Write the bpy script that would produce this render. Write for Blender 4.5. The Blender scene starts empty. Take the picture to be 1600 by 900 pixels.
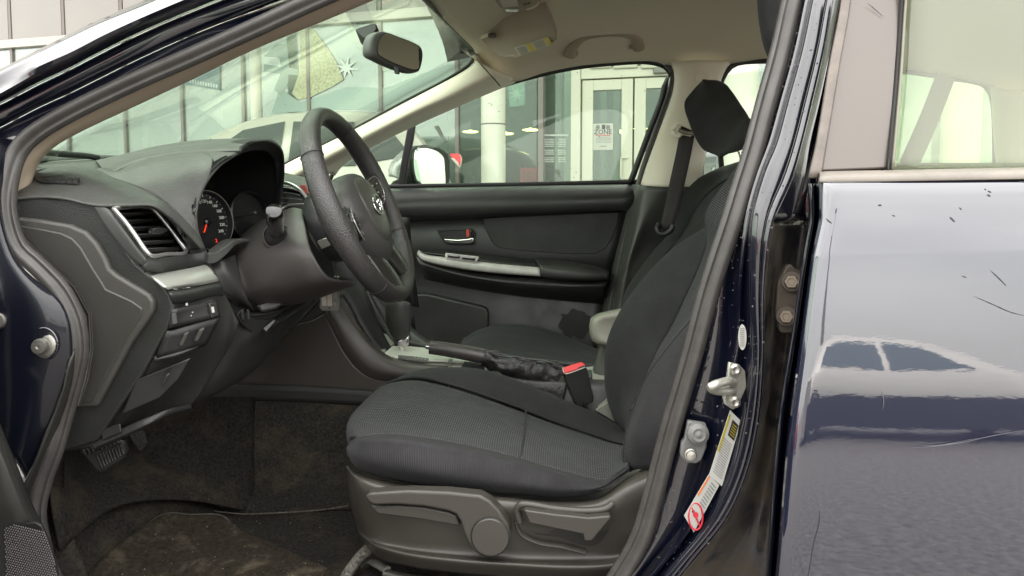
import bpy, bmesh, math, random
import numpy as np
from mathutils import Vector, Matrix, noise
random.seed(7)
SC = bpy.context.scene
COL = SC.collection
# ------------------------------------------------------------------ camera
FPX = 1080.0          # focal length in photo pixels (photo 1600 wide)
YAW, PITCH, CZ = math.radians(5.0), math.radians(3.7), 1.0
PPY = 370.0           # principal row of the photo (it is a crop)
cam = bpy.data.cameras.new('camera')
camo = bpy.data.objects.new('camera', cam); COL.objects.link(camo)
camo.location = (0, 0, CZ)
camo.rotation_euler = (math.pi/2 - PITCH, 0, YAW)
cam.sensor_width = 36; cam.lens = 36*FPX/1600
cam.shift_y = -(450-PPY)/1600
cam.clip_start = .02; cam.clip_end = 2000
SC.camera = camo
# ------------------------------------------------------------------ world, sun, exposure
SUN_EL, SUN_ROT = math.radians(50), math.radians(335)
w = bpy.data.worlds.new('World'); SC.world = w; w.use_nodes = True
nt = w.node_tree; nt.nodes.clear()
out = nt.nodes.new('ShaderNodeOutputWorld'); bg = nt.nodes.new('ShaderNodeBackground')
sky = nt.nodes.new('ShaderNodeTexSky'); sky.sky_type = 'NISHITA'; sky.sun_disc = False
sky.sun_elevation = SUN_EL; sky.sun_rotation = SUN_ROT; sky.air_density = 1.0; sky.dust_density = 3.0
tc = nt.nodes.new('ShaderNodeTexCoord'); mp = nt.nodes.new('ShaderNodeMapping'); mp.inputs['Scale'].default_value = (1, 1, 2.5)
nz = nt.nodes.new('ShaderNodeTexNoise'); nz.inputs['Scale'].default_value = 2.2; nz.inputs['Detail'].default_value = 6
rp = nt.nodes.new('ShaderNodeValToRGB')
rp.color_ramp.elements[0].position = .3; rp.color_ramp.elements[0].color = (6.0, 5.85, 5.55, 1)
rp.color_ramp.elements[1].position = .7; rp.color_ramp.elements[1].color = (8.2, 7.95, 7.5, 1)
mx = nt.nodes.new('ShaderNodeMix'); mx.data_type = 'RGBA'; mx.inputs[0].default_value = .86
nt.links.new(tc.outputs['Generated'], mp.inputs[0]); nt.links.new(mp.outputs[0], nz.inputs['Vector'])
nt.links.new(nz.outputs['Fac'], rp.inputs[0]); nt.links.new(sky.outputs[0], mx.inputs[6]); nt.links.new(rp.outputs[0], mx.inputs[7])
sz = nt.nodes.new('ShaderNodeSeparateXYZ'); nt.links.new(tc.outputs['Generated'], sz.inputs[0])      # overcast sky: brighter overhead than at the horizon
gr = nt.nodes.new('ShaderNodeMapRange'); gr.inputs[1].default_value = 0; gr.inputs[2].default_value = 1; gr.inputs[3].default_value = .66; gr.inputs[4].default_value = 1.45; nt.links.new(sz.outputs[2], gr.inputs[0])
vm = nt.nodes.new('ShaderNodeVectorMath'); vm.operation = 'SCALE'; nt.links.new(mx.outputs[2], vm.inputs[0]); nt.links.new(gr.outputs[0], vm.inputs[3])
nt.links.new(vm.outputs[0], bg.inputs[0]); nt.links.new(bg.outputs[0], out.inputs[0])
bg.inputs[1].default_value = .12
sl = bpy.data.lights.new('sun', 'SUN'); sl.energy = .9; sl.angle = math.radians(35); sl.color = (1, .96, .88)
so = bpy.data.objects.new('sun', sl); COL.objects.link(so)
so.rotation_euler = (math.pi/2-SUN_EL, 0, math.pi - SUN_ROT + math.radians(0))
vs = SC.view_settings; vs.view_transform = 'Standard'; vs.look = 'None'; vs.exposure = 2.5; vs.gamma = 1; vs.use_curve_mapping = False
SC.render.engine = 'CYCLES'
cy = SC.cycles; cy.use_denoising = True; cy.max_bounces = 10; cy.diffuse_bounces = 5; cy.glossy_bounces = 5; cy.transparent_max_bounces = 24
cy.sample_clamp_indirect = 8; cy.caustics_reflective = False; cy.caustics_refractive = False
# ------------------------------------------------------------------ pixel + depth -> point of the place (depth = metres from the camera, across the car)
ROT = camo.rotation_euler.to_matrix()
CAM = Vector((0, 0, CZ))
def ray(u, v):
    return (ROT @ Vector(((u-800)/FPX, -(v-PPY)/FPX, -1))).normalized()
def P(u, v, d):
    r = ray(u, v); return CAM + r*(d/r.y)
def hit(u, v, p0, n):
    r = ray(u, v); return CAM + r*((p0-CAM).dot(n)/r.dot(n))
def uvd(p):
    return p if isinstance(p, Vector) else P(*p)
# ------------------------------------------------------------------ object helpers
WL = {}
def tag(o, label=None, cat=None, group=None, kind=None):
    if label: o['label'] = label
    if cat: o['category'] = cat
    if group: o['group'] = group
    if kind: o['kind'] = kind
    return o
def empty(name, loc, label=None, cat=None, parent=None, group=None):
    o = bpy.data.objects.new(name, None); COL.objects.link(o); o.empty_display_size = .1
    loc = Vector(loc); WL[o.name] = loc
    if parent: o.parent = parent; o.location = loc - WL[parent.name]
    else: o.location = loc
    return tag(o, label, cat, group)
def mk(name, V, F, mat, parent=None, smooth=True, uv=None, solid=0, bevel=0, bseg=2, ang=40, face_cam=False, weld=False, subsurf=0, label=None):
    V = [Vector(p) for p in V]
    c = sum(V, Vector())/len(V)
    me = bpy.data.meshes.new(name)
    me.from_pydata([tuple(p-c) for p in V], [], F)
    if uv:
        ul = me.uv_layers.new(name='uv')
        for poly in me.polygons:
            for li, vi in zip(poly.loop_indices, poly.vertices): ul.data[li].uv = uv[vi]
    bm = bmesh.new(); bm.from_mesh(me)
    if weld: bmesh.ops.remove_doubles(bm, verts=bm.verts, dist=1e-5)
    if face_cam:
        s = 0
        for f in bm.faces: s += f.normal.dot(CAM-(f.calc_center_median()+c))*f.calc_area()/((f.calc_center_median()+c-CAM).length)
        if s < 0: bmesh.ops.reverse_faces(bm, faces=bm.faces)
    elif not solid:
        bmesh.ops.recalc_face_normals(bm, faces=bm.faces)
    bm.to_mesh(me); bm.free()
    if mat: me.materials.append(mat)
    if smooth:
        me.shade_smooth()
        if ang < 180: me.set_sharp_from_angle(angle=math.radians(ang))
    o = bpy.data.objects.new(name, me); COL.objects.link(o)
    WL[o.name] = c
    if parent: o.parent = parent; o.location = c - WL[parent.name]
    else: o.location = c
    if solid:
        m = o.modifiers.new('solid', 'SOLIDIFY'); m.thickness = abs(solid); m.offset = -1 if solid > 0 else 1
    if bevel:
        m = o.modifiers.new('bevel', 'BEVEL'); m.width = bevel; m.segments = bseg; m.limit_method = 'ANGLE'; m.angle_limit = math.radians(35); m.harden_normals = False
    if subsurf:
        m = o.modifiers.new('sub', 'SUBSURF'); m.levels = subsurf; m.render_levels = subsurf
    if label: o['label'] = label
    return o
def crom(pts, n, closed=False):
    """n points along a centripetal Catmull-Rom through pts (numpy k x 3)"""
    A = np.array([tuple(p) for p in pts], float)
    k = len(A)
    if k == 1: return np.repeat(A, n, 0)
    if closed: A = np.vstack([A[-1], A, A[0], A[1]])
    else: A = np.vstack([2*A[0]-A[1], A, 2*A[-1]-A[-2]])
    seg = np.sqrt(np.maximum(np.linalg.norm(np.diff(A, axis=0), axis=1), 1e-7))
    T = np.concatenate([[0], np.cumsum(seg)])
    L = np.linalg.norm(np.diff(A[1:-1], axis=0), axis=1)
    cum = np.concatenate([[0], np.cumsum(L)])
    s = np.linspace(0, cum[-1], n, endpoint=not closed)
    out_ = []
    for q in s:
        i = min(max(np.searchsorted(cum, q, side='right')-1, 0), len(L)-1)
        f = 0 if L[i] == 0 else (q-cum[i])/L[i]
        t0, t1, t2, t3 = T[i:i+4]; p0, p1, p2, p3 = A[i:i+4]
        t = t1+(t2-t1)*f
        a1 = (t1-t)/(t1-t0)*p0+(t-t0)/(t1-t0)*p1; a2 = (t2-t)/(t2-t1)*p1+(t-t1)/(t2-t1)*p2; a3 = (t3-t)/(t3-t2)*p2+(t-t2)/(t3-t2)*p3
        b1 = (t2-t)/(t2-t0)*a1+(t-t0)/(t2-t0)*a2; b2 = (t3-t)/(t3-t1)*a2+(t-t1)/(t3-t1)*a3
        out_.append((t2-t)/(t2-t1)*b1+(t-t1)/(t2-t1)*b2)
    return np.array(out_)
def lerp_poly(pts, n):
    A = np.array([tuple(p) for p in pts], float)
    L = np.linalg.norm(np.diff(A, axis=0), axis=1); c = np.concatenate([[0], np.cumsum(L)])
    s = np.linspace(0, c[-1], n)
    return np.stack([np.interp(s, c, A[:, k]) for k in range(3)], 1)
def patch_grid(lines, nu=36, sub=5, straight=False, closedv=False, closedu=False):
    R = [crom([uvd(p) for p in l], nu, closedu) for l in lines]
    cols = []
    m = len(R)
    for j in range(nu):
        c = [r[j] for r in R]
        if straight:
            o_ = []
            for i in range(m-1):
                for t in range(sub): o_.append(c[i]+(c[i+1]-c[i])*t/sub)
            o_.append(c[-1]); cols.append(np.array(o_))
        else:
            A = np.array(c)
            if closedv: Ax = np.vstack([A[-1], A, A[0], A[1]]); mm = m
            else: Ax = np.vstack([2*A[0]-A[1], A, 2*A[-1]-A[-2]]); mm = m-1
            o_ = []
            for i in range(mm):
                p0, p1, p2, p3 = Ax[i:i+4]
                l0, l1, l2 = [max(np.linalg.norm(b-a), 1e-6)**.5 for a, b in ((p0, p1), (p1, p2), (p2, p3))]
                for t in range(sub):
                    f = t/sub
                    t0 = 0; t1 = l0; t2 = t1+l1; t3 = t2+l2; tt = t1+l1*f
                    a1 = (t1-tt)/(t1-t0)*p0+(tt-t0)/(t1-t0)*p1; a2 = (t2-tt)/(t2-t1)*p1+(tt-t1)/(t2-t1)*p2; a3 = (t3-tt)/(t3-t2)*p2+(tt-t2)/(t3-t2)*p3
                    b1 = (t2-tt)/(t2-t0)*a1+(tt-t0)/(t2-t0)*a2; b2 = (t3-tt)/(t3-t1)*a2+(tt-t1)/(t3-t1)*a3
                    o_.append((t2-tt)/(t2-t1)*b1+(tt-t1)/(t2-t1)*b2)
            if not closedv: o_.append(A[-1])
            cols.append(np.array(o_))
    return np.array(cols)      # nu x nv x 3
def grid_mesh(G, closedu=False, closedv=False):
    nu, nv = G.shape[:2]
    V = [Vector(G[i, j]) for i in range(nu) for j in range(nv)]
    du = np.zeros((nu, nv)); dv = np.zeros((nu, nv))
    du[1:] = np.cumsum(np.linalg.norm(np.diff(G, axis=0), axis=2), axis=0); du = np.repeat(du.mean(1, keepdims=True), nv, 1)
    dv[:, 1:] = np.cumsum(np.linalg.norm(np.diff(G, axis=1), axis=2), axis=1)
    dv = dv*0+dv.mean(0, keepdims=True)
    uv = [(du[i, j], dv[i, j]) for i in range(nu) for j in range(nv)]
    F = []
    for i in range(nu if closedu else nu-1):
        for j in range(nv if closedv else nv-1):
            a, b = i, (i+1) % nu; c, d = j, (j+1) % nv
            F.append((a*nv+c, b*nv+c, b*nv+d, a*nv+d))
    return V, F, uv
def patch(name, lines, mat, parent=None, nu=36, sub=5, straight=False, solid=.004, ang=40, closedv=False, closedu=False, bevel=0, label=None):
    G = patch_grid(lines, nu, sub, straight, closedv, closedu)
    V, F, uv = grid_mesh(G, closedu, closedv)
    return mk(name, V, F, mat, parent, uv=uv, solid=solid, face_cam=True, ang=ang, bevel=bevel, label=label)
def tube(name, path, r, mat, parent=None, n=10, closed=False, flat=1.0, up=(0, 0, 1), steps=40, cap=True, prof=None, smooth_path=True, label=None, ang=50):
    """r: radius or list of radii along the path; flat: second radius factor; prof: list of (a,b) for the cross section"""
    pts = [uvd(p) for p in path]
    C = crom(pts, steps, closed) if smooth_path else lerp_poly(pts, steps)
    rr = np.interp(np.linspace(0, 1, steps), np.linspace(0, 1, len(r)), r) if isinstance(r, (list, tuple)) else np.full(steps, r)
    V, F = [], []
    upv = Vector(up)
    pr = prof or [(math.cos(2*math.pi*k/n), flat*math.sin(2*math.pi*k/n)) for k in range(n)]
    n = len(pr)
    for i in range(steps):
        a = Vector(C[(i-1) % steps] if closed or i > 0 else C[i]); b = Vector(C[(i+1) % steps] if closed or i < steps-1 else C[i])
        t = (b-a).normalized()
        s = t.cross(upv)
        s = s.normalized() if s.length > 1e-4 else Vector((1, 0, 0))
        q = s.cross(t).normalized()
        for (x, y) in pr: V.append(Vector(C[i])+s*x*rr[i]+q*y*rr[i])
    for i in range(steps if closed else steps-1):
        for k in range(n):
            i2 = (i+1) % steps; k2 = (k+1) % n
            F.append((i*n+k, i*n+k2, i2*n+k2, i2*n+k))
    if cap and not closed:
        F.append(tuple(range(n))[::-1]); F.append(tuple((steps-1)*n+k for k in range(n)))
    return mk(name, V, F, mat, parent, ang=ang, label=label)
def outline3(pts, smooth, n):
    q = [uvd(p) for p in pts]
    if smooth: return [Vector(x) for x in crom(q, n, True)]
    return q
def plate(name, pts, mat, parent=None, thick=.01, bevel=.002, bseg=2, smooth=False, n=60, away=None, ang=35, label=None):
    """traced outline (px, py, depth) with real thickness away from the viewer"""
    q = outline3(pts, smooth, n)
    nrm = Vector()
    for i in range(len(q)):
        a, b = q[i], q[(i+1) % len(q)]
        nrm += Vector(((a.y-b.y)*(a.z+b.z), (a.z-b.z)*(a.x+b.x), (a.x-b.x)*(a.y+b.y)))
    nrm.normalize()
    c = sum(q, Vector())/len(q)
    if nrm.dot(CAM-c) < 0: nrm = -nrm; q = q[::-1]
    off = Vector(away)*thick if away else -nrm*thick
    m = len(q)
    V = q+[p+off for p in q]
    F = [tuple(range(m)), tuple(range(2*m-1, m-1, -1))]+[(i, m+i, m+(i+1) % m, (i+1) % m) for i in range(m)]
    o = mk(name, V, F, mat, parent, bevel=bevel, bseg=bseg, ang=ang, label=label)
    return o
def box(name, c, s, mat, parent=None, rz=0, bevel=.003, axes=None, label=None, bseg=2):
    c = Vector(c)
    if axes is None:
        ax = [Vector((math.cos(rz), math.sin(rz), 0)), Vector((-math.sin(rz), math.cos(rz), 0)), Vector((0, 0, 1))]
    else: ax = [Vector(a) for a in axes]
    V = [c+ax[0]*(i*s[0]/2)+ax[1]*(j*s[1]/2)+ax[2]*(k*s[2]/2) for i in (-1, 1) for j in (-1, 1) for k in (-1, 1)]
    F = [(0, 1, 3, 2), (4, 6, 7, 5), (0, 4, 5, 1), (2, 3, 7, 6), (0, 2, 6, 4), (1, 5, 7, 3)]
    return mk(name, V, F, mat, parent, bevel=bevel, bseg=bseg, label=label)
def frame_of(nrm, up=(0, 0, 1)):
    n = Vector(nrm).normalized(); a = Vector(up).cross(n)
    if a.length < 1e-4: a = Vector((1, 0, 0)).cross(n)
    a.normalize(); return a, n.cross(a), n
def lathe(name, c, axis, prof, mat, parent=None, n=24, up=(0, 0, 1), ang=35, sx=1, label=None):
    """prof: (radius, height) from bottom to top along axis"""
    a, b, k = frame_of(axis, up); c = Vector(c); V, F = [], []
    for (r, h) in prof:
        for i in range(n):
            t = 2*math.pi*i/n; V.append(c+k*h+a*(r*sx*math.cos(t))+b*(r*math.sin(t)))
    m = len(prof)
    for j in range(m-1):
        for i in range(n): F.append((j*n+i, j*n+(i+1) % n, (j+1)*n+(i+1) % n, (j+1)*n+i))
    F.append(tuple(range(n))[::-1]); F.append(tuple((m-1)*n+i for i in range(n)))
    return mk(name, V, F, mat, parent, ang=ang, label=label)
def text(name, s, c, ax, ay, size, mat, parent=None, bold=0, align='CENTER', depth=.0004):
    cu = bpy.data.curves.new(name, 'FONT'); cu.body = s; cu.size = size; cu.align_x = align; cu.align_y = 'CENTER'; cu.extrude = depth; cu.offset = bold; cu.resolution_u = 2
    tmp = bpy.data.objects.new(name+'_tmp', cu); COL.objects.link(tmp)
    dg = bpy.context.evaluated_depsgraph_get(); me = bpy.data.meshes.new_from_object(tmp.evaluated_get(dg))
    bpy.data.objects.remove(tmp)
    ax, ay = Vector(ax).normalized(), Vector(ay).normalized(); az = ax.cross(ay)
    c = Vector(c)
    V = [c+ax*v.co.x+ay*v.co.y+az*v.co.z for v in me.vertices]
    F = [tuple(p.vertices) for p in me.polygons]
    bpy.data.meshes.remove(me)
    if not V: return None
    return mk(name, V, F, mat, parent, smooth=False)
# ------------------------------------------------------------------ materials
MATS = {}
def M(name, col, rough=.5, metal=0, spec=.5, coat=0, coat_rough=.03, bump=None, var=None, trans=None, sheen=0, emit=None, dirt=None, ior=1.5, dots=None, weave=None):
    """bump=(scale, strength, kind); var=(scale, dark factor, light factor); dirt=(scale, colour, threshold, amount)"""
    if name in MATS: return MATS[name]
    m = bpy.data.materials.new(name); m.use_nodes = True; t = m.node_tree; N = t.nodes; L = t.links
    b = N['Principled BSDF']; b.inputs['Roughness'].default_value = rough; b.inputs['Metallic'].default_value = metal
    b.inputs['Specular IOR Level'].default_value = spec; b.inputs['Coat Weight'].default_value = coat; b.inputs['Coat Roughness'].default_value = coat_rough
    b.inputs['IOR'].default_value = ior
    b.inputs['Sheen Weight'].default_value = sheen
    b.inputs['Base Color'].default_value = (*col, 1)
    c = N.new('ShaderNodeTexCoord'); src = None
    def mixc(fac, A, B):
        x = N.new('ShaderNodeMix'); x.data_type = 'RGBA'
        L.new(fac, x.inputs[0])
        for s_, i in ((A, 6), (B, 7)):
            if isinstance(s_, tuple): x.inputs[i].default_value = (*s_[:3], 1)
            else: L.new(s_, x.inputs[i])
        return x.outputs[2]
    def noi(scale, det=5, vec=None, rough_=.6):
        n_ = N.new('ShaderNodeTexNoise'); n_.inputs['Scale'].default_value = scale; n_.inputs['Detail'].default_value = det; n_.inputs['Roughness'].default_value = rough_
        L.new(vec or c.outputs['Object'], n_.inputs['Vector']); return n_.outputs['Fac']
    def ramp(x, a, b_):
        r = N.new('ShaderNodeMapRange'); r.inputs[1].default_value = a; r.inputs[2].default_value = b_; L.new(x, r.inputs[0]); return r.outputs[0]
    cur = tuple(col)
    if var:
        f = ramp(noi(var[0]), .3, .7)
        cur = mixc(f, tuple(x*var[1] for x in col), tuple(min(1, x*var[2]) for x in col))
    if dots:   # knitted cloth: (spacing m, colour, size 0..1)
        sp = dots[0]
        mpn = N.new('ShaderNodeMapping'); mpn.inputs['Scale'].default_value = (2*math.pi/sp, 2*math.pi/sp, 1); L.new(c.outputs['UV'], mpn.inputs[0])
        sx = N.new('ShaderNodeSeparateXYZ'); L.new(mpn.outputs[0], sx.inputs[0])
        def mth(op, a, bb=None):
            q = N.new('ShaderNodeMath'); q.operation = op
            for i, s_ in enumerate((a, bb)):
                if s_ is None: continue
                if isinstance(s_, (int, float)): q.inputs[i].default_value = s_
                else: L.new(s_, q.inputs[i])
            return q.outputs[0]
        half = mth('MULTIPLY', sx.outputs[1], .5)
        s1 = mth('SINE', mth('ADD', sx.outputs[0], half)); s2 = mth('SINE', mth('SUBTRACT', sx.outputs[0], half))
        pr = mth('MULTIPLY', s1, s2)
        fn = ramp(mth('ADD', pr, mth('MULTIPLY', mth('SUBTRACT', noi(900, 2), .5), 1.6)), dots[2], dots[2]+.25)
        cur = mixc(fn, cur, dots[1])
    if dirt:
        f = ramp(noi(dirt[0], 8, rough_=.7), dirt[2], dirt[2]+.18)
        f2 = N.new('ShaderNodeMath'); f2.operation = 'MULTIPLY'; f2.inputs[1].default_value = dirt[3]; L.new(f, f2.inputs[0])
        cur = mixc(f2.outputs[0], cur, dirt[1])
        rr = N.new('ShaderNodeMapRange'); rr.inputs[3].default_value = rough; rr.inputs[4].default_value = .9; L.new(f2.outputs[0], rr.inputs[0]); L.new(rr.outputs[0], b.inputs['Roughness'])
        if coat:
            rc = N.new('ShaderNodeMapRange'); rc.inputs[3].default_value = coat; rc.inputs[4].default_value = 0; L.new(f2.outputs[0], rc.inputs[0]); L.new(rc.outputs[0], b.inputs['Coat Weight'])
    if bump and not dirt and metal < .5:      # handled and dusty spots change the gloss a little
        rv = N.new('ShaderNodeMapRange'); rv.inputs[1].default_value = .32; rv.inputs[2].default_value = .68; rv.inputs[3].default_value = rough*.80; rv.inputs[4].default_value = min(1, rough*1.22)
        L.new(noi(11, 7), rv.inputs[0]); L.new(rv.outputs[0], b.inputs['Roughness'])
    if not isinstance(cur, tuple): L.new(cur, b.inputs['Base Color'])
    if bump:
        if bump[2] == 'leather':
            vo = N.new('ShaderNodeTexVoronoi'); vo.inputs['Scale'].default_value = bump[0]; L.new(c.outputs['Object'], vo.inputs['Vector']); h = vo.outputs['Distance']
        elif bump[2] == 'rib':
            wv = N.new('ShaderNodeTexWave'); wv.inputs['Scale'].default_value = bump[0]; wv.inputs['Distortion'].default_value = .5; wv.bands_direction = 'X'; L.new(c.outputs['UV'], wv.inputs['Vector']); h = wv.outputs['Fac']
        elif bump[2] == 'wave':
            mpw = N.new('ShaderNodeMapping'); mpw.inputs['Scale'].default_value = (1, 1, 2.2); L.new(c.outputs['Object'], mpw.inputs[0]); h = noi(bump[0], 3, mpw.outputs[0])
        elif bump[2] == 'cloth':      # fine weave over soft puckers
            mpc = N.new('ShaderNodeMapping'); mpc.inputs['Scale'].default_value = (.6, 1, 1.8); mpc.inputs['Rotation'].default_value = (0, .5, .3); L.new(c.outputs['Object'], mpc.inputs[0])
            ad = N.new('ShaderNodeMath'); ad.operation = 'MULTIPLY_ADD'; ad.inputs[1].default_value = 5; L.new(noi(17, 3, mpc.outputs[0], .45), ad.inputs[0]); L.new(noi(bump[0], 3), ad.inputs[2]); h = ad.outputs[0]
        elif bump[2] == 'orange':
            mpo = N.new('ShaderNodeMapping'); mpo.inputs['Scale'].default_value = (.55, 1, 1.6); L.new(c.outputs['Object'], mpo.inputs[0])
            ad = N.new('ShaderNodeMath'); ad.operation = 'MULTIPLY_ADD'; ad.inputs[1].default_value = 9; L.new(noi(4, 2), ad.inputs[0]); L.new(noi(bump[0], 3, mpo.outputs[0]), ad.inputs[2]); h = ad.outputs[0]
        else: h = noi(bump[0], 4)
        bp = N.new('ShaderNodeBump'); bp.inputs['Strength'].default_value = bump[1]; bp.inputs['Distance'].default_value = bump[3] if len(bump) > 3 else .001
        L.new(h, bp.inputs['Height']); L.new(bp.outputs[0], b.inputs['Normal'])
        if len(bump) > 4: L.new(bp.outputs[0], b.inputs['Coat Normal'])
    if emit: b.inputs['Emission Color'].default_value = (*emit[0], 1); b.inputs['Emission Strength'].default_value = emit[1]
    MATS[name] = m; return m
def glass(name, tint, refl=1.0, haze=0, hazecol=(.8, .85, .8), ior=1.5):
    if name in MATS: return MATS[name]
    m = bpy.data.materials.new(name); m.use_nodes = True; t = m.node_tree; N = t.nodes; L = t.links; N.clear()
    o = N.new('ShaderNodeOutputMaterial'); tr = N.new('ShaderNodeBsdfTransparent'); tr.inputs[0].default_value = (*tint, 1)
    gl = N.new('ShaderNodeBsdfGlossy'); gl.inputs['Roughness'].default_value = .01; fr = N.new('ShaderNodeFresnel'); ge = N.new('ShaderNodeNewGeometry'); mi_ = N.new('ShaderNodeMapRange'); mi_.inputs[3].default_value = ior; mi_.inputs[4].default_value = 1/ior
    L.new(ge.outputs['Backfacing'], mi_.inputs[0]); L.new(mi_.outputs[0], fr.inputs[0])    # the sheet has two faces: both reflect like air to glass
    ml = N.new('ShaderNodeMath'); ml.operation = 'MULTIPLY'; ml.inputs[1].default_value = refl; ml.use_clamp = True
    mix = N.new('ShaderNodeMixShader'); L.new(fr.outputs[0], ml.inputs[0]); L.new(ml.outputs[0], mix.inputs[0]); L.new(tr.outputs[0], mix.inputs[1]); L.new(gl.outputs[0], mix.inputs[2])
    last = mix.outputs[0]
    if haze:
        df = N.new('ShaderNodeBsdfDiffuse'); df.inputs[0].default_value = (*hazecol, 1); m2 = N.new('ShaderNodeMixShader'); m2.inputs[0].default_value = haze
        L.new(last, m2.inputs[1]); L.new(df.outputs[0], m2.inputs[2]); last = m2.outputs[0]
    L.new(last, o.inputs[0]); MATS[name] = m; return m
navy = M('navy_paint', (.0018, .0027, .0095), .3, 0, .3, 1, .02)
MATS['navy_paint'].node_tree.nodes['Principled BSDF'].inputs['Coat IOR'].default_value = 1.78
door_paint = M('navy_door_paint', (.0042, .0064, .021), .3, 0, .3, 1, .02, bump=(80, .014, 'orange', .0012, 1), dirt=(40, (.12, .10, .08), .70, .25))
MATS['navy_door_paint'].node_tree.nodes['Principled BSDF'].inputs['Coat IOR'].default_value = 2.08
navy_dirty = M('dusty_navy_paint', (.004, .005, .010), .4, 0, .5, .8, .1, dirt=(20, (.085, .068, .050), .40, .85), var=(6, .6, 1.6), bump=(60, .3, 'noise'))
rubber = M('grey_rubber', (.05, .047, .044), .42, bump=(250, .15, 'noise'), var=(40, .85, 1.25))
black_rubber = M('black_rubber', (.012, .012, .012), .6)
hood_b = M('hood_black', (.017, .018, .018), .7, spec=.3)
satin = M('satin_pillar_film', (.105, .090, .080), .25, .0, .6, var=(3, .95, 1.05))
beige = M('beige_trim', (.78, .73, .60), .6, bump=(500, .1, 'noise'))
liner = M('headliner_cloth', (.68, .63, .505), .95, bump=(700, .3, 'noise'))
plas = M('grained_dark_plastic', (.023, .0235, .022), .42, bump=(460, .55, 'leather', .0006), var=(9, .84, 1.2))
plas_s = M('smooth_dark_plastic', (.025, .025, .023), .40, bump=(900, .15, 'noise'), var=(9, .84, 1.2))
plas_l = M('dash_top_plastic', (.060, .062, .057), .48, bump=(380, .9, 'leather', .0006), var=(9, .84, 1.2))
plas_d = M('black_plastic', (.016, .016, .016), .4, bump=(600, .2, 'noise'))
gloss_b = M('gloss_black', (.008, .008, .008), .12, coat=.6)
silver = M('silver_trim', (.42, .42, .39), .32, .55)
chrome = M('chrome', (.75, .75, .73), .12, 1)
zinc = M('bright_zinc', (.50, .49, .43), .35, .5, bump=(200, .3, 'noise'), var=(60, .7, 1.1))
leather = M('wheel_leather', (.030, .028, .027), .30, spec=.8, bump=(620, 1.0, 'leather', .0007))
leather_s = M('smooth_leather', (.022, .020, .020), .33, bump=(200, .3, 'noise'))
cloth = M('plain_seat_cloth', (.0115, .0118, .0120), .9, sheen=.03, bump=(900, .6, 'cloth'), var=(12, .8, 1.25))
cloth_side = M('ribbed_seat_cloth', (.0135, .0125, .0145), .85, sheen=.03, bump=(90, .5, 'rib', .0006), var=(20, .85, 1.15))
cloth_dots = M('dotted_seat_cloth', (.012, .0125, .014), .9, sheen=.02, dots=(.0075, (.15, .155, .15), .5), bump=(700, .5, 'cloth'), var=(14, .8, 1.2))
cloth_pass = M('green_grey_seat_cloth', (.013, .0145, .0135), .9, sheen=.03, dots=(.008, (.035, .04, .036), .3), bump=(700, .4, 'noise'))
carpet = M('black_carpet', (.019, .0175, .0155), 1, bump=(500, 1, 'noise', .002), var=(180, .5, 1.8), dirt=(9, (.06, .047, .032), .49, .65), spec=.1)
matm = M('dirty_floor_mat', (.022, .018, .013), 1, bump=(400, 1, 'noise', .002), var=(120, .6, 1.5), dirt=(17, (.11, .092, .066), .53, .6), spec=.1)
steel = M('zinc_steel', (.45, .44, .40), .35, .9, bump=(200, .3, 'noise'), var=(60, .7, 1.1))
white_p = M('white_print', (.50, .50, .47), .5)
black_p = M('black_print', (.015, .015, .015), .5)
red_p = M('red_print', (.55, .02, .04), .5)
yellow_p = M('yellow_print', (.36, .30, .03), .5)
orange_p = M('orange_print', (.75, .20, .05), .5)
red_plastic = M('red_button', (.75, .05, .05), .35)
ws_glass = glass('windscreen_glass', (.89, .97, .89), .6, .03, (.7, .8, .7))
side_glass = glass('side_glass', (.86, .93, .86), .7)
rear_glass = glass('rear_door_glass', (.80, .85, .72), 1.3, .05, (.75, .76, .62))
# ================================================================== THE CAR
car = empty('parked_car', P(800, 900, 1.2).xy.to_3d()+Vector((0, .4, 0)), 'dark navy hatchback seen through its open driver door, wet paint, charcoal interior', 'car')
def XYZ0(*a): return Vector(a)
# ---- windscreen pillar, driver side (painted, glossy, several folds)
ap = [
 [(-120, 168, .99), (0, 108, 1.0), (55, 80, 1.0), (110, 52, 1.01), (160, 28, 1.02), (225, 0, 1.03), (330, -48, 1.05), (480, -110, 1.08), (660, -170, 1.10)],
 [(-120, 173, .908), (0, 113, .914), (56, 85, .920), (110, 59, .925), (160, 35, .932), (225, 8, .938), (330, -38, .956), (480, -100, .985), (660, -158, 1.005)],
 [(-120, 196, .905), (0, 138, .91), (60, 104, .905), (110, 82, .91), (160, 56, .915), (225, 26, .92), (330, -18, .94), (480, -80, .97), (660, -135, .99)],
 [(-120, 204, .90), (0, 146, .903), (60, 113, .908), (110, 91, .915), (160, 65, .92), (225, 34, .925), (330, -10, .945), (480, -72, .975), (660, -128, .995)],
 [(-120, 222, .935), (0, 163, .94), (60, 132, .945), (110, 108, .95), (160, 82, .955), (225, 50, .96), (330, 6, .98), (480, -52, 1.0), (660, -105, 1.02)]]
patch('windscreen_pillar', ap, navy, car, nu=60, sub=4, solid=.006, straight=True, ang=60)
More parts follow.
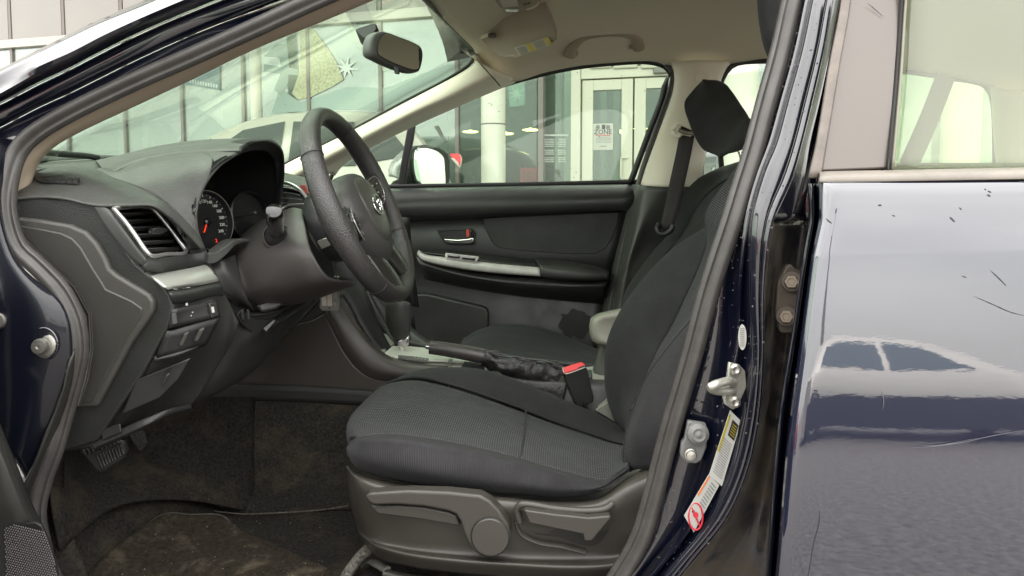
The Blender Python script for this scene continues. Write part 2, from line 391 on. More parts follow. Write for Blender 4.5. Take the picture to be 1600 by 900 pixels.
ap2 = [
 [(-60, 190, .94), (0, 164, .94), (60, 133, .945), (110, 109, .95), (160, 83, .955), (225, 51, .96), (330, 7, .98), (480, -51, 1.0), (660, -104, 1.02)],
 [(-60, 203, .937), (0, 176, .937), (60, 146, .942), (110, 122, .947), (160, 96, .952), (225, 64, .957), (330, 19, .977), (480, -38, .985), (660, -93, 1.0)],
 [(-60, 216, .941), (0, 190, .941), (60, 160, .946), (110, 136, .951), (160, 111, .956), (225, 79, .961), (330, 33, .981), (480, -22, .985), (660, -80, 1.0)],
 [(-60, 225, .95), (0, 199, .95), (60, 168, .955), (110, 145, .96), (160, 120, .965), (225, 88, .97), (330, 42, .99), (480, -12, 1.01), (660, -72, 1.03)]]
patch('pillar_flange', ap2, navy, car, nu=50, sub=4, solid=.006)
ap3 = [[(-60, 226, .952), (0, 200, .952), (60, 169, .957), (110, 146, .962), (160, 121, .967), (225, 89, .972), (330, 43, .992), (480, -11, 1.012), (660, -71, 1.03)],
 [(-60, 250, .947), (0, 222, .947), (50, 190, .952), (110, 160, .957), (160, 136, .962), (225, 104, .967), (330, 60, .987), (480, 4, .995), (660, -57, 1.01)],
 [(-60, 280, .945), (0, 250, .945), (30, 225, .945), (110, 176, .95), (160, 150, .955), (225, 118, .96), (330, 72, .98), (480, 16, 1.0), (660, -45, 1.02)]]
patch('pillar_inner_flange', ap3, navy, car, nu=50, sub=4, solid=.006)
# ---- body below the windscreen pillar, hinge side of the opening
hp = [[(-130, 180, .90), (-130, 300, .88), (-130, 420, .87), (-130, 560, .865), (-130, 700, .86), (-110, 830, .86)],
 [(-40, 200, .915), (-40, 300, .88), (-36, 400, .865), (-30, 520, .86), (-25, 640, .86), (-10, 740, .86)],
 [(0, 215, .93), (-8, 300, .885), (12, 395, .87), (50, 470, .862), (60, 560, .862), (45, 640, .862), (20, 720, .862)],
 [(30, 225, .95), (2, 300, .90), (26, 405, .885), (100, 480, .88), (112, 560, .88), (98, 620, .88), (42, 752, .875)]]
patch('hinge_pillar', hp, M('navy_jamb_paint', (.0022, .003, .008), .4, 0, .3, .7, .08, bump=(30, .05, 'noise', .003), dirt=(55, (.05, .05, .055), .66, .5)), car, nu=40, sub=6, solid=.006)
for (u, v) in ((4, 500), (68, 540)):
    c = P(u, v, .866); ax = Vector((.12, -1, .05))
    lathe('hinge_bolt', c, ax, [(.0175, -.004), (.0175, .001), (.014, .003), (.0108, .0035), (.0108, .008), (.0094, .0115), (.0032, .012), (.0030, .010), (.0005, .010)], steel, car, n=28)
    pts = [c+Vector((.019*math.cos(t)+.003, -.002, .021*math.sin(t)+.003)) for t in np.linspace(-1.2, 2.0, 12)]
    tube('stamped_rim', pts, .0022, navy, car, n=8, steps=20)
# sill / scuff trim and foot of the open door
patch('kick_trim', [[(118, 545, .885), (113, 595, .885), (92, 665, .885), (64, 735, .885), (45, 790, .885), (46, 850, .88), (66, 930, .88)],
      [(108, 570, .875), (103, 605, .875), (80, 668, .87), (53, 738, .868), (30, 790, .866), (26, 850, .866), (40, 930, .866)],
      [(101, 590, .872), (97, 618, .872), (70, 678, .866), (44, 748, .864), (10, 790, .862), (-10, 850, .862), (-10, 930, .862)]], plas_s, car, nu=30, sub=4)
patch('sill_trim', [[(-60, 610, .80), (-8, 648, .80), (12, 690, .80), (34, 745, .80), (52, 790, .81), (72, 830, .82), (86, 870, .83), (98, 930, .84)],
      [(-70, 630, .77), (-22, 665, .77), (0, 705, .77), (20, 755, .775), (38, 800, .785), (56, 835, .80), (72, 873, .81), (82, 930, .82)],
      [(-110, 660, .76), (-70, 700, .76), (-50, 740, .76), (-34, 790, .765), (-22, 820, .78), (-20, 860, .785), (-20, 900, .79), (-20, 930, .80)]], plas_s, car, nu=40, sub=5)
G0 = [(7, 823, .785), (30, 819, .785), (55, 817, .785), (64, 822, .785), (75, 845, .79), (84, 872, .795), (92, 912, .80), (10, 915, .79), (8, 860, .785)]
plate('speaker_grille', G0, plas_d, car, thick=.004, bevel=.001)
V, F = [], []
for k in range(-40, 60):
    a = Vector((k*.0042, 0, 0))
def in_poly(u, v, poly):
    c = False; j = len(poly)-1
    for i in range(len(poly)):
        if ((poly[i][1] > v) != (poly[j][1] > v)) and (u < (poly[j][0]-poly[i][0])*(v-poly[i][1])/(poly[j][1]-poly[i][1])+poly[i][0]): c = not c
        j = i
    return c
for i in range(0, 60):
    for j in range(0, 60):
        u = 4+i*3.6-j*2.2; v = 816+j*3.2+i*.9
        if in_poly(u, v, G0):
            c = P(u, v, .7835); s = .00125
            b0 = len(V); V += [c+Vector((-s, 0, -s*.6)), c+Vector((s*.5, 0, -s)), c+Vector((s, 0, s*.6)), c+Vector((-s*.5, 0, s)), c+Vector((0, -.0013, 0))]
            F += [(b0, b0+1, b0+4), (b0+1, b0+2, b0+4), (b0+2, b0+3, b0+4), (b0+3, b0, b0+4)]
g = mk('grille_mesh', V, F, M('grille_grey', (.11, .10, .10), .5), car, smooth=False); g['kind'] = 'stuff'
# ---- door seal: one closed rubber loop round the opening
seal = [(600, -45, .995), (500, -4, .985), (400, 42, .975), (300, 87, .967), (200, 131, .96), (100, 180, .95), (52, 210, .945), (28, 235, .94), (12, 282, .92), (9, 330, .905), (26, 385, .90), (60, 418, .895), (94, 455, .895), (116, 500, .895), (122, 550, .895),
 (112, 600, .895), (98, 650, .895), (84, 700, .89), (66, 750, .89), (55, 800, .885), (62, 850, .885), (85, 915, .885), (150, 965, .88), (300, 990, .88), (700, 990, .88), (885, 970, .88), (945, 930, .88), (968, 900, .88), (1000, 844, .88), (1018, 787, .88), (1047, 675, .88), (1080, 562, .88), (1110, 450, .88), (1146, 340, .88), (1158, 300, .885), (1178, 236, .895), (1198, 160, .91), (1220, 80, .93), (1238, 0, .95), (1262, -90, .975), (1240, -170, 1.0), (1130, -215, 1.015), (950, -190, 1.015), (760, -112, 1.01)]
pr = [(1.0, 0), (.95, .5), (.6, .95), (.15, 1.0), (-.1, .62), (-.35, .62), (-.55, .9), (-.95, .75), (-1.1, .2), (-1.1, -.4), (0, -.6), (1.0, -.4)]
sp = [uvd(p) for p in seal]
Cs = crom(sp, 260, True)
V, F = [], []; n = len(pr); cen = Vector(Cs.mean(0))
for i in range(260):
    a, b = Vector(Cs[i-1]), Vector(Cs[(i+1) % 260]); t = (b-a).normalized(); view = (CAM-Vector(Cs[i])).normalized()
    s = t.cross(view).normalized(); q = s.cross(t).normalized()
    wdt = .0125 if i > 0 else .0125
    for (x, y) in pr: V.append(Vector(Cs[i])+s*x*wdt+(-t.cross(s)).normalized()*y*wdt*.8)
for i in range(260):
    for k in range(n):
        F.append((i*n+k, i*n+(k+1) % n, ((i+1) % 260)*n+(k+1) % n, ((i+1) % 260)*n+k))
mk('door_seal', V, F, rubber, car, ang=60)
# ---- jamb of the central pillar, folded and painted
J0 = [(1275, -90, .985), (1254, -5, .95), (1236, 80, .93), (1214, 160, .915), (1194, 227, .90), (1172, 300, .89), (1160, 340, .885), (1122, 450, .885), (1092, 562, .885), (1058, 675, .885), (1026, 787, .885), (1010, 844, .885), (975, 905, .885), (940, 950, .885)]
J1 = [(1290, -90, .950), (1270, -5, .916), (1252, 80, .897), (1230, 160, .882), (1212, 225, .868), (1194, 268, .858), (1174, 345, .848), (1172, 450, .847), (1176, 562, .847), (1166, 660, .847), (1146, 740, .847), (1112, 810, .847), (1056, 880, .847), (1005, 940, .847)]
def mid(A, B, f, dd=0): return [tuple(a*(1-f)+b*f for a, b in zip(p, q))[:2]+((p[2]*(1-f)+q[2]*f)+dd,) for p, q in zip(A, B)]
J2 = [(1322, -90, .945), (1303, -5, .91), (1288, 80, .89), (1270, 160, .875), (1254, 225, .86), (1240, 275, .85), (1208, 345, .84), (1194, 450, .84), (1192, 562, .84), (1184, 660, .84), (1166, 740, .84), (1134, 810, .84), (1078, 880, .84), (1030, 940, .84)]
J3 = [(1345, -90, .97), (1325, -5, .93), (1308, 80, .91), (1292, 160, .895), (1278, 225, .885), (1276, 275, .88), (1275, 345, .885), (1258, 450, .89), (1238, 562, .89), (1222, 660, .89), (1212, 740, .89), (1204, 810, .89), (1198, 880, .89), (1190, 940, .89)]
patch('jamb_inner', [J0, mid(J0, J1, .12, .012), mid(J0, J1, .4, .016), mid(J0, J1, .72, .006), mid(J0, J1, .78, .016), mid(J0, J1, .9, .004), J1], navy, car, nu=70, sub=3, solid=.005)
patch('jamb_ridge', [J1, mid(J1, J2, .05, -.003), mid(J1, J2, .12, -.004), mid(J1, J2, .60, -.004), mid(J1, J2, .64, .004), mid(J1, J2, .70, .004), mid(J1, J2, .73, -.004), mid(J1, J2, .97, -.004), J2], navy, car, nu=70, sub=4, solid=.005)
k = 6
patch('jamb_outer', [J2[:k+1], mid(J2, J3, .08, -.001)[:k+1], mid(J2, J3, .45, -.004)[:k+1], mid(J2, J3, .52, .004)[:k+1], mid(J2, J3, .7, .02)[:k+1], J3[:k+1]], navy, car, nu=40, sub=4, solid=.005)
patch('jamb_hinge_recess', [J2[k:], mid(J2, J3, .25, .03)[k:], mid(J2, J3, .7, .03)[k:], J3[k:]], navy_dirty, car, nu=60, sub=5, solid=.005)
# rain beads on the jamb
V, F = [], []
def bead(c, r):
    b0 = len(V)
    for k in range(6): V.append(c+Vector((r*math.cos(k*math.pi/3), 0, r*math.sin(k*math.pi/3)*1.15)))
    V.append(c+Vector((0, -r*.6, r*.1)))
    for k in range(6): F.append((b0+k, b0+(k+1) % 6, b0+6))
JC = [crom([uvd(p) for p in L_], 100) for L_ in (J0, J1, J2)]
for _ in range(430):
    i = random.randrange(8, 98); t = random.random()
    if t < .55: f = random.random(); c = JC[0][i]*(1-f)+JC[1][i]*f+np.array((0, .012*math.sin(math.pi*f)*1.0, 0)); c[1] -= .004
    else: f = random.random(); c = JC[1][i]*(1-f)+JC[2][i]*f; c[1] -= .0055
    bead(Vector(c), random.choice((.0004, .0005, .0007, .0012 if random.random() < .3 else .0006)))
o = mk('rain_beads', V, F, M('bead_water', (.08, .08, .09), .08, spec=1), car); o['kind'] = 'stuff'
# hinge of the rear door with two bolts
plate('door_hinge', [(1229, 416, .868), (1237, 413, .868), (1243, 420, .868), (1256, 424, .868), (1252, 440, .868), (1243, 510, .868), (1240, 520, .868), (1221, 521, .868), (1217, 512, .868), (1219, 500, .868), (1212, 488, .868), (1216, 440, .868)],
      M('dirty_hinge_steel', (.10, .085, .07), .6, .3, dirt=(30, (.15, .12, .09), .5, .6)), car, thick=.012, bevel=.002)
for (u, v) in ((1237, 440), (1229, 494)):
    c = P(u, v, .866)
    lathe('hinge_screw', c, (-.35, -1, .1), [(.0125, -.002), (.0125, .002), (.0115, .003)], MATS['dirty_hinge_steel'], car, n=20)
    lathe('hinge_screw_head', c, (-.35, -1, .1), [(.0085, .002), (.0085, .008), (.0075, .009), (.005, .009), (.0045, .0075), (.0005, .0075)], M('screw_steel', (.22, .18, .14), .45, .5), car, n=6)
# striker
stk = Vector((.10, -.95, .02)); 
plate('striker_plate', [(1140, 566, .846), (1156, 570, .85), (1165, 580, .853), (1167, 605, .853), (1158, 625, .85), (1147, 641, .846), (1133, 632, .843), (1131, 622, .843), (1139, 600, .845), (1137, 590, .845)], zinc, car, thick=.005, bevel=.0015)
tube('striker_pin', [(1146, 598, .845), (1135, 596, .825), (1118, 601, .812), (1111, 604, .812), (1112, 608, .818), (1122, 611, .83), (1146, 610, .848)], .0052, zinc, car, n=10, steps=30)
for (u, v) in ((1149, 577), (1148, 628)):
    lathe('striker_screw', P(u, v, .845), (0, -1, .05), [(.007, 0), (.007, .002), (.004, .004), (.002, .003)], steel, car, n=16)
# door switch / latch bolt cover
plate('door_switch', [(1075, 658, .868), (1104, 663, .868), (1106, 680, .868), (1104, 700, .868), (1096, 720, .868), (1088, 725, .868), (1072, 724, .868), (1063, 712, .868), (1065, 692, .868), (1070, 686, .868)], M('grey_cast_plastic', (.16, .16, .155), .6, bump=(200, .6, 'noise')), car, thick=.010, bevel=.002)
lathe('switch_boot', P(1090, 677, .862), (.0, -1, .1), [(.014, 0), (.013, .006), (.008, .010), (.005, .009), (.003, .010), (.001, .011)], MATS['grey_cast_plastic'], car)
lathe('switch_screw', P(1079, 710, .862), (.0, -1, .1), [(.0075, 0), (.0075, .002), (.006, .0025), (.0055, .006), (.002, .0065)], steel, car)
# stickers on the jamb
def sticker(name, q, mat, d=0): return plate(name, q, mat, car, thick=.0008, bevel=0)
def quad(q, s, t):   # bilinear point inside a 4 point quad, then as (u,v,d)
    a, b, c, e = q
    return tuple((a[i]*(1-s)+b[i]*s)*(1-t)+(e[i]*(1-s)+c[i]*s)*t for i in range(3))
def print_lines(parent, q, rows, mat, s0=.1, s1=.9, hfrac=.45, name='fine_print'):
    V, F = [], []
    for t in rows:
        s = s0
        while s < s1:
            l = min(random.uniform(.02, .09), s1-s); h = hfrac*(rows[1]-rows[0] if len(rows) > 1 else .05)
            b0 = len(V)
            for (a, b) in ((s, t), (s+l, t), (s+l, t+h), (s, t+h)):
                p = quad(q, a, b); V.append(P(p[0], p[1], p[2]-.0005))
            F.append((b0, b0+1, b0+2, b0+3)); s += l+.018
    o = mk(name, V, F, mat, parent, smooth=False); o['kind'] = 'stuff'; return o
QA = [(1141, 641, .853), (1158, 658, .855), (1128, 760, .853), (1108, 742, .851)]
s1 = sticker('certification_label', QA, white_p)
sub = lambda q, a, b, c, d: [quad(q, a, c), quad(q, b, c), quad(q, b, d), quad(q, a, d)]
def off(q, e): return [(a, b, c-e) for a, b, c in q]
plate('label_yellow_band', off(sub(QA, .04, .18, .05, .62), .001), yellow_p, s1, thick=.0004, bevel=0)
plate('label_black_block', off(sub(QA, .38, .92, .08, .32), .001), black_p, s1, thick=.0004, bevel=0)
print_lines(s1, off(sub(QA, .42, .9, .1, .3), .001), list(np.linspace(.1, .85, 5)), yellow_p, name='label_yellow_print')
print_lines(s1, off(sub(QA, .1, .94, .36, .95), 0), list(np.linspace(.05, .92, 16)), M('grey_print', (.2, .2, .2), .5), name='label_fine_print')
QB = [(1108, 741, .852), (1124, 758, .854), (1084, 832, .852), (1069, 806, .850)]
s2 = sticker('airbag_warning_label', QB, white_p)
plate('label_orange_band', off(sub(QB, .04, .15, .03, .48), .001), orange_p, s2, thick=.0004, bevel=0)
print_lines(s2, off(sub(QB, .35, .94, .05, .55), 0), list(np.linspace(.05, .92, 8)), MATS['grey_print'], name='label_fine_print')
cc = P(1087, 807, .850); a_, b_, n_ = frame_of((-.05, -1, .1))
ringp = [cc+(a_*math.cos(t)*.0085+b_*math.sin(t)*.0165) for t in np.linspace(0, 2*math.pi, 24, endpoint=False)]
tube('prohibition_ring', ringp, .0011, red_p, s2, closed=True, n=6, steps=40)
tube('prohibition_bar', [cc+a_*-.005+b_*.011, cc+a_*.005+b_*-.011], .001, red_p, s2, n=6, steps=4)
lathe('pictogram', cc+b_*.002, (-.05, -1, .1), [(.0035, 0), (.0035, .0006)], red_p, s2, n=10)
lathe('pictogram', cc+b_*.006-a_*.003, (-.05, -1, .1), [(.0018, 0), (.0018, .0006)], black_p, s2, n=10)
e = [(1160+6.5*math.cos(t), 527+20*math.sin(t), .852) for t in np.linspace(0, 2*math.pi, 24, endpoint=False)]
s3 = plate('oval_sticker', e, white_p, car, thick=.0006, bevel=0)
print_lines(s3, [(1155.5, 512, .8515), (1164, 512, .8515), (1164, 543, .8515), (1155.5, 543, .8515)], list(np.linspace(.02, .9, 10)), MATS['grey_print'])
# ---- rear door
rd = empty('rear_door', P(1500, 600, .75), parent=car)
def dline(v0, v1, d, vm=None):
    return [(1281, v0, d+.010), (1290, v0, d+.0005), (1400, v0+(v1-v0)*.35, d), (1500, v0+(v1-v0)*.68, d), (1600, v1, d), (1750, v1+(v1-v0)*.4, d), (1900, v1+(v1-v0)*.8, d)]
us = {285: 1281, 345: 1280, 400: 1268, 480: 1257, 560: 1247, 640: 1236, 700: 1229, 760: 1224, 830: 1218, 900: 1212, 960: 1206, 1100: 1195}
zs = []
def dl(v, d, slope=0.0):
    u0 = np.interp(v, list(us), list(us.values()))
    L_ = [(u0, v, d+.008), (u0+5, v, d+.0012), (u0+16, v, d)]
    for u in (1350, 1450, 1550, 1680, 1850, 2100): L_.append((u, v+slope*(u-1280), d))
    return L_
def slope_(v): return float(np.interp(v, [285, 292, 305, 330, 396, 404, 480, 560, 640, 700, 760, 830, 900, 980, 1100], [40, 26, 18, 15, 13.5, 8.4, 7.8, 7.3, 7.0, 6.4, 4.6, 2.5, 1, -1.5, -5]))
prof, dd_ = [], .7480
vv_ = list(range(285, 420, 3))+list(range(420, 1101, 10))
for a_, v_ in enumerate(vv_):
    if a_: dd_ -= math.tan(math.radians(slope_((v_+vv_[a_-1])/2)))*(v_-vv_[a_-1])/FPX*dd_
    prof.append((v_, dd_, float(np.interp(v_, [285, 320, 400, 480, 560, 700, 830, 1100], [-.006, -.01, -.025, -.01, 0, .02, .03, .03]))))
patch('door_skin', [dl(*p) for p in prof], door_paint, rd, nu=60, sub=1, straight=True, solid=.004, ang=180)
# hemmed front edge of the door
he = [(1271, 287, .79), (1271, 300, .785), (1272, 340, .78), (1262, 400, .775), (1245, 520, .76), (1226, 640, .745), (1216, 750, .735), (1204, 900, .73), (1190, 1050, .735)]
patch('door_hem', [[(u-9, v, d+.05) for u, v, d in he], [(u-7, v, d+.004) for u, v, d in he], [(u-3, v, d-.003) for u, v, d in he], [(u+1, v, d+.004) for u, v, d in he], [(u+3, v, d+.012) for u, v, d in he], [(u+5, v, d+.004) for u, v, d in he], [(np.interp(v, list(us), list(us.values()))+1, v, d-.012) for u, v, d in he]], navy, rd, nu=50, sub=3, solid=.003)
# scratches and chips in the paint and film
def scratch(name, pts, w, mat_, par):
    C_ = crom([uvd(p) for p in pts], 14); V, F = [], []
    for i, p in enumerate(C_):
        t = Vector(C_[min(i+1, 13)]-C_[max(i-1, 0)]).normalized(); s_ = t.cross(Vector((0, 1, 0))).normalized(); ww = w*math.sin(math.pi*(i+.4)/14.4)*random.uniform(.6, 1.2)
        V += [Vector(p)-s_*ww, Vector(p)+s_*ww]
    for i in range(13): F.append((2*i, 2*i+1, 2*i+3, 2*i+2))
    return mk(name, V, F, mat_, par, smooth=False)
def skin_d(v): return float(np.interp(v, [q[0] for q in prof], [q[1] for q in prof]))-.0009
dk, pl__ = M('scratch_dark', (.03, .03, .035), .6), M('scratch_pale', (.10, .10, .12), .5)
for pts, w_, m_ in (([(1290, 341), (1296, 346), (1300, 349)], .0007, dk), ([(1372, 320), (1378, 321)], .0009, dk), ([(1394, 336), (1399, 338)], .0006, dk), ([(1484, 339), (1488, 343), (1492, 347)], .0012, dk), ([(1499, 324), (1503, 328)], .0007, dk),
   ([(1538, 295), (1541, 297)], .0009, dk), ([(1543, 298), (1549, 301)], .0010, dk), ([(1542, 304), (1548, 307)], .0011, dk), ([(1547, 422), (1560, 434), (1573, 447)], .0006, dk), ([(1503, 431), (1511, 434)], .0005, dk),
   ([(1592, 284), (1600, 286), (1612, 288)], .0022, dk), ([(1520, 462), (1550, 475), (1580, 488), (1604, 494)], .0005, dk), ([(1280, 796), (1281, 812), (1278, 828), (1272, 850), (1267, 880), (1262, 905)], .0008, dk),
   ([(1413, 700), (1450, 698), (1500, 692), (1545, 682), (1590, 674)], .0005, pl__), ([(1425, 697), (1470, 695), (1530, 684)], .0004, pl__), ([(1378, 610), (1381, 630), (1379, 640)], .0003, pl__)):
    scratch('scratch', [(u, v, skin_d(v)) for u, v in pts], w_, m_, rd)
for pts in ([(1354, 4), (1364, 12), (1380, 26)], [(1325, 67), (1337, 74), (1348, 79)]): scratch('scratch', [(u, v, .8490-.00024*v) for u, v in pts], .0007, dk, rd)
for _ in range(70):
    u, v = random.uniform(1240, 1600), random.uniform(560, 900)
    if u > np.interp(v, list(us), list(us.values()))+8: pass
# window surround of the rear door
plate('window_divider_trim', [(1332, -60, .862), (1412, -60, .862), (1408, 0, .853), (1400, 120, .82), (1388, 262, .775), (1284, 266, .775), (1290, 225, .785), (1311, 100, .82), (1328, 0, .853)], satin, rd, thick=.01, bevel=.0015)
patch('frame_edge_rubber', [[(1318, -60, .87), (1314, 0, .86), (1295, 100, .826), (1274, 225, .79), (1262, 277, .778)], [(1318, -60, .862), (1315, 0, .852), (1297, 100, .818), (1276, 225, .782), (1264, 277, .77)], [(1331, -60, .859), (1328, 0, .849), (1311, 100, .816), (1290, 225, .78), (1281, 277, .768)], [(1333, -60, .872), (1330, 0, .862), (1313, 100, .828), (1292, 225, .792), (1283, 277, .78)]],
      M('weathered_rubber', (.13, .11, .095), .5, var=(30, .7, 1.25), bump=(200, .3, 'noise')), rd, nu=30, sub=3, solid=.004)
patch('glass_run_seal', [[(1409, -60, .858), (1405, 0, .85), (1397, 120, .817), (1384, 264, .772)], [(1414, -60, .852), (1409, 0, .845), (1401, 120, .813), (1388, 264, .768)], [(1415, -60, .866), (1410, 0, .858), (1402, 120, .825), (1389, 264, .78)]], black_rubber, rd, nu=20, sub=3, solid=.003)
patch('glass_edge', [[(1415, -60, .867), (1410, 0, .859), (1402, 120, .826), (1389, 264, .781)], [(1420, -60, .862), (1414, 0, .854), (1406, 120, .821), (1394, 264, .777)]], M('pale_rubber', (.2, .19, .15), .5), rd, nu=20, sub=3, solid=.003)
patch('window_glass', [[(1412, -200, .93), (1404, 120, .832), (1388, 268, .786)], [(1700, -200, .93), (1700, 120, .832), (1700, 268, .786)], [(2100, -200, .93), (2100, 120, .832), (2100, 268, .786)]], rear_glass, rd, nu=24, sub=6, solid=.0035)
patch('belt_moulding', [[(1284, 268, .79), (1400, 266, .785), (1600, 262, .785), (1850, 258, .785)], [(1281, 268, .772), (1400, 266, .768), (1600, 262, .768), (1850, 258, .768)], [(1281, 276, .755), (1400, 273, .751), (1600, 269, .751), (1850, 265, .751)], [(1281, 285, .752), (1400, 283, .748), (1600, 279.5, .748), (1850, 276, .748)], [(1281, 286, .765), (1400, 284, .762), (1600, 280.5, .762), (1850, 277, .762)]],
      M('weathered_moulding', (.17, .152, .13), .4, var=(20, .8, 1.2)), rd, nu=40, sub=4, solid=.003)
# inner side of the rear door (keeps the cabin closed)
patch('inner_panel', [[(1300, 262, .80), (2200, 262, .80)], [(1262, 400, .86), (2200, 400, .86)], [(1220, 900, .86), (2100, 900, .86)]], plas_d, rd, nu=8, sub=4, solid=.01)
# ---- the driver's door, swung open beside the viewer
fd_ = empty('front_door', (-.74, .84, .7), parent=car)
da = math.radians(70); dx_, dn_ = Vector((math.cos(da), -math.sin(da), 0)), Vector((math.sin(da), math.cos(da), 0)); dh_ = Vector((-.80, .80, 0))
def DW(s, z, o=0): return dh_+dx_*s+Vector((0, 0, z))-dn_*o
box('door_core', DW(.53, .68, .06), (1.02, .06, .66), navy, fd_, axes=(dx_, dn_, (0, 0, 1)), bevel=.02)
box('inner_panel', DW(.53, .68, .01), (.96, .05, .62), plas_s, fd_, axes=(dx_, dn_, (0, 0, 1)), bevel=.02)
box('armrest', DW(.55, .74, -.04), (.6, .07, .06), plas_s, fd_, axes=(dx_, dn_, (0, 0, 1)), bevel=.02)
tube('window_frame', [DW(.06, 1.0, .04), DW(.30, 1.18, .05), DW(.62, 1.36, .08), DW(.95, 1.42, .09), DW(1.03, 1.38, .09), DW(1.02, 1.0, .05)], .028, black_rubber, fd_, n=8, steps=40)
mk('door_glass', [DW(.10, 1.0, .05), DW(.30, 1.16, .055), DW(.62, 1.34, .08), DW(.98, 1.40, .09), DW(1.0, 1.0, .05)], [(0, 1, 2, 3, 4)], side_glass, fd_, smooth=False, solid=.0035)
# ---- front wings, bonnet and sills
patch('front_wing', [[XYZ0(-.86, .80, .95), XYZ0(-1.2, .79, .94), XYZ0(-1.6, .83, .90), XYZ0(-1.85, .92, .84)], [XYZ0(-.86, .75, .80), XYZ0(-1.2, .735, .80), XYZ0(-1.6, .78, .78), XYZ0(-1.88, .88, .74)], [XYZ0(-.86, .76, .30), XYZ0(-1.0, .755, .34), XYZ0(-1.02, .76, .45), XYZ0(-1.1, .76, .60)]], navy, car, nu=16, sub=5, solid=.004)
patch('front_wing', [[XYZ0(-.86, 2.44, .95), XYZ0(-1.2, 2.45, .94), XYZ0(-1.6, 2.41, .90), XYZ0(-1.85, 2.32, .84)], [XYZ0(-.86, 2.49, .80), XYZ0(-1.2, 2.50, .80), XYZ0(-1.6, 2.46, .78), XYZ0(-1.88, 2.36, .74)], [XYZ0(-.86, 2.48, .30), XYZ0(-1.0, 2.48, .34), XYZ0(-1.02, 2.48, .45), XYZ0(-1.1, 2.48, .60)]], navy, car, nu=16, sub=5, solid=.004)
patch('bonnet', [[XYZ0(-.95, .83, .935), XYZ0(-1.3, .85, .92), XYZ0(-1.85, .95, .83)], [XYZ0(-1.15, 1.62, .96), XYZ0(-1.4, 1.62, .945), XYZ0(-2.0, 1.62, .84)], [XYZ0(-.95, 2.41, .935), XYZ0(-1.3, 2.39, .92), XYZ0(-1.85, 2.29, .83)]], navy, car, nu=16, sub=8, solid=.004)
patch('sill', [[XYZ0(-.88, .86, .39), XYZ0(.1, .86, .39), XYZ0(.3, .86, .39)], [XYZ0(-.88, .78, .36), XYZ0(.1, .78, .36), XYZ0(.3, .78, .36)], [XYZ0(-.88, .78, .24), XYZ0(.1, .78, .24), XYZ0(.3, .78, .24)]], navy, car, nu=8, sub=4, solid=.004)
# ---- roof skin, floor pan, tail: closes the body shell
def XYZ(*a): return Vector(a)
roofl = [[XYZ(-.42, y, z-.02), XYZ(-.10, y, z+.03), XYZ(.5, y, z+.06), XYZ(1.2, y, z+.02), XYZ(2.1, y, z-.10)] for y, z in ((.985, 1.455), (1.06, 1.50), (1.3, 1.55), (1.65, 1.57), (2.0, 1.55), (2.24, 1.50), (2.32, 1.455))]
patch('roof_skin', roofl, navy, car, nu=24, sub=3, solid=.01)
# ================================================================== INTERIOR SHELL
# headliner
def HL(y, zf, zm, zr, xf):
    return [XYZ(xf, y, zf), XYZ(xf+.10, y, zf+.03), XYZ(.2, y, zm), XYZ(.7, y, zm), XYZ(1.3, y, zr), XYZ(2.0, y, zr-.12)]
hl = []
head = P(742, 82, 2.12)
hl.append([P(742, 84, 2.14), P(765, 118, 2.24), P(800, 128, 2.27), P(850, 114, 2.29), P(900, 104, 2.29), P(960, 98, 2.29), P(1020, 96, 2.29), P(1050, 103, 2.29), P(1100, 106, 2.29), P(1140, 100, 2.29), P(1200, 92, 2.29), P(1300, 94, 2.29), P(1404, 107, 2.29), P(1480, 119, 2.29), P(1545, 135, 2.28), P(1700, 190, 2.27)])
def arcpts(dz, y):
    q = []
    for p in hl[0]: q.append(Vector((p.x, y, p.z+dz)))
    return q
a0 = hl[0]
def ln(y, f, zt):
    # blend from the far edge line to a level ceiling of height zt at lateral position y
    r = []
    for i, p in enumerate(a0):
        fx = -.30 - .02*(2.2-y)/1.2 if i == 0 else p.x
        fx = fx if i else -.315
        zz = 1.428 if i == 0 else zt - max(0, (-.0-p.x))*.22 - max(0, p.x-1.2)*.25
        r.append(Vector((fx if i == 0 else p.x, y, p.z*(1-f)+zz*f)))
    return r
HP_ = [P(640, -28, 1.07), P(649, -16, 1.35), P(662, -2, 1.62), P(704, 40, 1.92), P(744, 81, 2.14)]
def header_at(y):
    q = [p.y for p in HP_]; return Vector((np.interp(y, q, [p.x for p in HP_])+.0, y, np.interp(y, q, [p.z for p in HP_])))
lines = [a0, ln(2.24, .35, 1.50), ln(2.12, .8, 1.51), ln(2.0, 1, 1.52), ln(1.65, 1, 1.535), ln(1.3, 1, 1.52), ln(1.10, .9, 1.50), ln(1.02, .5, 1.46)]
for L_ in lines[2:]: L_[0] = header_at(L_[0].y)
patch('headliner', lines, liner, car, nu=70, sub=5, solid=.01, ang=180)
# windscreen header black band is printed on the glass edge; far pillar trim
farA = [
 [(742, 84, 2.20), (738, 97, 2.22), (715, 115, 2.22), (650, 149, 2.19), (545, 205, 2.16), (445, 257, 2.13), (380, 292, 2.12)],
 [(752, 98, 2.14), (738, 108, 2.13), (702, 128, 2.12), (642, 160, 2.10), (540, 214, 2.07), (450, 262, 2.05), (390, 297, 2.04)],
 [(776, 112, 2.15), (752, 124, 2.12), (706, 148, 2.10), (641, 178, 2.08), (556, 222, 2.06), (470, 268, 2.04), (405, 306, 2.03)],
 [(800, 123, 2.25), (752, 142, 2.22), (702, 164, 2.21), (641, 192, 2.20), (574, 226, 2.18), (530, 252, 2.16), (512, 272, 2.15)],
 [(805, 129, 2.30), (748, 153, 2.30), (702, 173, 2.29), (642, 200, 2.28), (578, 232, 2.27), (538, 257, 2.25), (523, 275, 2.24)]]
patch('pillar_trim', farA, beige, car, nu=50, sub=6, solid=.008, ang=60)
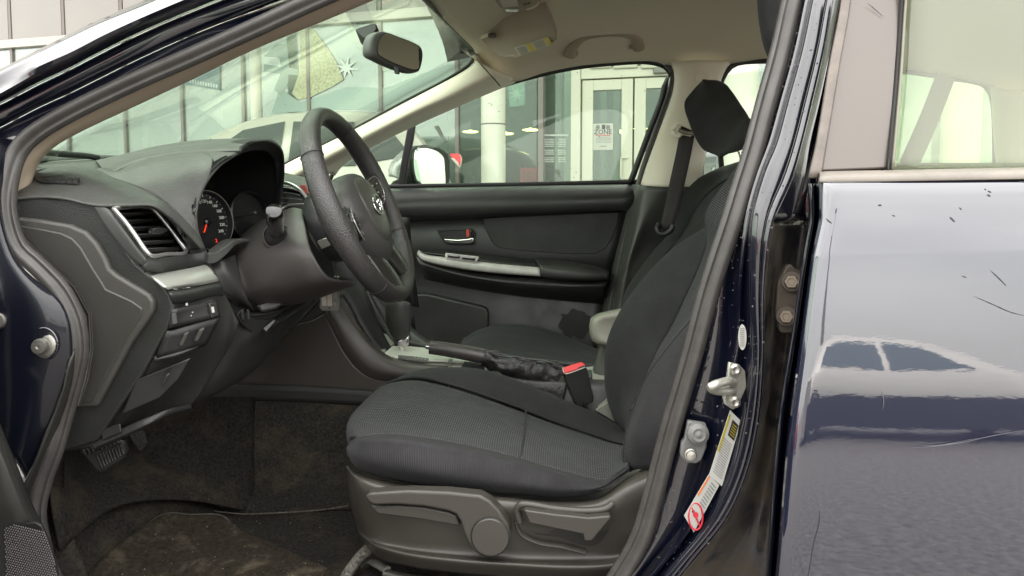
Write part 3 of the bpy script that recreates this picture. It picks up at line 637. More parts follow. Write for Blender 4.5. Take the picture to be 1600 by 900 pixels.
tube('trim_joint', [(745, 92, 2.15), (756, 106, 2.12), (770, 121, 2.12), (781, 134, 2.19)], .0022, M('joint_dark_plastic', (.08, .07, .05), .8), car, n=6, steps=16)  # thin dark line along the trim joint
# near side windscreen pillar inner trim (beige)
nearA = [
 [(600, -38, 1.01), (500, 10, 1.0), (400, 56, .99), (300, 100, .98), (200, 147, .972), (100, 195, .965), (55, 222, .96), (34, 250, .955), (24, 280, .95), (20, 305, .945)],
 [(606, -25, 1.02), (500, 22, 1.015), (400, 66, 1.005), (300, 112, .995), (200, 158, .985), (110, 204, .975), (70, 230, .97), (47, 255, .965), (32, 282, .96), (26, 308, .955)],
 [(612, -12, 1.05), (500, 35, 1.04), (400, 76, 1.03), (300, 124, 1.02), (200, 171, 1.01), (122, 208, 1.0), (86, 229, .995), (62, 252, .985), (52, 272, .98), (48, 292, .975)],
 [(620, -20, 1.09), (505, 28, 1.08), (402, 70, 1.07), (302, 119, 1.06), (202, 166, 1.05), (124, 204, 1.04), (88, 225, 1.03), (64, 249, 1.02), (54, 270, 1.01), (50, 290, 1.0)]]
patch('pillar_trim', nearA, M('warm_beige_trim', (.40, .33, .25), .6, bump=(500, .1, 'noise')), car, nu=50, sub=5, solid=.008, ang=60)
# windscreen
near_e = [(640, -28, 1.07), (500, 31, 1.06), (400, 73, 1.05), (300, 121, 1.04), (200, 168, 1.03), (124, 206, 1.02), (70, 240, 1.01), (20, 285, 1.0)]
far_e = [(745, 80, 2.18), (738, 99, 2.17), (705, 122, 2.16), (640, 156, 2.14), (545, 207, 2.10), (445, 258, 2.07), (400, 285, 2.06), (360, 305, 2.05)]
NE = crom([uvd(p) for p in near_e], 24); FE = crom([uvd(p) for p in far_e], 24)
rows = []
mid_e = [(662, -3, 1.63), (600, 28, 1.63), (500, 82, 1.63), (400, 138, 1.63), (300, 194, 1.63), (240, 225, 1.63), (200, 247, 1.63), (170, 262, 1.63)]
ME = crom([uvd(p) for p in mid_e], 24)
for t in np.linspace(0, 1, 9):
    rows.append([Vector(NE[i]*(1-t)*(1-2*t)+ME[i]*4*t*(1-t)+FE[i]*t*(2*t-1)) for i in range(24)])
Vg = np.array([[tuple(rows[j][i]) for j in range(9)] for i in range(24)])
V, F, uv = grid_mesh(Vg); mk('windscreen', V, F, ws_glass, car, uv=uv, solid=.004, face_cam=True, ang=180)
edge = [Vector(FE[i])+Vector((-.003, -.004, .002)) for i in range(24)]
tube('windscreen_edge_band', edge, [.009, .007, .0055, .005, .005], black_rubber, car, n=8, steps=50, flat=.6)
tube('windscreen_header_band', [Vector(rows[t][0])+Vector((.005, 0, -.003)) for t in range(9)], .008, M('header_frit', (.05, .045, .04), .6), car, n=8, steps=20)
# wiper lying at the windscreen foot
tube('wiper_arm', [(60, 236, 1.12), (90, 240, 1.2), (130, 243, 1.3), (152, 246, 1.38)], .006, black_rubber, car, n=8, steps=16)
patch('cowl', [[(40, 252, 1.02), (100, 249, 1.3), (200, 247, 1.6), (380, 262, 2.05)], [(20, 240, 1.05), (90, 242, 1.35), (180, 243, 1.6), (360, 255, 2.1)]], black_rubber, car, nu=20, sub=4, solid=.004)
# wet drops on the windscreen
V, F = [], []
def drop(c, r, n):
    a, b, k = frame_of(n); b0 = len(V)
    for i in range(6): V.append(c+a*r*math.cos(i*math.pi/3)+b*r*math.sin(i*math.pi/3))
    V.append(c+k*r*.6)
    for i in range(6): F.append((b0+i, b0+(i+1) % 6, b0+6))
for _ in range(150):
    i = random.uniform(.5, 22); j = random.uniform(.3, 7.4); i0, j0 = int(i), int(j); fi, fj = i-i0, j-j0
    c = rows[j0][i0]*(1-fi)*(1-fj)+rows[j0][i0+1]*fi*(1-fj)+rows[j0+1][i0]*(1-fi)*fj+rows[j0+1][i0+1]*fi*fj
    drop(c+Vector((-.004, 0, .004)), random.uniform(.0008, .0022), (-.5, 0, .85))
o = mk('rain_drops', V, F, M('water_drop', (.10, .14, .12), .05, spec=1), car); o['kind'] = 'stuff'
# rear view mirror
rm = empty('rear_view_mirror', P(620, 78, 1.6), parent=car)
plate('mirror_mount', [(554, 46, 1.62), (562, 42, 1.62), (583, 35, 1.62), (588, 36, 1.62), (590, 45, 1.62), (581, 58, 1.60), (572, 61, 1.60), (567, 58, 1.60)], black_rubber, rm, thick=.05, bevel=.004)
tube('mirror_stem', [(574, 50, 1.63), (578, 62, 1.61), (588, 68, 1.61)], .007, black_rubber, rm, n=10, steps=12)
def mdp(u): return 1.545+(u-582)/80*.11
mo = [(583, 58), (588, 51), (600, 48), (625, 56), (650, 66), (660, 73), (663, 84), (661, 100), (657, 111), (648, 113), (620, 105), (592, 92), (582, 86), (580, 76)]
plate('mirror_housing', [(u, v, mdp(u)) for u, v in mo], M('mirror_grey', (.10, .10, .095), .4), rm, thick=.030, bevel=.008, bseg=4, smooth=True, n=50, away=(-.9, .3, -.1), ang=60)
mi = [(592, 62), (598, 53), (604, 51), (625, 58), (648, 68), (657, 75), (660, 84), (658, 99), (655, 108), (648, 110), (620, 101), (596, 89), (590, 84), (590, 74)]
plate('mirror_bezel', [(u, v, mdp(u)-.003) for u, v in mi], black_rubber, rm, thick=.003, bevel=.001, smooth=True, n=50)
c0 = (625, 80)
plate('mirror_face', [(c0[0]+(u-c0[0])*.965, c0[1]+(v-c0[1])*.95, mdp(u)-.0045) for u, v in mi], M('mirror_glass', (.82, .84, .76), .03, 1), rm, thick=.001, bevel=0, smooth=True, n=50)
plate('mirror_tab', [(615, 103, 1.567), (623, 106, 1.565), (623, 116, 1.565), (616, 115, 1.567)], black_rubber, rm, thick=.006, bevel=.0015)
# sun visor, passenger side
sv = empty('sun_visor', P(800, 60, 1.95), parent=car)
plate('visor_board', [(741, 45, 2.04), (744, 38, 2.03), (760, 31, 2.0), (800, 22, 1.93), (840, 15, 1.86), (855, 13, 1.83), (862, 30, 1.85), (871, 55, 1.88), (870, 63, 1.89), (862, 70, 1.91), (830, 82, 1.97), (805, 92, 2.02), (799, 90, 2.03), (785, 91, 2.05), (776, 86, 2.06), (752, 60, 2.06), (745, 55, 2.05)], M('visor_vinyl', (.36, .31, .24), .7, bump=(600, .2, 'noise')), sv, thick=.018, bevel=.005, bseg=3, away=(0, 0, 1))
tube('visor_pivot', [(752, 58, 2.05), (760, 55, 2.03), (771, 53, 2.01)], .006, beige, sv, n=8, steps=8)
lathe('visor_clip', P(769, 54, 2.0), (0, -.3, -1), [(.012, 0), (.012, .006), (.008, .008)], M('clip_brown', (.12, .10, .08), .5), sv, n=14)
QV = [(803, 75, 1.978), (856, 58, 1.89), (863, 69, 1.905), (812, 88, 1.998)]
wl = plate('warning_label', off(QV, .006), M('label_cream', (.62, .60, .48), .6), sv, thick=.0006, bevel=0)
for a, b in ((.34, .48), (.88, 1.0)): plate('yellow_field', off(sub(QV, a, b, .0, 1.0), .0075), M('label_gold', (.62, .50, .12), .6), wl, thick=.0004, bevel=0)
print_lines(wl, off(sub(QV, .02, .33, .1, .95), .0075), list(np.linspace(.05, .9, 6)), MATS['grey_print'])
print_lines(wl, off(sub(QV, .5, .87, .1, .95), .0075), list(np.linspace(.05, .9, 6)), MATS['grey_print'])
# map light unit
ml_ = empty('map_light', P(800, 8, 1.75), parent=car)
plate('lamp_housing', [(772, -14, 1.72), (774, 4, 1.74), (782, 14, 1.76), (795, 20, 1.78), (815, 20, 1.76), (835, 14, 1.73), (845, 4, 1.70), (850, -14, 1.67)], M('lamp_surround', (.40, .36, .27), .5), ml_, thick=.03, bevel=.005, away=(0, .2, 1))
plate('lamp_lens', [(780, -2, 1.73), (806, -4, 1.71), (810, 10, 1.725), (786, 12, 1.745)], M('lamp_lens', (.55, .53, .45), .2), ml_, thick=.004, bevel=.001)
plate('lamp_opening', [(786, 1, 1.735), (804, 0, 1.72), (806, 6, 1.725), (790, 8, 1.74)], plas_d, ml_, thick=.002, bevel=0)
plate('lamp_switch', [(788, 15, 1.745), (811, 15, 1.725), (810, 19, 1.73), (792, 19, 1.747)], chrome, ml_, thick=.003, bevel=.001)
for i in range(5): plate('grille_slot', [(818+i*2.4, 9-i*.6, 1.715), (819.2+i*2.4, 8.8-i*.6, 1.715), (819.2+i*2.4, 5.4-i*.6, 1.712), (818+i*2.4, 5.8-i*.6, 1.712)], black_p, ml_, thick=.002, bevel=0)
tube('lamp_latch', [(823, 15, 1.72), (832, 12, 1.71), (840, 7, 1.70), (842, 2, 1.695)], .002, M('latch_pale', (.6, .55, .42), .4), ml_, n=6, steps=12)
# grab handle
gh = empty('grab_handle', P(945, 70, 2.2), parent=car)
gp = [(890, 88, 2.22), (896, 73, 2.20), (910, 60, 2.18), (940, 53.5, 2.17), (975, 53.5, 2.17), (988, 57, 2.18), (996, 66, 2.20), (998, 76, 2.22)]
tube('handle_bar', gp, [.020, .017, .013, .012, .012, .013, .018, .019], M('handle_vinyl', (.36, .315, .235), .5), gh, n=12, steps=40, flat=.8)
for q in ([(881, 88, 2.215), (902, 87, 2.215), (904, 80, 2.215), (885, 79, 2.215)], [(983, 75.5, 2.215), (1005, 74, 2.215), (1003, 66, 2.215), (983, 66, 2.215)]):
    plate('handle_foot', q, MATS['handle_vinyl'], gh, thick=.02, bevel=.003)
# ---- far side: central pillar trim, window frames
fb = [
 [(1046, 96, 2.29), (1053, 114, 2.29), (1050, 150, 2.28), (1030, 205, 2.26), (1008, 265, 2.25), (1001, 288, 2.25)],
 [(1056, 96, 2.25), (1062, 118, 2.25), (1057, 155, 2.24), (1038, 208, 2.22), (1016, 268, 2.21), (1008, 290, 2.21)],
 [(1095, 94, 2.22), (1092, 140, 2.21), (1085, 180, 2.20), (1070, 225, 2.19), (1050, 270, 2.18), (1040, 292, 2.18)],
 [(1133, 96, 2.24), (1124, 122, 2.24), (1112, 165, 2.22), (1105, 205, 2.21), (1096, 255, 2.20), (1090, 292, 2.20)],
 [(1142, 95, 2.29), (1128, 122, 2.28), (1120, 165, 2.27), (1112, 205, 2.26), (1100, 255, 2.25), (1095, 292, 2.25)]]
patch('centre_pillar_trim', fb, beige, car, nu=40, sub=5, solid=.008, ang=70)
plate('trim_panel_line', [(1088, 113, 2.208), (1106, 113, 2.208), (1108, 118, 2.208), (1108, 126, 2.208), (1086, 128, 2.208)], beige, car, thick=.003, bevel=.0012)
fl = [[(990, 289, 2.29), (972, 355, 2.29), (954, 430, 2.29), (940, 500, 2.29), (930, 560, 2.29)],
 [(1001, 289, 2.25), (985, 355, 2.24), (968, 430, 2.24), (955, 500, 2.24), (945, 560, 2.24)],
 [(1010, 290, 2.20), (1000, 350, 2.19), (982, 410, 2.19), (972, 450, 2.18), (965, 560, 2.18)],
 [(1030, 292, 2.18), (1022, 340, 2.20), (1000, 395, 2.22), (990, 420, 2.20), (990, 560, 2.18)],
 [(1092, 292, 2.20), (1085, 340, 2.24), (1060, 400, 2.24), (1040, 450, 2.22), (1040, 560, 2.2)]]
patch('lower_pillar_trim', fl, M('pillar_grey_plastic', (.055, .055, .05), .4, bump=(500, .3, 'noise')), car, nu=30, sub=5, solid=.008)
tube('far_door_seal', [(1040, 99, 2.30), (1051, 112, 2.30), (1049, 135, 2.30), (1030, 192, 2.29), (1010, 248, 2.28), (998, 288, 2.28), (978, 370, 2.27), (960, 450, 2.27), (945, 540, 2.27), (938, 600, 2.27)], .010, rubber, car, n=8, steps=60)
# rear cabin seen through the rear glass
tube('rear_strap', [(1418, 262, 2.1), (1450, 190, 2.12), (1478, 118, 2.15)], .028, M('strap_grey', (.16, .15, .12), .7), car, n=8, steps=10, flat=.15, up=(0, 1, 0))
quarter = [[(1543, 133, 2.29), (1548, 150, 2.29), (1551, 200, 2.29), (1557, 275, 2.29)], [(1566, 140, 2.24), (1570, 160, 2.24), (1574, 200, 2.24), (1580, 275, 2.24)], [(1720, 140, 2.2), (1720, 160, 2.2), (1720, 200, 2.2), (1720, 275, 2.2)], [(2000, 140, 2.1), (2000, 160, 2.1), (2000, 200, 2.1), (2000, 275, 2.1)]]
patch('quarter_trim', quarter, beige, car, nu=14, sub=5, solid=.01)
tube('rear_window_seal', [(1130, 292, 2.30), (1122, 180, 2.30), (1126, 130, 2.30), (1145, 102, 2.30), (1200, 95, 2.30), (1300, 97, 2.30), (1404, 110, 2.30), (1480, 121, 2.30), (1538, 133, 2.30), (1550, 150, 2.30), (1556, 270, 2.30)], .009, black_rubber, car, n=8, steps=60)
patch('far_rear_door_panel', [[(1085, 290, 2.32), (1300, 284, 2.32), (1600, 275, 2.32), (1800, 270, 2.3)], [(1080, 300, 2.26), (1300, 295, 2.26), (1600, 288, 2.26), (1800, 285, 2.26)], [(1080, 620, 2.26), (1300, 620, 2.26), (1600, 620, 2.26), (1800, 620, 2.26)]], plas, car, nu=12, sub=4)
patch('far_rear_window', [[(1124, 120, 2.33), (1300, 90, 2.35), (1560, 120, 2.33)], [(1124, 292, 2.36), (1300, 290, 2.36), (1560, 280, 2.36)]], side_glass, car, nu=10, sub=4, solid=.0035)
# tail of the cabin: back panel
patch('tail_panel', [[XYZ(2.1, y, .95), XYZ(2.1, y, .7), XYZ(2.1, y, .4)] for y in (1.0, 1.65, 2.3)], plas_d, car, nu=6, sub=3, solid=.01)
# floor pan and firewall
patch('floor_pan', [[XYZ(-1.4, y, .27), XYZ(0, y, .27), XYZ(2.1, y, .27)] for y in (.80, 2.4)], plas_d, car, nu=4, sub=2, solid=.02)
# ================================================================== PASSENGER DOOR
pd = empty('passenger_door', P(780, 450, 2.35), parent=car)
patch('door_top_roll', [[(430, 297, 2.38), (640, 292, 2.38), (800, 289, 2.38), (1000, 286, 2.38)], [(430, 302, 2.31), (640, 298, 2.31), (800, 295, 2.31), (998, 291, 2.31)], [(430, 325, 2.265), (640, 320, 2.265), (800, 316, 2.265), (992, 309, 2.265)], [(430, 345, 2.275), (640, 338, 2.275), (800, 333, 2.275), (987, 326, 2.275)], [(430, 351, 2.33), (640, 345, 2.33), (800, 339, 2.33), (985, 330, 2.33)]], plas, pd, nu=30, sub=5)
patch('door_panel', [[(430, 335, 2.36), (640, 330, 2.36), (752, 326, 2.36), (984, 318, 2.36)], [(430, 352, 2.345), (640, 347, 2.345), (752, 340, 2.345), (984, 329, 2.345)], [(430, 375, 2.325), (640, 370, 2.325), (752, 366, 2.325), (976, 362, 2.325)], [(430, 388, 2.32), (640, 388, 2.32), (750, 393, 2.32), (850, 401, 2.32), (966, 402, 2.32)], [(430, 440, 2.34), (640, 440, 2.34), (760, 445, 2.34), (952, 450, 2.34)], [(430, 520, 2.31), (640, 520, 2.31), (760, 530, 2.31), (940, 540, 2.31)], [(430, 640, 2.31), (640, 640, 2.31), (760, 640, 2.31), (930, 640, 2.31)]], M('door_lower_plastic', (.0185, .0185, .0172), .42, bump=(900, .15, 'noise'), var=(7, .85, 1.2)), pd, nu=30, sub=6)
tube('door_edge_filler', [(962, 420, 2.31), (952, 460, 2.31), (942, 500, 2.31), (936, 540, 2.31)], .012, black_rubber, pd, n=6, steps=10)
ins = [(754, 341, 2.318), (860, 335, 2.318), (968, 331, 2.318), (965, 350, 2.318), (958, 370, 2.318), (947, 389, 2.318), (931, 397, 2.318), (896, 398, 2.318), (819, 393, 2.318), (780, 388, 2.318), (769, 380, 2.318), (758, 358, 2.318)]
plate('cloth_insert', ins, M('door_insert_vinyl', (.022, .022, .021), .65, bump=(700, .4, 'noise')), pd, thick=.012, bevel=.004, bseg=3)
plate('handle_recess', [(682, 359, 2.316), (690, 357, 2.316), (738, 357, 2.316), (742, 361, 2.316), (742, 382, 2.316), (699, 382, 2.316), (691, 374, 2.316)], plas_d, pd, thick=.004, bevel=.001)
tube('recess_rim', [(684, 360, 2.313), (738, 358.5, 2.313), (741, 363, 2.313), (741, 381, 2.313), (700, 381.5, 2.313), (690, 372, 2.313), (684, 361, 2.313)], .0022, plas_s, pd, n=6, smooth_path=False, steps=60)
plate('door_lever', [(693, 373, 2.30), (715, 374.5, 2.30), (732, 373, 2.30), (740, 371, 2.30), (740, 379, 2.30), (733, 381, 2.30), (705, 380.5, 2.30), (697, 378, 2.30)], chrome, pd, thick=.008, bevel=.003, bseg=3)
plate('lock_knob', [(734, 360, 2.304), (739, 361, 2.304), (740, 371, 2.304), (735, 372, 2.304)], gloss_b, pd, thick=.01, bevel=.002)
plate('lock_mark', [(728.5, 358.5, 2.31), (733, 358.5, 2.31), (733, 370, 2.31), (728.5, 370, 2.31)], M('lock_red', (.55, .07, .03), .5), pd, thick=.004, bevel=.0005)
# armrest
at = [(653, 392, 2.26), (660, 388, 2.27), (747, 397, 2.30), (800, 404, 2.30), (845, 409, 2.30)]
patch('armrest_top', [[(654, 391, 2.31), (700, 391, 2.315), (747, 396, 2.315), (800, 402, 2.315), (846, 407, 2.315)], [(654, 393, 2.25), (700, 399, 2.235), (747, 406, 2.225), (800, 413, 2.22), (846, 417, 2.22)]], plas_s, pd, nu=24, sub=4)
patch('armrest_silver_edge', [[(655, 390, 2.26), (663, 396.5, 2.245), (717, 404, 2.23), (768, 411, 2.22), (844, 418, 2.215)], [(653, 392, 2.25), (661, 399, 2.235), (717, 409, 2.22), (768, 416, 2.21), (844, 423, 2.205)], [(651.5, 396, 2.25), (660, 405, 2.235), (717, 418, 2.22), (780, 426, 2.21), (844, 431, 2.205)], [(652, 399, 2.27), (661, 407.5, 2.26), (717, 420, 2.25), (780, 427.5, 2.24), (844, 432, 2.24)]], M('brushed_silver', (.46, .45, .42), .35, .1, bump=(60, .15, 'noise'), var=(30, .85, 1.1)), pd, nu=40, sub=4, solid=.003)
patch('armrest_underside', [[(650, 399, 2.27), (700, 417, 2.26), (780, 430, 2.25), (850, 434, 2.25), (950, 439, 2.26)], [(655, 412, 2.25), (720, 430, 2.24), (800, 442, 2.235), (880, 447, 2.235), (945, 447, 2.24)], [(663, 432, 2.31), (740, 449, 2.30), (819, 461, 2.30), (880, 467, 2.30), (940, 472, 2.31)], [(663, 436, 2.335), (740, 452, 2.335), (819, 464, 2.335), (880, 470, 2.335), (940, 475, 2.335)]], plas_s, pd, nu=30, sub=5)
plate('window_switch_bezel', [(696, 394.5, 2.225), (749, 400.5, 2.215), (745, 406, 2.205), (695, 400, 2.215)], M('bezel_pale', (.42, .41, .37), .35), pd, thick=.006, bevel=.0015, away=(0, 0, -1))
plate('window_switch', [(700, 396.3, 2.216), (719, 398.4, 2.213), (718, 401.2, 2.206), (699.5, 399.0, 2.209)], gloss_b, pd, thick=.006, bevel=.001, away=(0, 0, -1))
plate('window_switch', [(722, 398.9, 2.213), (743, 401.4, 2.209), (742, 404.2, 2.202), (721, 401.7, 2.206)], gloss_b, pd, thick=.006, bevel=.001, away=(0, 0, -1))
plate('pull_cup', [(773, 405.5, 2.27), (800, 405, 2.275), (831, 408, 2.275), (834, 414, 2.245), (810, 413, 2.245), (781, 410, 2.245)], black_p, pd, thick=.004, bevel=.001, away=(0, 0, -1))
patch('armrest_pad', [[(834, 405, 2.30), (870, 406, 2.31), (910, 411, 2.31), (948, 420, 2.31)], [(838, 408, 2.25), (870, 409, 2.245), (910, 414, 2.245), (951, 423, 2.26)], [(844, 418, 2.205), (870, 420, 2.20), (910, 424, 2.20), (952, 428, 2.225)], [(846, 431, 2.205), (870, 434, 2.20), (915, 436, 2.20), (951, 435, 2.225)], [(848, 434, 2.25), (870, 437, 2.25), (915, 439, 2.25), (950, 438, 2.26)]], M('pad_vinyl', (.034, .034, .03), .45, bump=(500, .3, 'noise')), pd, nu=24, sub=5, solid=.004)
plate('door_pocket', [(560, 457, 2.29), (668, 459, 2.29), (715, 470, 2.29), (758, 480, 2.29), (763, 488, 2.29), (763, 560, 2.29), (560, 560, 2.29)], plas_s, pd, thick=.03, bevel=.008, bseg=3)
dpts = [(899+(25+4*math.sin(k*2.1)+3*math.sin(k*3.7))*math.cos(k*math.pi/13), 506+(22+3*math.sin(k*1.7)+2.5*math.sin(k*4.3))*math.sin(k*math.pi/13), 2.3085) for k in range(26)]
plate('damp_stain', dpts, M('damp_plastic', (.0165, .0165, .0155), .4, var=(30, .8, 1.3)), pd, thick=.0012, bevel=0, smooth=True, n=90)
patch('door_rear_edge', [[(998, 286, 2.37), (985, 340, 2.34), (968, 400, 2.34), (950, 470, 2.34), (935, 560, 2.34)], [(999, 289, 2.27), (988, 340, 2.26), (972, 400, 2.26), (955, 470, 2.26), (940, 560, 2.26)], [(1004, 289, 2.27), (993, 340, 2.26), (977, 400, 2.26), (960, 470, 2.26), (945, 560, 2.26)]], black_rubber, pd, nu=20, sub=4)
# window frame, quarter post, glass
fr_ = [(515, 283, 2.34), (528, 256, 2.33), (575, 227, 2.33), (642, 194, 2.33), (702, 167, 2.33), (742, 150, 2.33), (785, 134, 2.33), (850, 116, 2.33), (900, 106, 2.33), (960, 99.5, 2.33), (1015, 98, 2.33), (1040, 106, 2.33), (1049, 122, 2.33), (1046, 142, 2.33), (1028, 195, 2.33), (1008, 250, 2.33), (996, 289, 2.33)]
tube('window_frame', fr_, .007, black_rubber, pd, n=8, steps=90)
tube('belt_weatherstrip', [(500, 294, 2.36), (640, 291, 2.36), (800, 288.5, 2.36), (1000, 284, 2.36)], .008, black_rubber, pd, n=8, steps=20)
patch('sash_post', [[(1046, 120, 2.335), (1041, 150, 2.335), (1022, 200, 2.335), (1004, 248, 2.335), (990, 286, 2.335)], [(1040, 135, 2.33), (1035, 155, 2.33), (1014, 208, 2.33), (998, 252, 2.33), (984, 286, 2.33)]], black_rubber, pd, nu=20, sub=2, solid=.02)
plate('quarter_post', [(636, 200, 2.37), (648, 193, 2.37), (645, 215, 2.37), (637, 255, 2.37), (631, 297, 2.37), (620, 297, 2.37), (626, 255, 2.37)], black_rubber, pd, thick=.025, bevel=.004)
plate('door_glass', [(500, 292, 2.39), (528, 250, 2.39), (640, 188, 2.39), (745, 142, 2.39), (850, 108, 2.39), (950, 92, 2.39), (1030, 90, 2.39), (1060, 110, 2.39), (1055, 150, 2.39), (1030, 220, 2.39), (1004, 290, 2.39)], side_glass, pd, thick=.0035, bevel=0)
V, F = [], []
for _ in range(34):
    u, v = random.uniform(660, 1010), random.uniform(110, 280)
    drop(P(u, v, 2.385), random.uniform(.0008, .0024), (0, -1, 0))
o = mk('rain_drops', V, F, MATS['water_drop'], pd); o['kind'] = 'stuff'
# outside mirror
om = empty('side_mirror', P(660, 270, 2.55), parent=car)
def md(u): return 2.45+(u-646)/49*.155
plate('mirror_rim', [(u, v, md(u)-.002) for u, v in ((645, 233), (652, 228), (668, 226), (688, 231), (700, 239), (704, 252), (704, 275), (701, 297), (655, 297), (646, 282), (642, 262), (642, 243))], black_rubber, om, thick=.03, bevel=.006)
plate('mirror_face', [(u, v, md(u)-.004) for u, v in ((649, 235), (656, 232), (668, 232), (684, 237), (693, 246), (695, 262), (694, 294), (660, 294), (651, 280), (647, 262), (647, 245))], MATS['mirror_glass'], om, thick=.002, bevel=.0005, smooth=True)
patch('mirror_shell', [[(607, 276, 2.52), (607, 264, 2.52), (613, 251, 2.52), (624, 239, 2.52), (640, 229, 2.52), (656, 227, 2.50)], [(618, 278, 2.47), (618, 266, 2.47), (623, 256, 2.46), (632, 246, 2.46), (643, 236, 2.46), (655, 230, 2.47)], [(640, 290, 2.46), (636, 280, 2.46), (638, 268, 2.46), (641, 256, 2.46), (645, 243, 2.46), (652, 234, 2.46)]], M('mirror_shell_sky_grey', (.30, .30, .29), .25, .3, coat=.8), om, nu=20, sub=5, solid=.004)  # navy shell coloured pale grey, the reflected sky put into its colour
plate('mirror_foot', [(612, 284, 2.46), (640, 272, 2.45), (655, 285, 2.46), (660, 298, 2.46), (606, 298, 2.46)], black_rubber, om, thick=.04, bevel=.006)

# ================================================================== FRONT SEATS
def seat_root(name, p, label): return empty(name, p, parent=car, label=label)
ds = seat_root('front_seat', P(800, 850, 1.22), "driver's seat, charcoal cloth with light dotted centre")
def shift(l, du=0, dv=0, dd=0): return [(a+du, b+dv, c+dd) for a, b, c in l]
C0 = [(543, 712, 1.04), (560, 733, 1.0), (625, 752, .985), (712, 765, .98), (800, 772, .98), (880, 777, .98), (937, 768, .98), (966, 748, .99), (982, 737, 1.0)]
C1 = [(541, 700, 1.04), (556, 714, .985), (622, 730, .962), (708, 745, .958), (800, 757, .958), (880, 766, .96), (940, 760, .965), (968, 742, .98), (982, 733, .99)]
C2 = [(545, 694, 1.05), (566, 688, .99), (615, 685, .975), (700, 697, .975), (800, 720, .975), (875, 741, .975), (945, 756, .975), (968, 739, .985), (981, 730, .99)]
C2b = [(545, 689, 1.06), (568, 681, 1.01), (615, 678, 1.0), (702, 690, 1.0), (803, 713, 1.0), (878, 735, 1.0), (948, 750, 1.0), (970, 735, 1.0), (980, 727, 1.0)]
C3 = [(541, 676, 1.12), (556, 662, 1.09), (610, 660, 1.09), (705, 672, 1.095), (810, 690, 1.10), (880, 708, 1.10), (940, 722, 1.10), (965, 718, 1.10), (984, 712, 1.10)]
C4 = [(546, 655, 1.18), (570, 632, 1.19), (620, 628, 1.19), (705, 640, 1.20), (810, 664, 1.21), (880, 684, 1.21), (935, 698, 1.21), (960, 702, 1.21), (984, 702, 1.20)]
C5 = [(575, 628, 1.29), (598, 603, 1.32), (645, 594, 1.34), (705, 606, 1.34), (800, 638, 1.35), (870, 664, 1.35), (925, 682, 1.35), (955, 692, 1.34), (984, 698, 1.33)]
C5b = [(580, 622, 1.30), (602, 598, 1.335), (647, 588, 1.355), (706, 600, 1.36), (802, 632, 1.365), (872, 659, 1.365), (927, 678, 1.365), (957, 688, 1.36), (984, 694, 1.35)]
C6 = [(600, 606, 1.36), (625, 590, 1.40), (662, 577, 1.425), (705, 573.5, 1.43), (755, 577.5, 1.43), (800, 591, 1.43), (875, 622, 1.43), (930, 645, 1.43), (976, 670, 1.42)]
C7 = [(612, 618, 1.42), (640, 604, 1.46), (672, 594, 1.475), (705, 592, 1.48), (755, 596, 1.48), (800, 610, 1.48), (875, 640, 1.48), (930, 662, 1.48), (976, 688, 1.48)]
cu = patch('seat_cushion', [C0, C1, C2], cloth_side, ds, nu=50, sub=6, solid=.006, ang=180)
nose = lambda L_, du, dv: [(L_[0][0]+du, L_[0][1]+dv, L_[0][2]+.0)]+L_
patch('cushion_welt', [C2, mid(C2, C2b, .5, .004), C2b], cloth, ds, nu=50, sub=3, solid=.004)
patch('cushion_insert', [nose(C2b, 10, 40), nose(C3, 14, 50), nose(C4, 16, 60), nose(C5, 16, 50)], cloth_dots, ds, nu=60, sub=8, solid=.006, ang=180)
patch('cushion_bolster', [nose(C5b, 16, 40), nose(mid(C5b, C6, .55, -.012), 14, 40), nose(C6, 12, 40), nose(C7, 10, 40)], cloth, ds, nu=60, sub=7, solid=.006, ang=180)
tube('cushion_seam', [(a, b+1, c-.0005) for a, b, c in C5b[1:]], .0022, cloth, ds, n=6, steps=60)
tube('cushion_channel', [(822, 641, 1.335), (820, 664, 1.205), (817, 692, 1.096), (812, 716, .999)], .0016, cloth, ds, n=6, steps=30)
# plastic side shield
S0 = [(543, 726, 1.05), (560, 741, 1.0), (625, 757, .985), (712, 768, .98), (800, 776, .98), (880, 783, .98), (935, 778, .98), (972, 752, .99), (1000, 735, 1.0), (1040, 712, 1.02)]
S1 = [(542, 730, 1.03), (562, 748, .968), (625, 764, .955), (712, 775, .95), (800, 783, .95), (880, 790, .95), (938, 785, .95), (978, 762, .955), (1010, 745, .965), (1050, 722, .985)]
S1b = [(543, 742, 1.03), (564, 760, .962), (625, 772, .95), (712, 784, .945), (800, 793, .945), (880, 800, .945), (940, 797, .945), (985, 782, .95), (1020, 765, .955), (1060, 745, .975)]
S2 = [(545, 775, 1.03), (570, 792, .968), (625, 804, .955), (712, 815, .952), (800, 823, .952), (880, 830, .952), (945, 832, .952), (990, 828, .955), (1030, 820, .96), (1060, 810, .975)]
S3 = [(556, 822, 1.04), (585, 845, .975), (640, 858, .96), (712, 866, .955), (800, 872, .955), (880, 874, .955), (945, 872, .955), (985, 865, .96), (1020, 860, .965), (1050, 850, .98)]
S3b = [(560, 835, 1.03), (590, 853, .955), (640, 866, .938), (712, 875, .932), (800, 881, .932), (880, 885, .932), (945, 884, .935), (985, 878, .94), (1015, 870, .95), (1045, 860, .97)]
S4 = [(575, 858, 1.04), (600, 876, .975), (650, 888, .955), (712, 896, .95), (800, 903, .95), (880, 908, .95), (945, 908, .95), (985, 905, .955), (1010, 900, .965), (1030, 890, .98)]
shp = M('shield_plastic', (.046, .042, .036), .36, bump=(500, .35, 'noise', .0005))
patch('side_shield', [S0, S1, S1b, S2, S3, S3b, S4], shp, ds, nu=60, sub=6, solid=.004, ang=180)
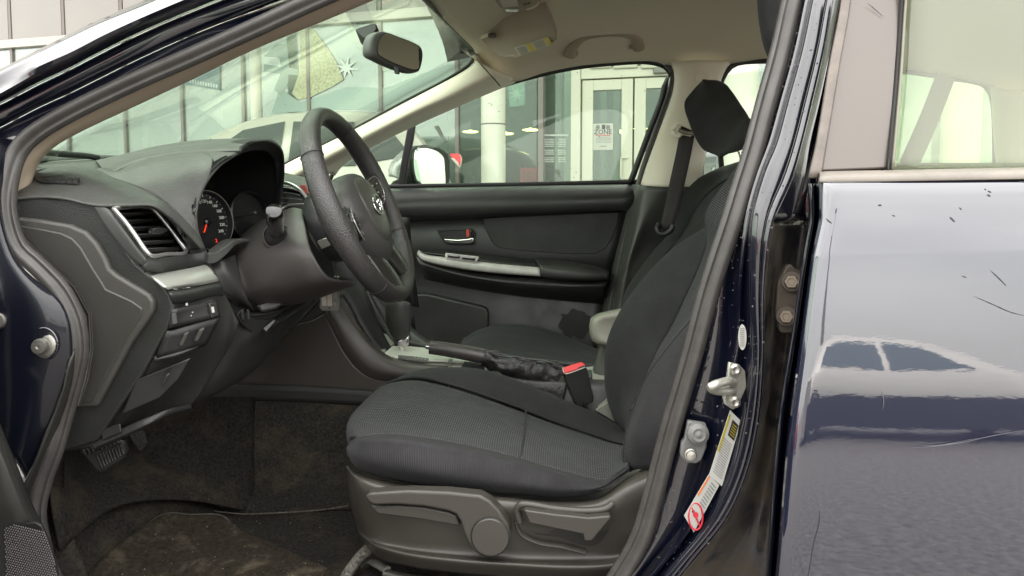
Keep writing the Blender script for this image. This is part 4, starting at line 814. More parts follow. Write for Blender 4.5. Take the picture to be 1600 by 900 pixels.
lv = [(569, 777), (576, 771), (637, 767), (700, 769), (750, 774), (765, 782), (780, 797), (794, 818), (798, 835), (795, 850), (786, 863), (774, 870), (762, 872), (750, 869), (738, 860), (730, 847), (724, 832), (719, 815), (712, 804), (699, 799), (662, 792), (620, 789), (585, 790), (578, 787)]
plate('height_lever', [(a, b, .925) for a, b in lv], shp, ds, thick=.022, bevel=.004, bseg=4)
plate('lever_lip', [(579, 791, .938), (620, 790, .938), (662, 793, .938), (702, 801, .938), (713, 806, .938), (719, 822, .938), (660, 812, .938), (590, 803, .938)], shp, ds, thick=.02, bevel=.002)
lathe('lever_cap', P(766, 839, .923), (0, -1, .02), [(.0262, -.002), (.0262, .0008), (.0250, .0022), (.0005, .0028)], shp, ds, n=40)
tube('cap_groove', [P(766, 839, .9235)+Vector((.0268*math.cos(t), 0, .0268*math.sin(t))) for t in np.linspace(0, 2*math.pi, 30, endpoint=False)], .0009, black_p, ds, closed=True, n=6, steps=60)
plate('recliner_lever', [(819, 797, .918), (870, 804, .918), (920, 809, .918), (952, 806, .918), (955, 810, .918), (925, 846, .918), (913, 846, .918), (911, 835, .918), (870, 827, .918), (827, 818, .918)], shp, ds, thick=.02, bevel=.003, bseg=3)
tube('recliner_rim', [(812, 815, .938), (808, 795, .936), (815, 788, .934), (870, 795, .934), (920, 798, .934), (948, 794, .934), (958, 786, .936)], .005, shp, ds, n=10, steps=50)
0 and tube('recliner_recess_edge', [(812, 812, .944), (822, 830, .944), (870, 838, .944), (905, 850, .944), (935, 852, .944), (956, 815, .944)], .0045, black_p, ds, n=8, steps=40, flat=.4)
plate('recliner_recess', [(811, 792, .951), (822, 790, .949), (880, 796, .947), (950, 792, .949), (957, 800, .949), (955, 822, .951), (930, 852, .953), (905, 850, .953), (880, 841, .953), (830, 832, .953), (816, 818, .953)], M('recess_plastic', (.018, .017, .015), .5), ds, thick=.004, bevel=.001, smooth=True)
tube('shield_moulding', [(806, 812, .953), (814, 832, .952), (840, 846, .951), (880, 853, .951), (915, 862, .952)], .007, shp, ds, n=10, steps=30, flat=.4)
tube('seat_rail', [(600, 897, 1.0), (700, 915, .99), (900, 925, .99)], .008, MATS['shield_plastic'], ds, n=8, steps=12)
tube('seat_rail_foot', [(560, 893, 1.12), (578, 880, 1.08), (590, 882, 1.02), (604, 890, 1.0)], .008, M('rail_grey', (.20, .20, .18), .4, .6), ds, n=8, steps=16, flat=.6)
tube('wiring_sleeve', [(575, 858, 1.07), (560, 873, 1.07), (545, 893, 1.06), (530, 920, 1.06)], .009, M('woven_sleeve', (.10, .095, .08), .8, bump=(160, 1, 'leather', .002), var=(220, .3, 2.2)), ds, n=10, steps=20)
# backrest
D0 = [(1112, 364, 1.50), (1070, 392, 1.50), (1030, 430, 1.50), (992, 482, 1.50), (966, 540, 1.50), (962, 590, 1.50), (970, 640, 1.50), (992, 678, 1.48)]
D1 = [(1101, 357, 1.44), (1056, 384, 1.44), (1012, 427, 1.44), (972, 480, 1.44), (949, 530, 1.44), (944, 575, 1.44), (948, 622, 1.44), (960, 654, 1.44), (977, 674, 1.43)]
D3 = [(1104, 362, 1.34), (1103, 382, 1.335), (1090, 420, 1.33), (1071, 462, 1.32), (1049, 508, 1.31), (1030, 540, 1.30), (1010, 583, 1.29), (998, 614, 1.28), (985, 637, 1.26), (979, 676, 1.22)]
D2 = [(1102, 355, 1.39), (1074, 382, 1.385), (1044, 428, 1.375), (1006, 478, 1.37), (984, 525, 1.36), (974, 570, 1.355), (972, 612, 1.35), (973, 648, 1.34), (978, 676, 1.33)]
patch('backrest_bolster', [D0, D1, D2, D3], cloth, ds, nu=60, sub=9, solid=.008, ang=180)
K3 = [(1172, 235, 1.34), (1150, 262, 1.34), (1126, 294, 1.34), (1109, 318, 1.34), (1101, 340, 1.34), (1103, 362, 1.345), (1103, 383, 1.34), (1090, 421, 1.335), (1071, 463, 1.325), (1049, 509, 1.315), (1030, 541, 1.305), (1010, 584, 1.295), (998, 615, 1.285), (985, 638, 1.265)]
K4 = [(1195, 250, 1.22), (1176, 280, 1.22), (1158, 310, 1.22), (1143, 340, 1.22), (1134, 365, 1.22), (1125, 390, 1.22), (1112, 420, 1.22), (1096, 455, 1.21), (1076, 490, 1.20), (1056, 520, 1.20), (1036, 551, 1.195), (1016, 585, 1.19), (1000, 615, 1.18), (986, 639, 1.18)]
K5 = [(1230, 240, 1.10), (1212, 275, 1.10), (1196, 305, 1.10), (1180, 340, 1.10), (1163, 375, 1.10), (1146, 405, 1.10), (1127, 437, 1.10), (1103, 470, 1.10), (1080, 500, 1.10), (1050, 535, 1.09), (1026, 563, 1.09), (1010, 590, 1.09), (1000, 616, 1.09), (987, 640, 1.09)]
patch('backrest_insert', [K3, K4, K5], cloth_dots, ds, nu=60, sub=8, solid=.008, ang=180)
L6 = [(1260, 250, 1.02), (1220, 330, 1.02), (1180, 400, 1.01), (1140, 455, 1.0), (1096, 520, .985), (1050, 590, .98), (1012, 650, .98), (1000, 690, .98), (1004, 733, .985)]
L7 = [(1290, 260, .99), (1250, 340, .98), (1215, 410, .97), (1185, 470, .96), (1140, 560, .955), (1100, 640, .955), (1062, 690, .96), (1052, 715, .965), (1048, 735, .97)]
K6 = [(1232, 242, 1.095), (1197, 306, 1.095), (1165, 375, 1.095), (1104, 471, 1.09), (1050, 536, 1.08), (1010, 591, 1.075), (990, 640, 1.07), (976, 690, 1.06), (976, 724, 1.05), (986, 736, 1.04)]
patch('backrest_side', [K6, L6, L7, shift(L7, 60, 10, .05)], cloth_side, ds, nu=60, sub=9, solid=.006, ang=180)
tube('backrest_seam', K6[2:], .0022, cloth, ds, n=6, steps=60)
tube('belt_guide', [(936, 637, 1.49), (948, 628, 1.49), (955, 620, 1.49)], .006, M('guide_pale', (.20, .20, .17), .5), ds, n=8, steps=10)
plate('cushion_tab', [(930, 641, 1.46), (950, 628, 1.46), (954, 640, 1.46), (962, 661, 1.46)], MATS['guide_pale'], ds, thick=.01, bevel=.002)
# head restraint: closed loft of rounded sections
def headrest(name, secs, parent, mat_):
    G = []
    for s in secs: G.append(crom([uvd(p) for p in s], 28, True))
    A = np.array(G); B = np.array([crom([Vector(A[k][i]) for k in range(len(secs))], 22) for i in range(28)])
    V, F, uv = grid_mesh(B, closedu=True)
    nv = 22; F.append(tuple(i*nv for i in range(28))); F.append(tuple(i*nv+nv-1 for i in range(28))[::-1])
    return mk(name, V, F, mat_, parent, uv=uv, ang=180)
def sc(sec, f, dd, du=0, dv=0):
    cu_ = sum(p[0] for p in sec)/len(sec); cv = sum(p[1] for p in sec)/len(sec)
    return [(cu_+(p[0]-cu_)*f+du, cv+(p[1]-cv)*f+dv, p[2]+dd) for p in sec]
dh = [(1184, -60, 1.16), (1195, -75, 1.16), (1240, -70, 1.16), (1262, -20, 1.16), (1256, 60, 1.16), (1230, 92, 1.16), (1207, 96, 1.16), (1196, 80, 1.16), (1187, 40, 1.16), (1183, -10, 1.16)]
headrest('head_restraint', [sc(dh, .5, -.055), sc(dh, .85, -.045), sc(dh, 1, 0), sc(dh, .97, .12), sc(dh, .93, .21), sc(dh, .55, .225)], ds, cloth)
# ---- passenger seat
ps = seat_root('front_seat', P(850, 560, 1.98), 'passenger seat, plain green-grey cloth')
E0 = [(1205, 232, 2.2), (1180, 243, 2.2), (1152, 253, 2.2), (1122, 263, 2.2), (1097, 275, 2.2), (1078, 288, 2.2), (1064, 308, 2.2), (1054, 335, 2.2), (1045, 362, 2.2), (1020, 393, 2.19), (998, 422, 2.18), (980, 450, 2.17), (970, 480, 2.16), (965, 520, 2.16)]
Em = [(1225, 240, 2.12), (1198, 252, 2.12), (1168, 264, 2.12), (1140, 278, 2.11), (1118, 292, 2.11), (1100, 308, 2.11), (1086, 328, 2.11), (1074, 352, 2.10), (1056, 378, 2.08), (1036, 402, 2.06), (1014, 430, 2.04), (994, 460, 2.03), (982, 490, 2.02), (976, 520, 2.02)]
E2 = [(1250, 240, 1.80), (1225, 256, 1.80), (1195, 275, 1.80), (1172, 300, 1.80), (1152, 325, 1.80), (1136, 348, 1.80), (1120, 372, 1.80), (1102, 395, 1.80), (1080, 420, 1.79), (1060, 445, 1.78), (1040, 470, 1.77), (1020, 495, 1.76), (1008, 520, 1.76), (1000, 540, 1.75)]
patch('seat_back', [[(a+8, b+3, c+.05) for a, b, c in E0], E0, Em, mid(Em, E2, .5, .01), E2], cloth_pass, ps, nu=60, sub=7, solid=.01, ang=180)
tube('seat_back_seam', [(a, b, c-.002) for a, b, c in Em[2:11]], .0035, cloth, ps, n=6, steps=40)
patch('seat_cushion', [
 [(985, 580, 2.24), (939, 556, 2.24), (898, 538, 2.24), (861, 522, 2.24), (815, 512, 2.24), (775, 512, 2.24), (745, 520, 2.22), (733, 532, 2.2)],
 [(985, 560, 2.20), (939, 547, 2.20), (898, 531, 2.20), (861, 516, 2.20), (812, 507, 2.20), (775, 508, 2.20), (746, 516, 2.18), (727, 527, 2.16)],
 [(985, 566, 2.12), (939, 556, 2.12), (898, 545, 2.12), (850, 532, 2.12), (805, 523, 2.12), (768, 521, 2.12), (742, 526, 2.12), (720, 537, 2.10)],
 [(985, 580, 1.98), (939, 572, 1.98), (890, 560, 1.98), (845, 550, 1.98), (800, 541, 1.98), (760, 537, 1.98), (730, 540, 1.98), (710, 550, 1.96)],
 [(985, 600, 1.80), (939, 592, 1.80), (890, 580, 1.80), (845, 572, 1.80), (800, 565, 1.80), (750, 560, 1.80), (715, 560, 1.80), (698, 568, 1.80)],
 [(985, 640, 1.76), (939, 632, 1.76), (890, 620, 1.76), (845, 612, 1.76), (800, 605, 1.76), (750, 600, 1.76), (715, 600, 1.76), (698, 605, 1.78)]], cloth_pass, ps, nu=50, sub=6, solid=.01, ang=180)
patch('cushion_front', [[(733, 532, 2.2), (727, 528, 2.16), (720, 537, 2.10), (710, 550, 1.96), (698, 568, 1.80)], [(730, 575, 2.2), (720, 575, 2.16), (712, 580, 2.10), (705, 600, 1.96), (690, 620, 1.80)]], cloth, ps, nu=20, sub=4)
# passenger head restraint: thick wedge, front face leaning
# front face turned to the camera's left, wide dark rear face
hf = [(1079, 150, 2.13), (1090, 134, 2.13), (1098, 127, 2.12), (1118, 127, 2.08), (1135, 134, 1.98), (1155, 165, 1.90), (1176, 190, 1.86), (1172, 212, 1.86), (1163, 234, 1.88), (1140, 240, 1.92), (1118, 241, 1.98), (1105, 235, 2.03), (1094, 215, 2.08), (1084, 192, 2.11), (1076, 168, 2.13)]
F0 = [(1088, 135, 2.13), (1081, 143, 2.13), (1070, 158, 2.12), (1070, 172, 2.11), (1076, 190, 2.09), (1086, 215, 2.06), (1099, 234, 2.02), (1112, 239, 1.98), (1128, 241, 1.93), (1140, 240, 1.92), (1150, 237, 1.90), (1165, 232, 1.87)]
F1 = [(1097, 126, 2.12), (1090, 135, 2.12), (1083, 150, 2.11), (1084, 166, 2.09), (1091, 184, 2.07), (1102, 208, 2.04), (1114, 224, 1.99), (1128, 232, 1.95), (1140, 236, 1.91), (1150, 237, 1.89), (1158, 234, 1.88), (1168, 226, 1.86)]
F2 = [(1098, 124, 2.09), (1102, 130, 2.08), (1106, 140, 2.07), (1110, 154, 2.05), (1117, 172, 2.03), (1126, 192, 1.99), (1136, 208, 1.95), (1145, 216, 1.91), (1152, 219, 1.88), (1160, 219, 1.86), (1167, 217, 1.85), (1172, 214, 1.84)]
F3 = [(1106, 124.5, 2.09), (1119, 126, 2.08), (1132, 133, 2.05), (1142, 145, 2.02), (1150, 157, 1.99), (1157, 168, 1.95), (1164, 178, 1.92), (1168, 186, 1.89), (1174, 192, 1.87), (1177, 196, 1.86), (1178, 202, 1.85), (1176, 207, 1.84)]
F4 = [(1106, 127, 2.16), (1118, 129, 2.16), (1131, 135, 2.14), (1139, 146, 2.12), (1147, 158, 2.10), (1155, 170, 2.06), (1162, 181, 2.03), (1168, 189, 2.0), (1174, 195, 1.98), (1177, 199, 1.97), (1178, 205, 1.95), (1176, 210, 1.94)]
patch('head_restraint', [F0, F1, F2, F3, F4], M('black_head_cloth', (.014, .013, .014), .95, sheen=.1, bump=(800, .5, 'noise')), ps, nu=36, sub=6, solid=.012, ang=180)
tube('restraint_post', [(1155, 236, 1.93), (1158, 245, 1.93), (1158, 262, 1.93)], .005, chrome, ps, n=10, steps=8)
# ---- seat belt of the passenger
sb = empty('seat_belt', P(1070, 280, 2.2), parent=car)
patch('belt_webbing', [[(1064, 196, 2.155), (1056, 240, 2.14), (1045, 290, 2.12), (1037, 330, 2.11), (1031, 357, 2.10)], [(1086, 206, 2.14), (1080, 240, 2.125), (1069, 290, 2.105), (1060, 330, 2.095), (1050, 357, 2.09)]], M('belt_brown_black', (.026, .021, .022), .6, bump=(300, .4, 'rib')), sb, nu=20, sub=3, solid=.0015)
tube('belt_guide_ring', [(1066, 194, 2.14), (1058, 193, 2.14), (1053, 200, 2.14), (1053, 208, 2.14), (1059, 213, 2.14), (1066, 208, 2.14), (1080, 210, 2.13)], .0075, beige, sb, n=10, steps=30)
tube('belt_anchor_slot', [(1060, 203, 2.13), (1070, 207, 2.13), (1086, 209, 2.12)], .006, M('anchor_metal', (.25, .22, .18), .4, .5), sb, n=8, steps=10)
tube('belt_lower_ring', [(1030, 350, 2.10), (1027, 356, 2.095), (1029, 363, 2.09), (1036, 366, 2.085), (1047, 361, 2.08), (1052, 352, 2.08)], .008, plas_d, sb, n=10, steps=24)
# ================================================================== DASHBOARD
db = empty('dashboard', P(300, 400, 1.4), parent=car)
n0 = [(19, 316, .94), (24, 309, .94), (60, 306, .935), (100, 308, .93), (140, 317, .93), (158, 321, .93)]
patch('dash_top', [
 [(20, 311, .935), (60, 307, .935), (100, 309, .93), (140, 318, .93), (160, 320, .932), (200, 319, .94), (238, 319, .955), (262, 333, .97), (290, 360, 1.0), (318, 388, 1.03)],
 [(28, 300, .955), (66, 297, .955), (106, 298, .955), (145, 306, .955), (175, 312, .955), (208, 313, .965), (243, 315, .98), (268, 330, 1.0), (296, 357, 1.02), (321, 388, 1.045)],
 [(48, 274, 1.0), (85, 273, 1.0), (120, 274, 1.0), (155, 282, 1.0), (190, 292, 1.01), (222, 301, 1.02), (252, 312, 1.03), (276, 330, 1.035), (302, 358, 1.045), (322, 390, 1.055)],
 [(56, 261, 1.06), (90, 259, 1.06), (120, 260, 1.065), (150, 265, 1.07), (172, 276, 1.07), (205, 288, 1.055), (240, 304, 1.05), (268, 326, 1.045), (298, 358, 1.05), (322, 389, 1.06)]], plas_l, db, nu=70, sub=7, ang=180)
patch('dash_hump_side', [
 [(150, 265, 1.07), (172, 276, 1.07), (205, 288, 1.055), (240, 304, 1.05), (268, 326, 1.045), (298, 358, 1.05), (322, 389, 1.06)],
 [(156, 262, 1.08), (178, 270, 1.08), (212, 274, 1.08), (250, 282, 1.07), (280, 297, 1.062), (300, 328, 1.06), (314, 372, 1.062)],
 [(162, 262, 1.09), (185, 266, 1.10), (225, 257, 1.11), (270, 254, 1.11), (304, 262, 1.09), (313, 290, 1.07), (305, 350, 1.062)],
 [(166, 264, 1.10), (190, 262, 1.105), (225, 250, 1.14), (275, 241, 1.15), (325, 240, 1.13), (330, 262, 1.09), (303, 336, 1.06)],
 ], plas_l, db, nu=60, sub=8, ang=180)
patch('hump_rim_fill', [[(275, 241, 1.15), (300, 246, 1.13), (314, 268, 1.09), (308, 300, 1.07), (303, 336, 1.06)], [(325, 237, 1.15), (330, 250, 1.12), (322, 278, 1.085), (310, 308, 1.07), (303, 336, 1.06)], [(376, 236, 1.155), (358, 247, 1.128), (341, 259, 1.10), (319, 286, 1.077), (307, 313, 1.066), (303, 338, 1.06)]], plas_l, db, nu=40, sub=5, ang=180)
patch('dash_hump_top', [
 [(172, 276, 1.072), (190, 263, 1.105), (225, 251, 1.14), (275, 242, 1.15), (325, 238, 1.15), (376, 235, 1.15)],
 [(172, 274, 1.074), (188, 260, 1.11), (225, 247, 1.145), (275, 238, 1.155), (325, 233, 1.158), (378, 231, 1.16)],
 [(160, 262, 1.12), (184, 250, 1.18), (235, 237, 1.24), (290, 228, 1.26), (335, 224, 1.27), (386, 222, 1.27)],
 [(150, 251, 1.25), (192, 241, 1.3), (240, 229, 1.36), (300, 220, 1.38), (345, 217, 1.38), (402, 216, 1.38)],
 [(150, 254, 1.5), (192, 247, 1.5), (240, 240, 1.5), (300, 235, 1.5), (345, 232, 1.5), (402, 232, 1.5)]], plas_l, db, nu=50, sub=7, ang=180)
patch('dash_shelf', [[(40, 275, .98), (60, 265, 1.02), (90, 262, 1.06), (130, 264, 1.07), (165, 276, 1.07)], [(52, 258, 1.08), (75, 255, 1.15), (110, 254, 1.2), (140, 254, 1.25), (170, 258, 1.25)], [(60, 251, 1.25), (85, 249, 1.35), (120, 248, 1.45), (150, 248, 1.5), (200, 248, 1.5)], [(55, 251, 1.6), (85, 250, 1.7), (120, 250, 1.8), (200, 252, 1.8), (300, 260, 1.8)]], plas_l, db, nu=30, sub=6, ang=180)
# defroster grille in the shelf
plate('defroster_frame', [(52, 276, .985), (95, 273, .99), (138, 282, 1.0), (120, 287, .985), (90, 286, .975), (62, 280, .97)], plas_s, db, thick=.004, bevel=.001, away=(0, 0, -1))
for i in range(6):
    plate('defroster_slot', [(62+i*11, 277.3-i*.15+abs(i-2)*.3, .978), (70+i*11, 277+i*.2, .978), (76+i*9, 281.5+i*.25, .968), (68+i*9, 281.5+i*.2, .968)], black_p, db, thick=.004, bevel=0, away=(0, 0, -1))
tube('dash_seam', [(57, 262, 1.05), (75, 264, 1.045), (92, 268, 1.03)], .0012, black_p, db, n=6, steps=12)
# body of the dash at the near end
side = [(18, 314), (24, 308), (60, 306), (100, 309), (140, 318), (156, 321), (168, 345), (188, 378), (212, 412), (232, 428), (250, 440), (266, 462), (271, 480), (262, 512), (225, 580), (150, 690), (98, 706), (96, 668), (112, 640), (128, 590), (136, 545), (132, 495), (112, 455), (70, 415), (28, 380), (14, 345)]
plate('dash_end', [(a, b, .938) for a, b in side], plas, db, thick=.02, bevel=.008, bseg=4)
cap = [(24, 339), (60, 343), (108, 351), (133, 362), (150, 380), (163, 402), (170, 420), (182, 430), (205, 444), (232, 460), (239, 470), (239, 484), (230, 500), (205, 535), (175, 590), (150, 636), (118, 637), (131, 590), (139, 545), (136, 492), (113, 450), (72, 410), (40, 378), (20, 352)]
plate('end_cap', [(a, b, .928) for a, b in cap], M('end_cap_plastic', (.056, .054, .048), .42, bump=(700, .25, 'noise')), db, thick=.012, bevel=.0045, bseg=3)
capin = [(28, 352), (60, 357), (95, 364), (112, 372), (126, 387), (145, 420), (158, 440), (165, 452), (205, 470), (222, 482), (220, 494), (198, 528), (165, 588), (142, 630), (124, 630), (136, 592), (144, 545), (141, 490), (117, 445), (75, 403), (45, 374)]
plate('end_cap_field', [(a, b, .9262) for a, b in capin], M('end_cap_dark', (.040, .040, .036), .42, bump=(700, .25, 'noise')), db, thick=.006, bevel=.002)
# outer air vent: housing turns from the side to the rear
hs = [
 [(146, 322, .932), (158, 345, .932), (180, 375, .930), (200, 398, .930), (222, 416, .930)],
 [(160, 319, .935), (176, 338, .932), (198, 366, .930), (214, 388, .930), (229, 407, .930)],
 [(178, 325, .944), (190, 345, .940), (207, 370, .938), (220, 388, .936), (232, 402, .935)]]
patch('vent_cheek', hs, M('vent_housing_plastic', (.048, .049, .046), .4), db, nu=24, sub=5)
patch('vent_top', [[(150, 320, .934), (190, 318, .942), (236, 317.5, .965), (262, 332, .985), (296, 362, 1.02), (318, 388, 1.05)], [(166, 323, .936), (195, 322, .944), (238, 322, .967), (258, 338, .99), (282, 366, 1.025), (297, 392, 1.05)]], MATS['vent_housing_plastic'], db, nu=30, sub=3)
patch('vent_right', [[(238, 322, .967), (258, 338, .99), (280, 364, 1.025), (296, 392, 1.05), (300, 404, 1.05)], [(262, 332, .985), (296, 362, 1.02), (318, 386, 1.05), (324, 400, 1.055), (322, 412, 1.055)]], MATS['vent_housing_plastic'], db, nu=24, sub=3)
patch('vent_bottom', [[(229, 402, .935), (250, 402, .955), (275, 400, 1.0), (300, 396, 1.04), (323, 392, 1.055)], [(224, 416, .930), (250, 416, .952), (275, 412, .998), (300, 408, 1.04), (323, 405, 1.055)], [(226, 428, .940), (250, 427, .96), (275, 424, 1.002), (300, 419, 1.045), (322, 414, 1.06)]], MATS['vent_housing_plastic'], db, nu=24, sub=4)
def vd(u, v): return .948+(u-178-(v-325)*.72)/66*.115
vf = [(178, 326), (190, 324.5), (235, 324.5), (243, 330), (262, 352), (280, 376), (291, 391), (286, 396), (262, 397), (236, 399), (229, 393), (216, 374), (198, 349)]
tube('vent_frame', [(u, v, vd(u, v)-.024) for u, v in vf+vf[:1]], .0032, M('satin_chrome', (.62, .62, .60), .3, .8), db, n=8, steps=110, smooth_path=True)
plate('vent_throat', [(181, 328, 1.02), (235, 328, 1.12), (288, 393, 1.14), (236, 396, 1.02)], black_p, db, thick=.004, bevel=0)
for k in range(6):
    t = (k+.3)/6; l0 = (183+t*48, 331+t*66); l1 = (238+t*48, 328+t*66)
    plate('vent_slat', [(l0[0], l0[1], vd(*l0)+.003), (l1[0], l1[1], vd(*l1)+.003), (l1[0]-1, l1[1]+4.6, vd(*l1)+.02), (l0[0], l0[1]+5.4, vd(*l0)+.02)], M('slat_plastic', (.09, .09, .088), .35), db, thick=.0015, bevel=.0004)
plate('vent_tab', [(237, 361, .995), (240, 357, .995), (252, 355, 1.005), (263, 357, 1.02), (262, 362, 1.02), (252, 366, 1.005), (238, 367, .995)], M('tab_plastic', (.06, .06, .06), .25), db, thick=.01, bevel=.002)
plate('vent_wheel', [(267, 341, 1.0), (273, 344, 1.0), (287, 366, 1.02), (289, 374, 1.03), (284, 372, 1.03), (272, 352, 1.01)], gloss_b, db, thick=.006, bevel=.001)
# silver strip and ledge below the vent
patch('silver_strip', [[(233, 428, .955), (260, 425, .97), (290, 420, 1.0), (321, 413, 1.05)], [(240, 434, .93), (268, 431, .955), (298, 426, .99), (331, 421, 1.04)], [(256, 448, .925), (282, 445, .95), (310, 440, .985), (340, 434, 1.035)], [(263, 452, .93), (285, 450, .96), (312, 446, .99), (342, 440, 1.04)]], M('warm_silver', (.40, .41, .37), .3, .45), db, nu=24, sub=5, solid=.003)
patch('ledge', [[(263, 453, .935), (285, 451, .96), (312, 447, .99), (342, 441, 1.04)], [(266, 460, .928), (290, 458, .95), (318, 453, .985), (347, 447, 1.035)], [(270, 472, .935), (293, 470, .96), (320, 464, .99), (349, 458, 1.04)], [(272, 478, .95), (293, 476, .975), (320, 470, 1.005), (350, 464, 1.05)]], plas, db, nu=24, sub=5)
# knee panel
patch('knee_panel', [
 [(271, 474, .945), (300, 468, .975), (325, 463, 1.0), (349, 458, 1.045), (362, 480, 1.06), (372, 505, 1.07)],
 [(262, 512, .943), (290, 505, .97), (322, 494, 1.0), (345, 500, 1.04), (358, 520, 1.06), (362, 535, 1.08)],
 [(225, 580, .945), (252, 570, .96), (282, 560, .98), (310, 555, 1.03), (330, 560, 1.06), (338, 575, 1.08)],
 [(185, 640, .95), (205, 628, .96), (232, 616, .98), (262, 612, 1.03), (285, 615, 1.06), (302, 630, 1.08)],
 [(150, 690, .955), (165, 681, .965), (192, 668, .98), (222, 655, 1.03), (250, 646, 1.06), (285, 640, 1.08)]], M('knee_plastic', (.034, .034, .032), .42, bump=(420, .7, 'leather', .0005)), db, nu=40, sub=8, ang=180)
plate('knee_sill', [(92, 690, .948), (104, 640, .948), (150, 640, .948), (145, 699, .948), (95, 708, .948)], plas_s, db, thick=.03, bevel=.004)
patch('lower_lip', [[(145, 690, .943), (185, 672, .95), (229, 652, .96), (262, 640, .98), (300, 632, 1.02)], [(146, 700, .94), (188, 682, .947), (232, 662, .957), (262, 648, .98), (300, 637, 1.02)], [(150, 704, .97), (190, 686, .97), (234, 666, .98), (262, 652, 1.0), (300, 640, 1.04)]], plas, db, nu=24, sub=4)
plate('hatch_outline', [(157, 672, .941), (187, 662, .943), (189, 675, .942), (160, 687, .94)], plas_s, db, thick=.002, bevel=.0008)
# switch block
patch('switch_panel', [[(272, 484, .938), (300, 476, .966), (338, 466, 1.005)], [(264, 514, .936), (300, 505, .962), (345, 494, 1.0)]], plas_d, db, nu=10, sub=4, solid=.01)
lathe('dimmer_wheel', (P(288, 493, .972)+P(318, 486, .996))/2, P(318, 486, .996)-P(288, 493, .972), [(.0095, -.0155), (.0105, -.013), (.0105, .013), (.0095, .0155)], M('dimmer_rubber', (.05, .05, .05), .5, bump=(140, .8, 'leather', .001)), db, n=24)
for q in ([(327, 474, .985), (339, 471, .998), (343, 493, .998), (331, 497, .985)], [(268, 490, .930), (276, 488, .935), (279, 506, .934), (268, 508, .928)]):
    plate('push_button', q, plas_s, db, thick=.006, bevel=.0015)
# white symbols on the switches
plate('switch_symbol', [(330, 480, .983), (334, 479, .987), (335.5, 488, .987), (331.5, 489, .983)], white_p, db, thick=.0005, bevel=0)
plate('switch_symbol', [(290, 474, .955), (293, 473, .958), (293.6, 477, .958), (290.6, 478, .955)], white_p, db, thick=.0005, bevel=0)
for a, b in ((296, 489), (299, 493), (301, 488)): lathe('switch_mark', P(a, b, .962), (0, -1, 0), [(.0011, 0), (.0011, .0005)], white_p, db, n=8)
patch('blank_bay', [[(262, 520, .934), (300, 510, .958), (345, 497, .998)], [(245, 560, .934), (285, 551, .955), (322, 540, .985)]], black_p, db, nu=10, sub=4, solid=.01)
for a in (0, 24): plate('blank_plug', [(288+a, 522-a*.25, .948+a*.0006), (296+a, 519-a*.25, .952+a*.0006), (286+a, 540-a*.3, .95+a*.0006), (279+a, 541-a*.3, .946+a*.0006)], M('plug_plastic', (.05, .05, .045), .4), db, thick=.006, bevel=.001)
patch('bay_sill', [[(240, 566, .934), (282, 556, .952), (318, 540, .985), (322, 534, .99)], [(242, 562, .932), (283, 552, .95), (318, 536, .983), (321, 531, .988)]], plas, db, nu=16, sub=3, solid=.006)
plate('pocket_door', [(212, 595, .938), (265, 574, .944), (298, 560, .96), (280, 592, .958), (250, 622, .95), (190, 648, .942)], M('pocket_dark', (.022, .022, .021), .45), db, thick=.006, bevel=.002)
plate('pocket_ridge', [(258, 587, .938), (266, 583, .94), (256, 604, .94), (251, 606, .938)], plas_s, db, thick=.008, bevel=.002)
# ---- instrument cluster
ic = empty('instrument_cluster', P(360, 330, 1.25), parent=car)
rim = [(303, 336, 1.06), (306, 312, 1.065), (318, 284, 1.078), (340, 257, 1.10), (372, 240, 1.16), (400, 232, 1.25), (424, 235, 1.33), (434, 258, 1.385), (434, 292, 1.40), (428, 335, 1.40), (405, 385, 1.33), (360, 408, 1.18), (326, 392, 1.08), (308, 364, 1.06)]
R0 = [uvd(p) for p in rim]; cc0 = sum(R0, Vector())/len(R0)
def shrink(s, dx, dz=0): return [cc0+(p-cc0)*s+Vector((dx, 0, dz)) for p in R0]
patch('cluster_tunnel', [shrink(1.02, -.010), R0, shrink(.985, -.012), shrink(.90, -.09, -.005), shrink(.84, -.125, -.008)], M('cluster_black', (.009, .009, .009), .8, 0, .1, bump=(500, .2, 'noise')), ic, nu=70, sub=5, closedu=True, solid=0)
q = shrink(.98, -.135, -.008); cm = sum(q, Vector())/len(q)
mk('cluster_back', [cm]+q, [(0, i+1, (i+1) % len(q)+1) for i in range(len(q))], MATS['cluster_black'], ic)
tube('cluster_rim', R0[:6], [.0018, .0022, .0022, .0018], hood_b, ic, n=8, steps=50)
patch('cluster_hood', [
 [(366, 243, 1.155), (378, 238, 1.18), (400, 235, 1.24), (420, 239, 1.32), (429, 256, 1.375), (431, 275, 1.39), (430, 298, 1.40), (427, 332, 1.40)],
 [(370, 240, 1.150), (379, 231, 1.175), (402, 226, 1.23), (426, 230, 1.31), (437, 246, 1.37), (439, 270, 1.385), (437, 295, 1.395), (433, 328, 1.395)],
 [(371, 241, 1.15), (384, 228, 1.17), (404, 221, 1.22), (428, 224, 1.30), (441, 240, 1.36), (443, 268, 1.375), (440, 292, 1.385), (436, 320, 1.385)],
 [(366, 238, 1.18), (380, 225, 1.22), (404, 217, 1.28), (430, 221, 1.36), (443, 238, 1.40), (444, 268, 1.41), (441, 292, 1.42), (437, 318, 1.42)],
 [(340, 238, 1.24), (360, 222, 1.28), (396, 216, 1.36), (426, 220, 1.44), (440, 238, 1.48), (442, 268, 1.48), (439, 292, 1.48), (435, 318, 1.48)]], hood_b, ic, nu=40, sub=5, solid=.004, ang=180)
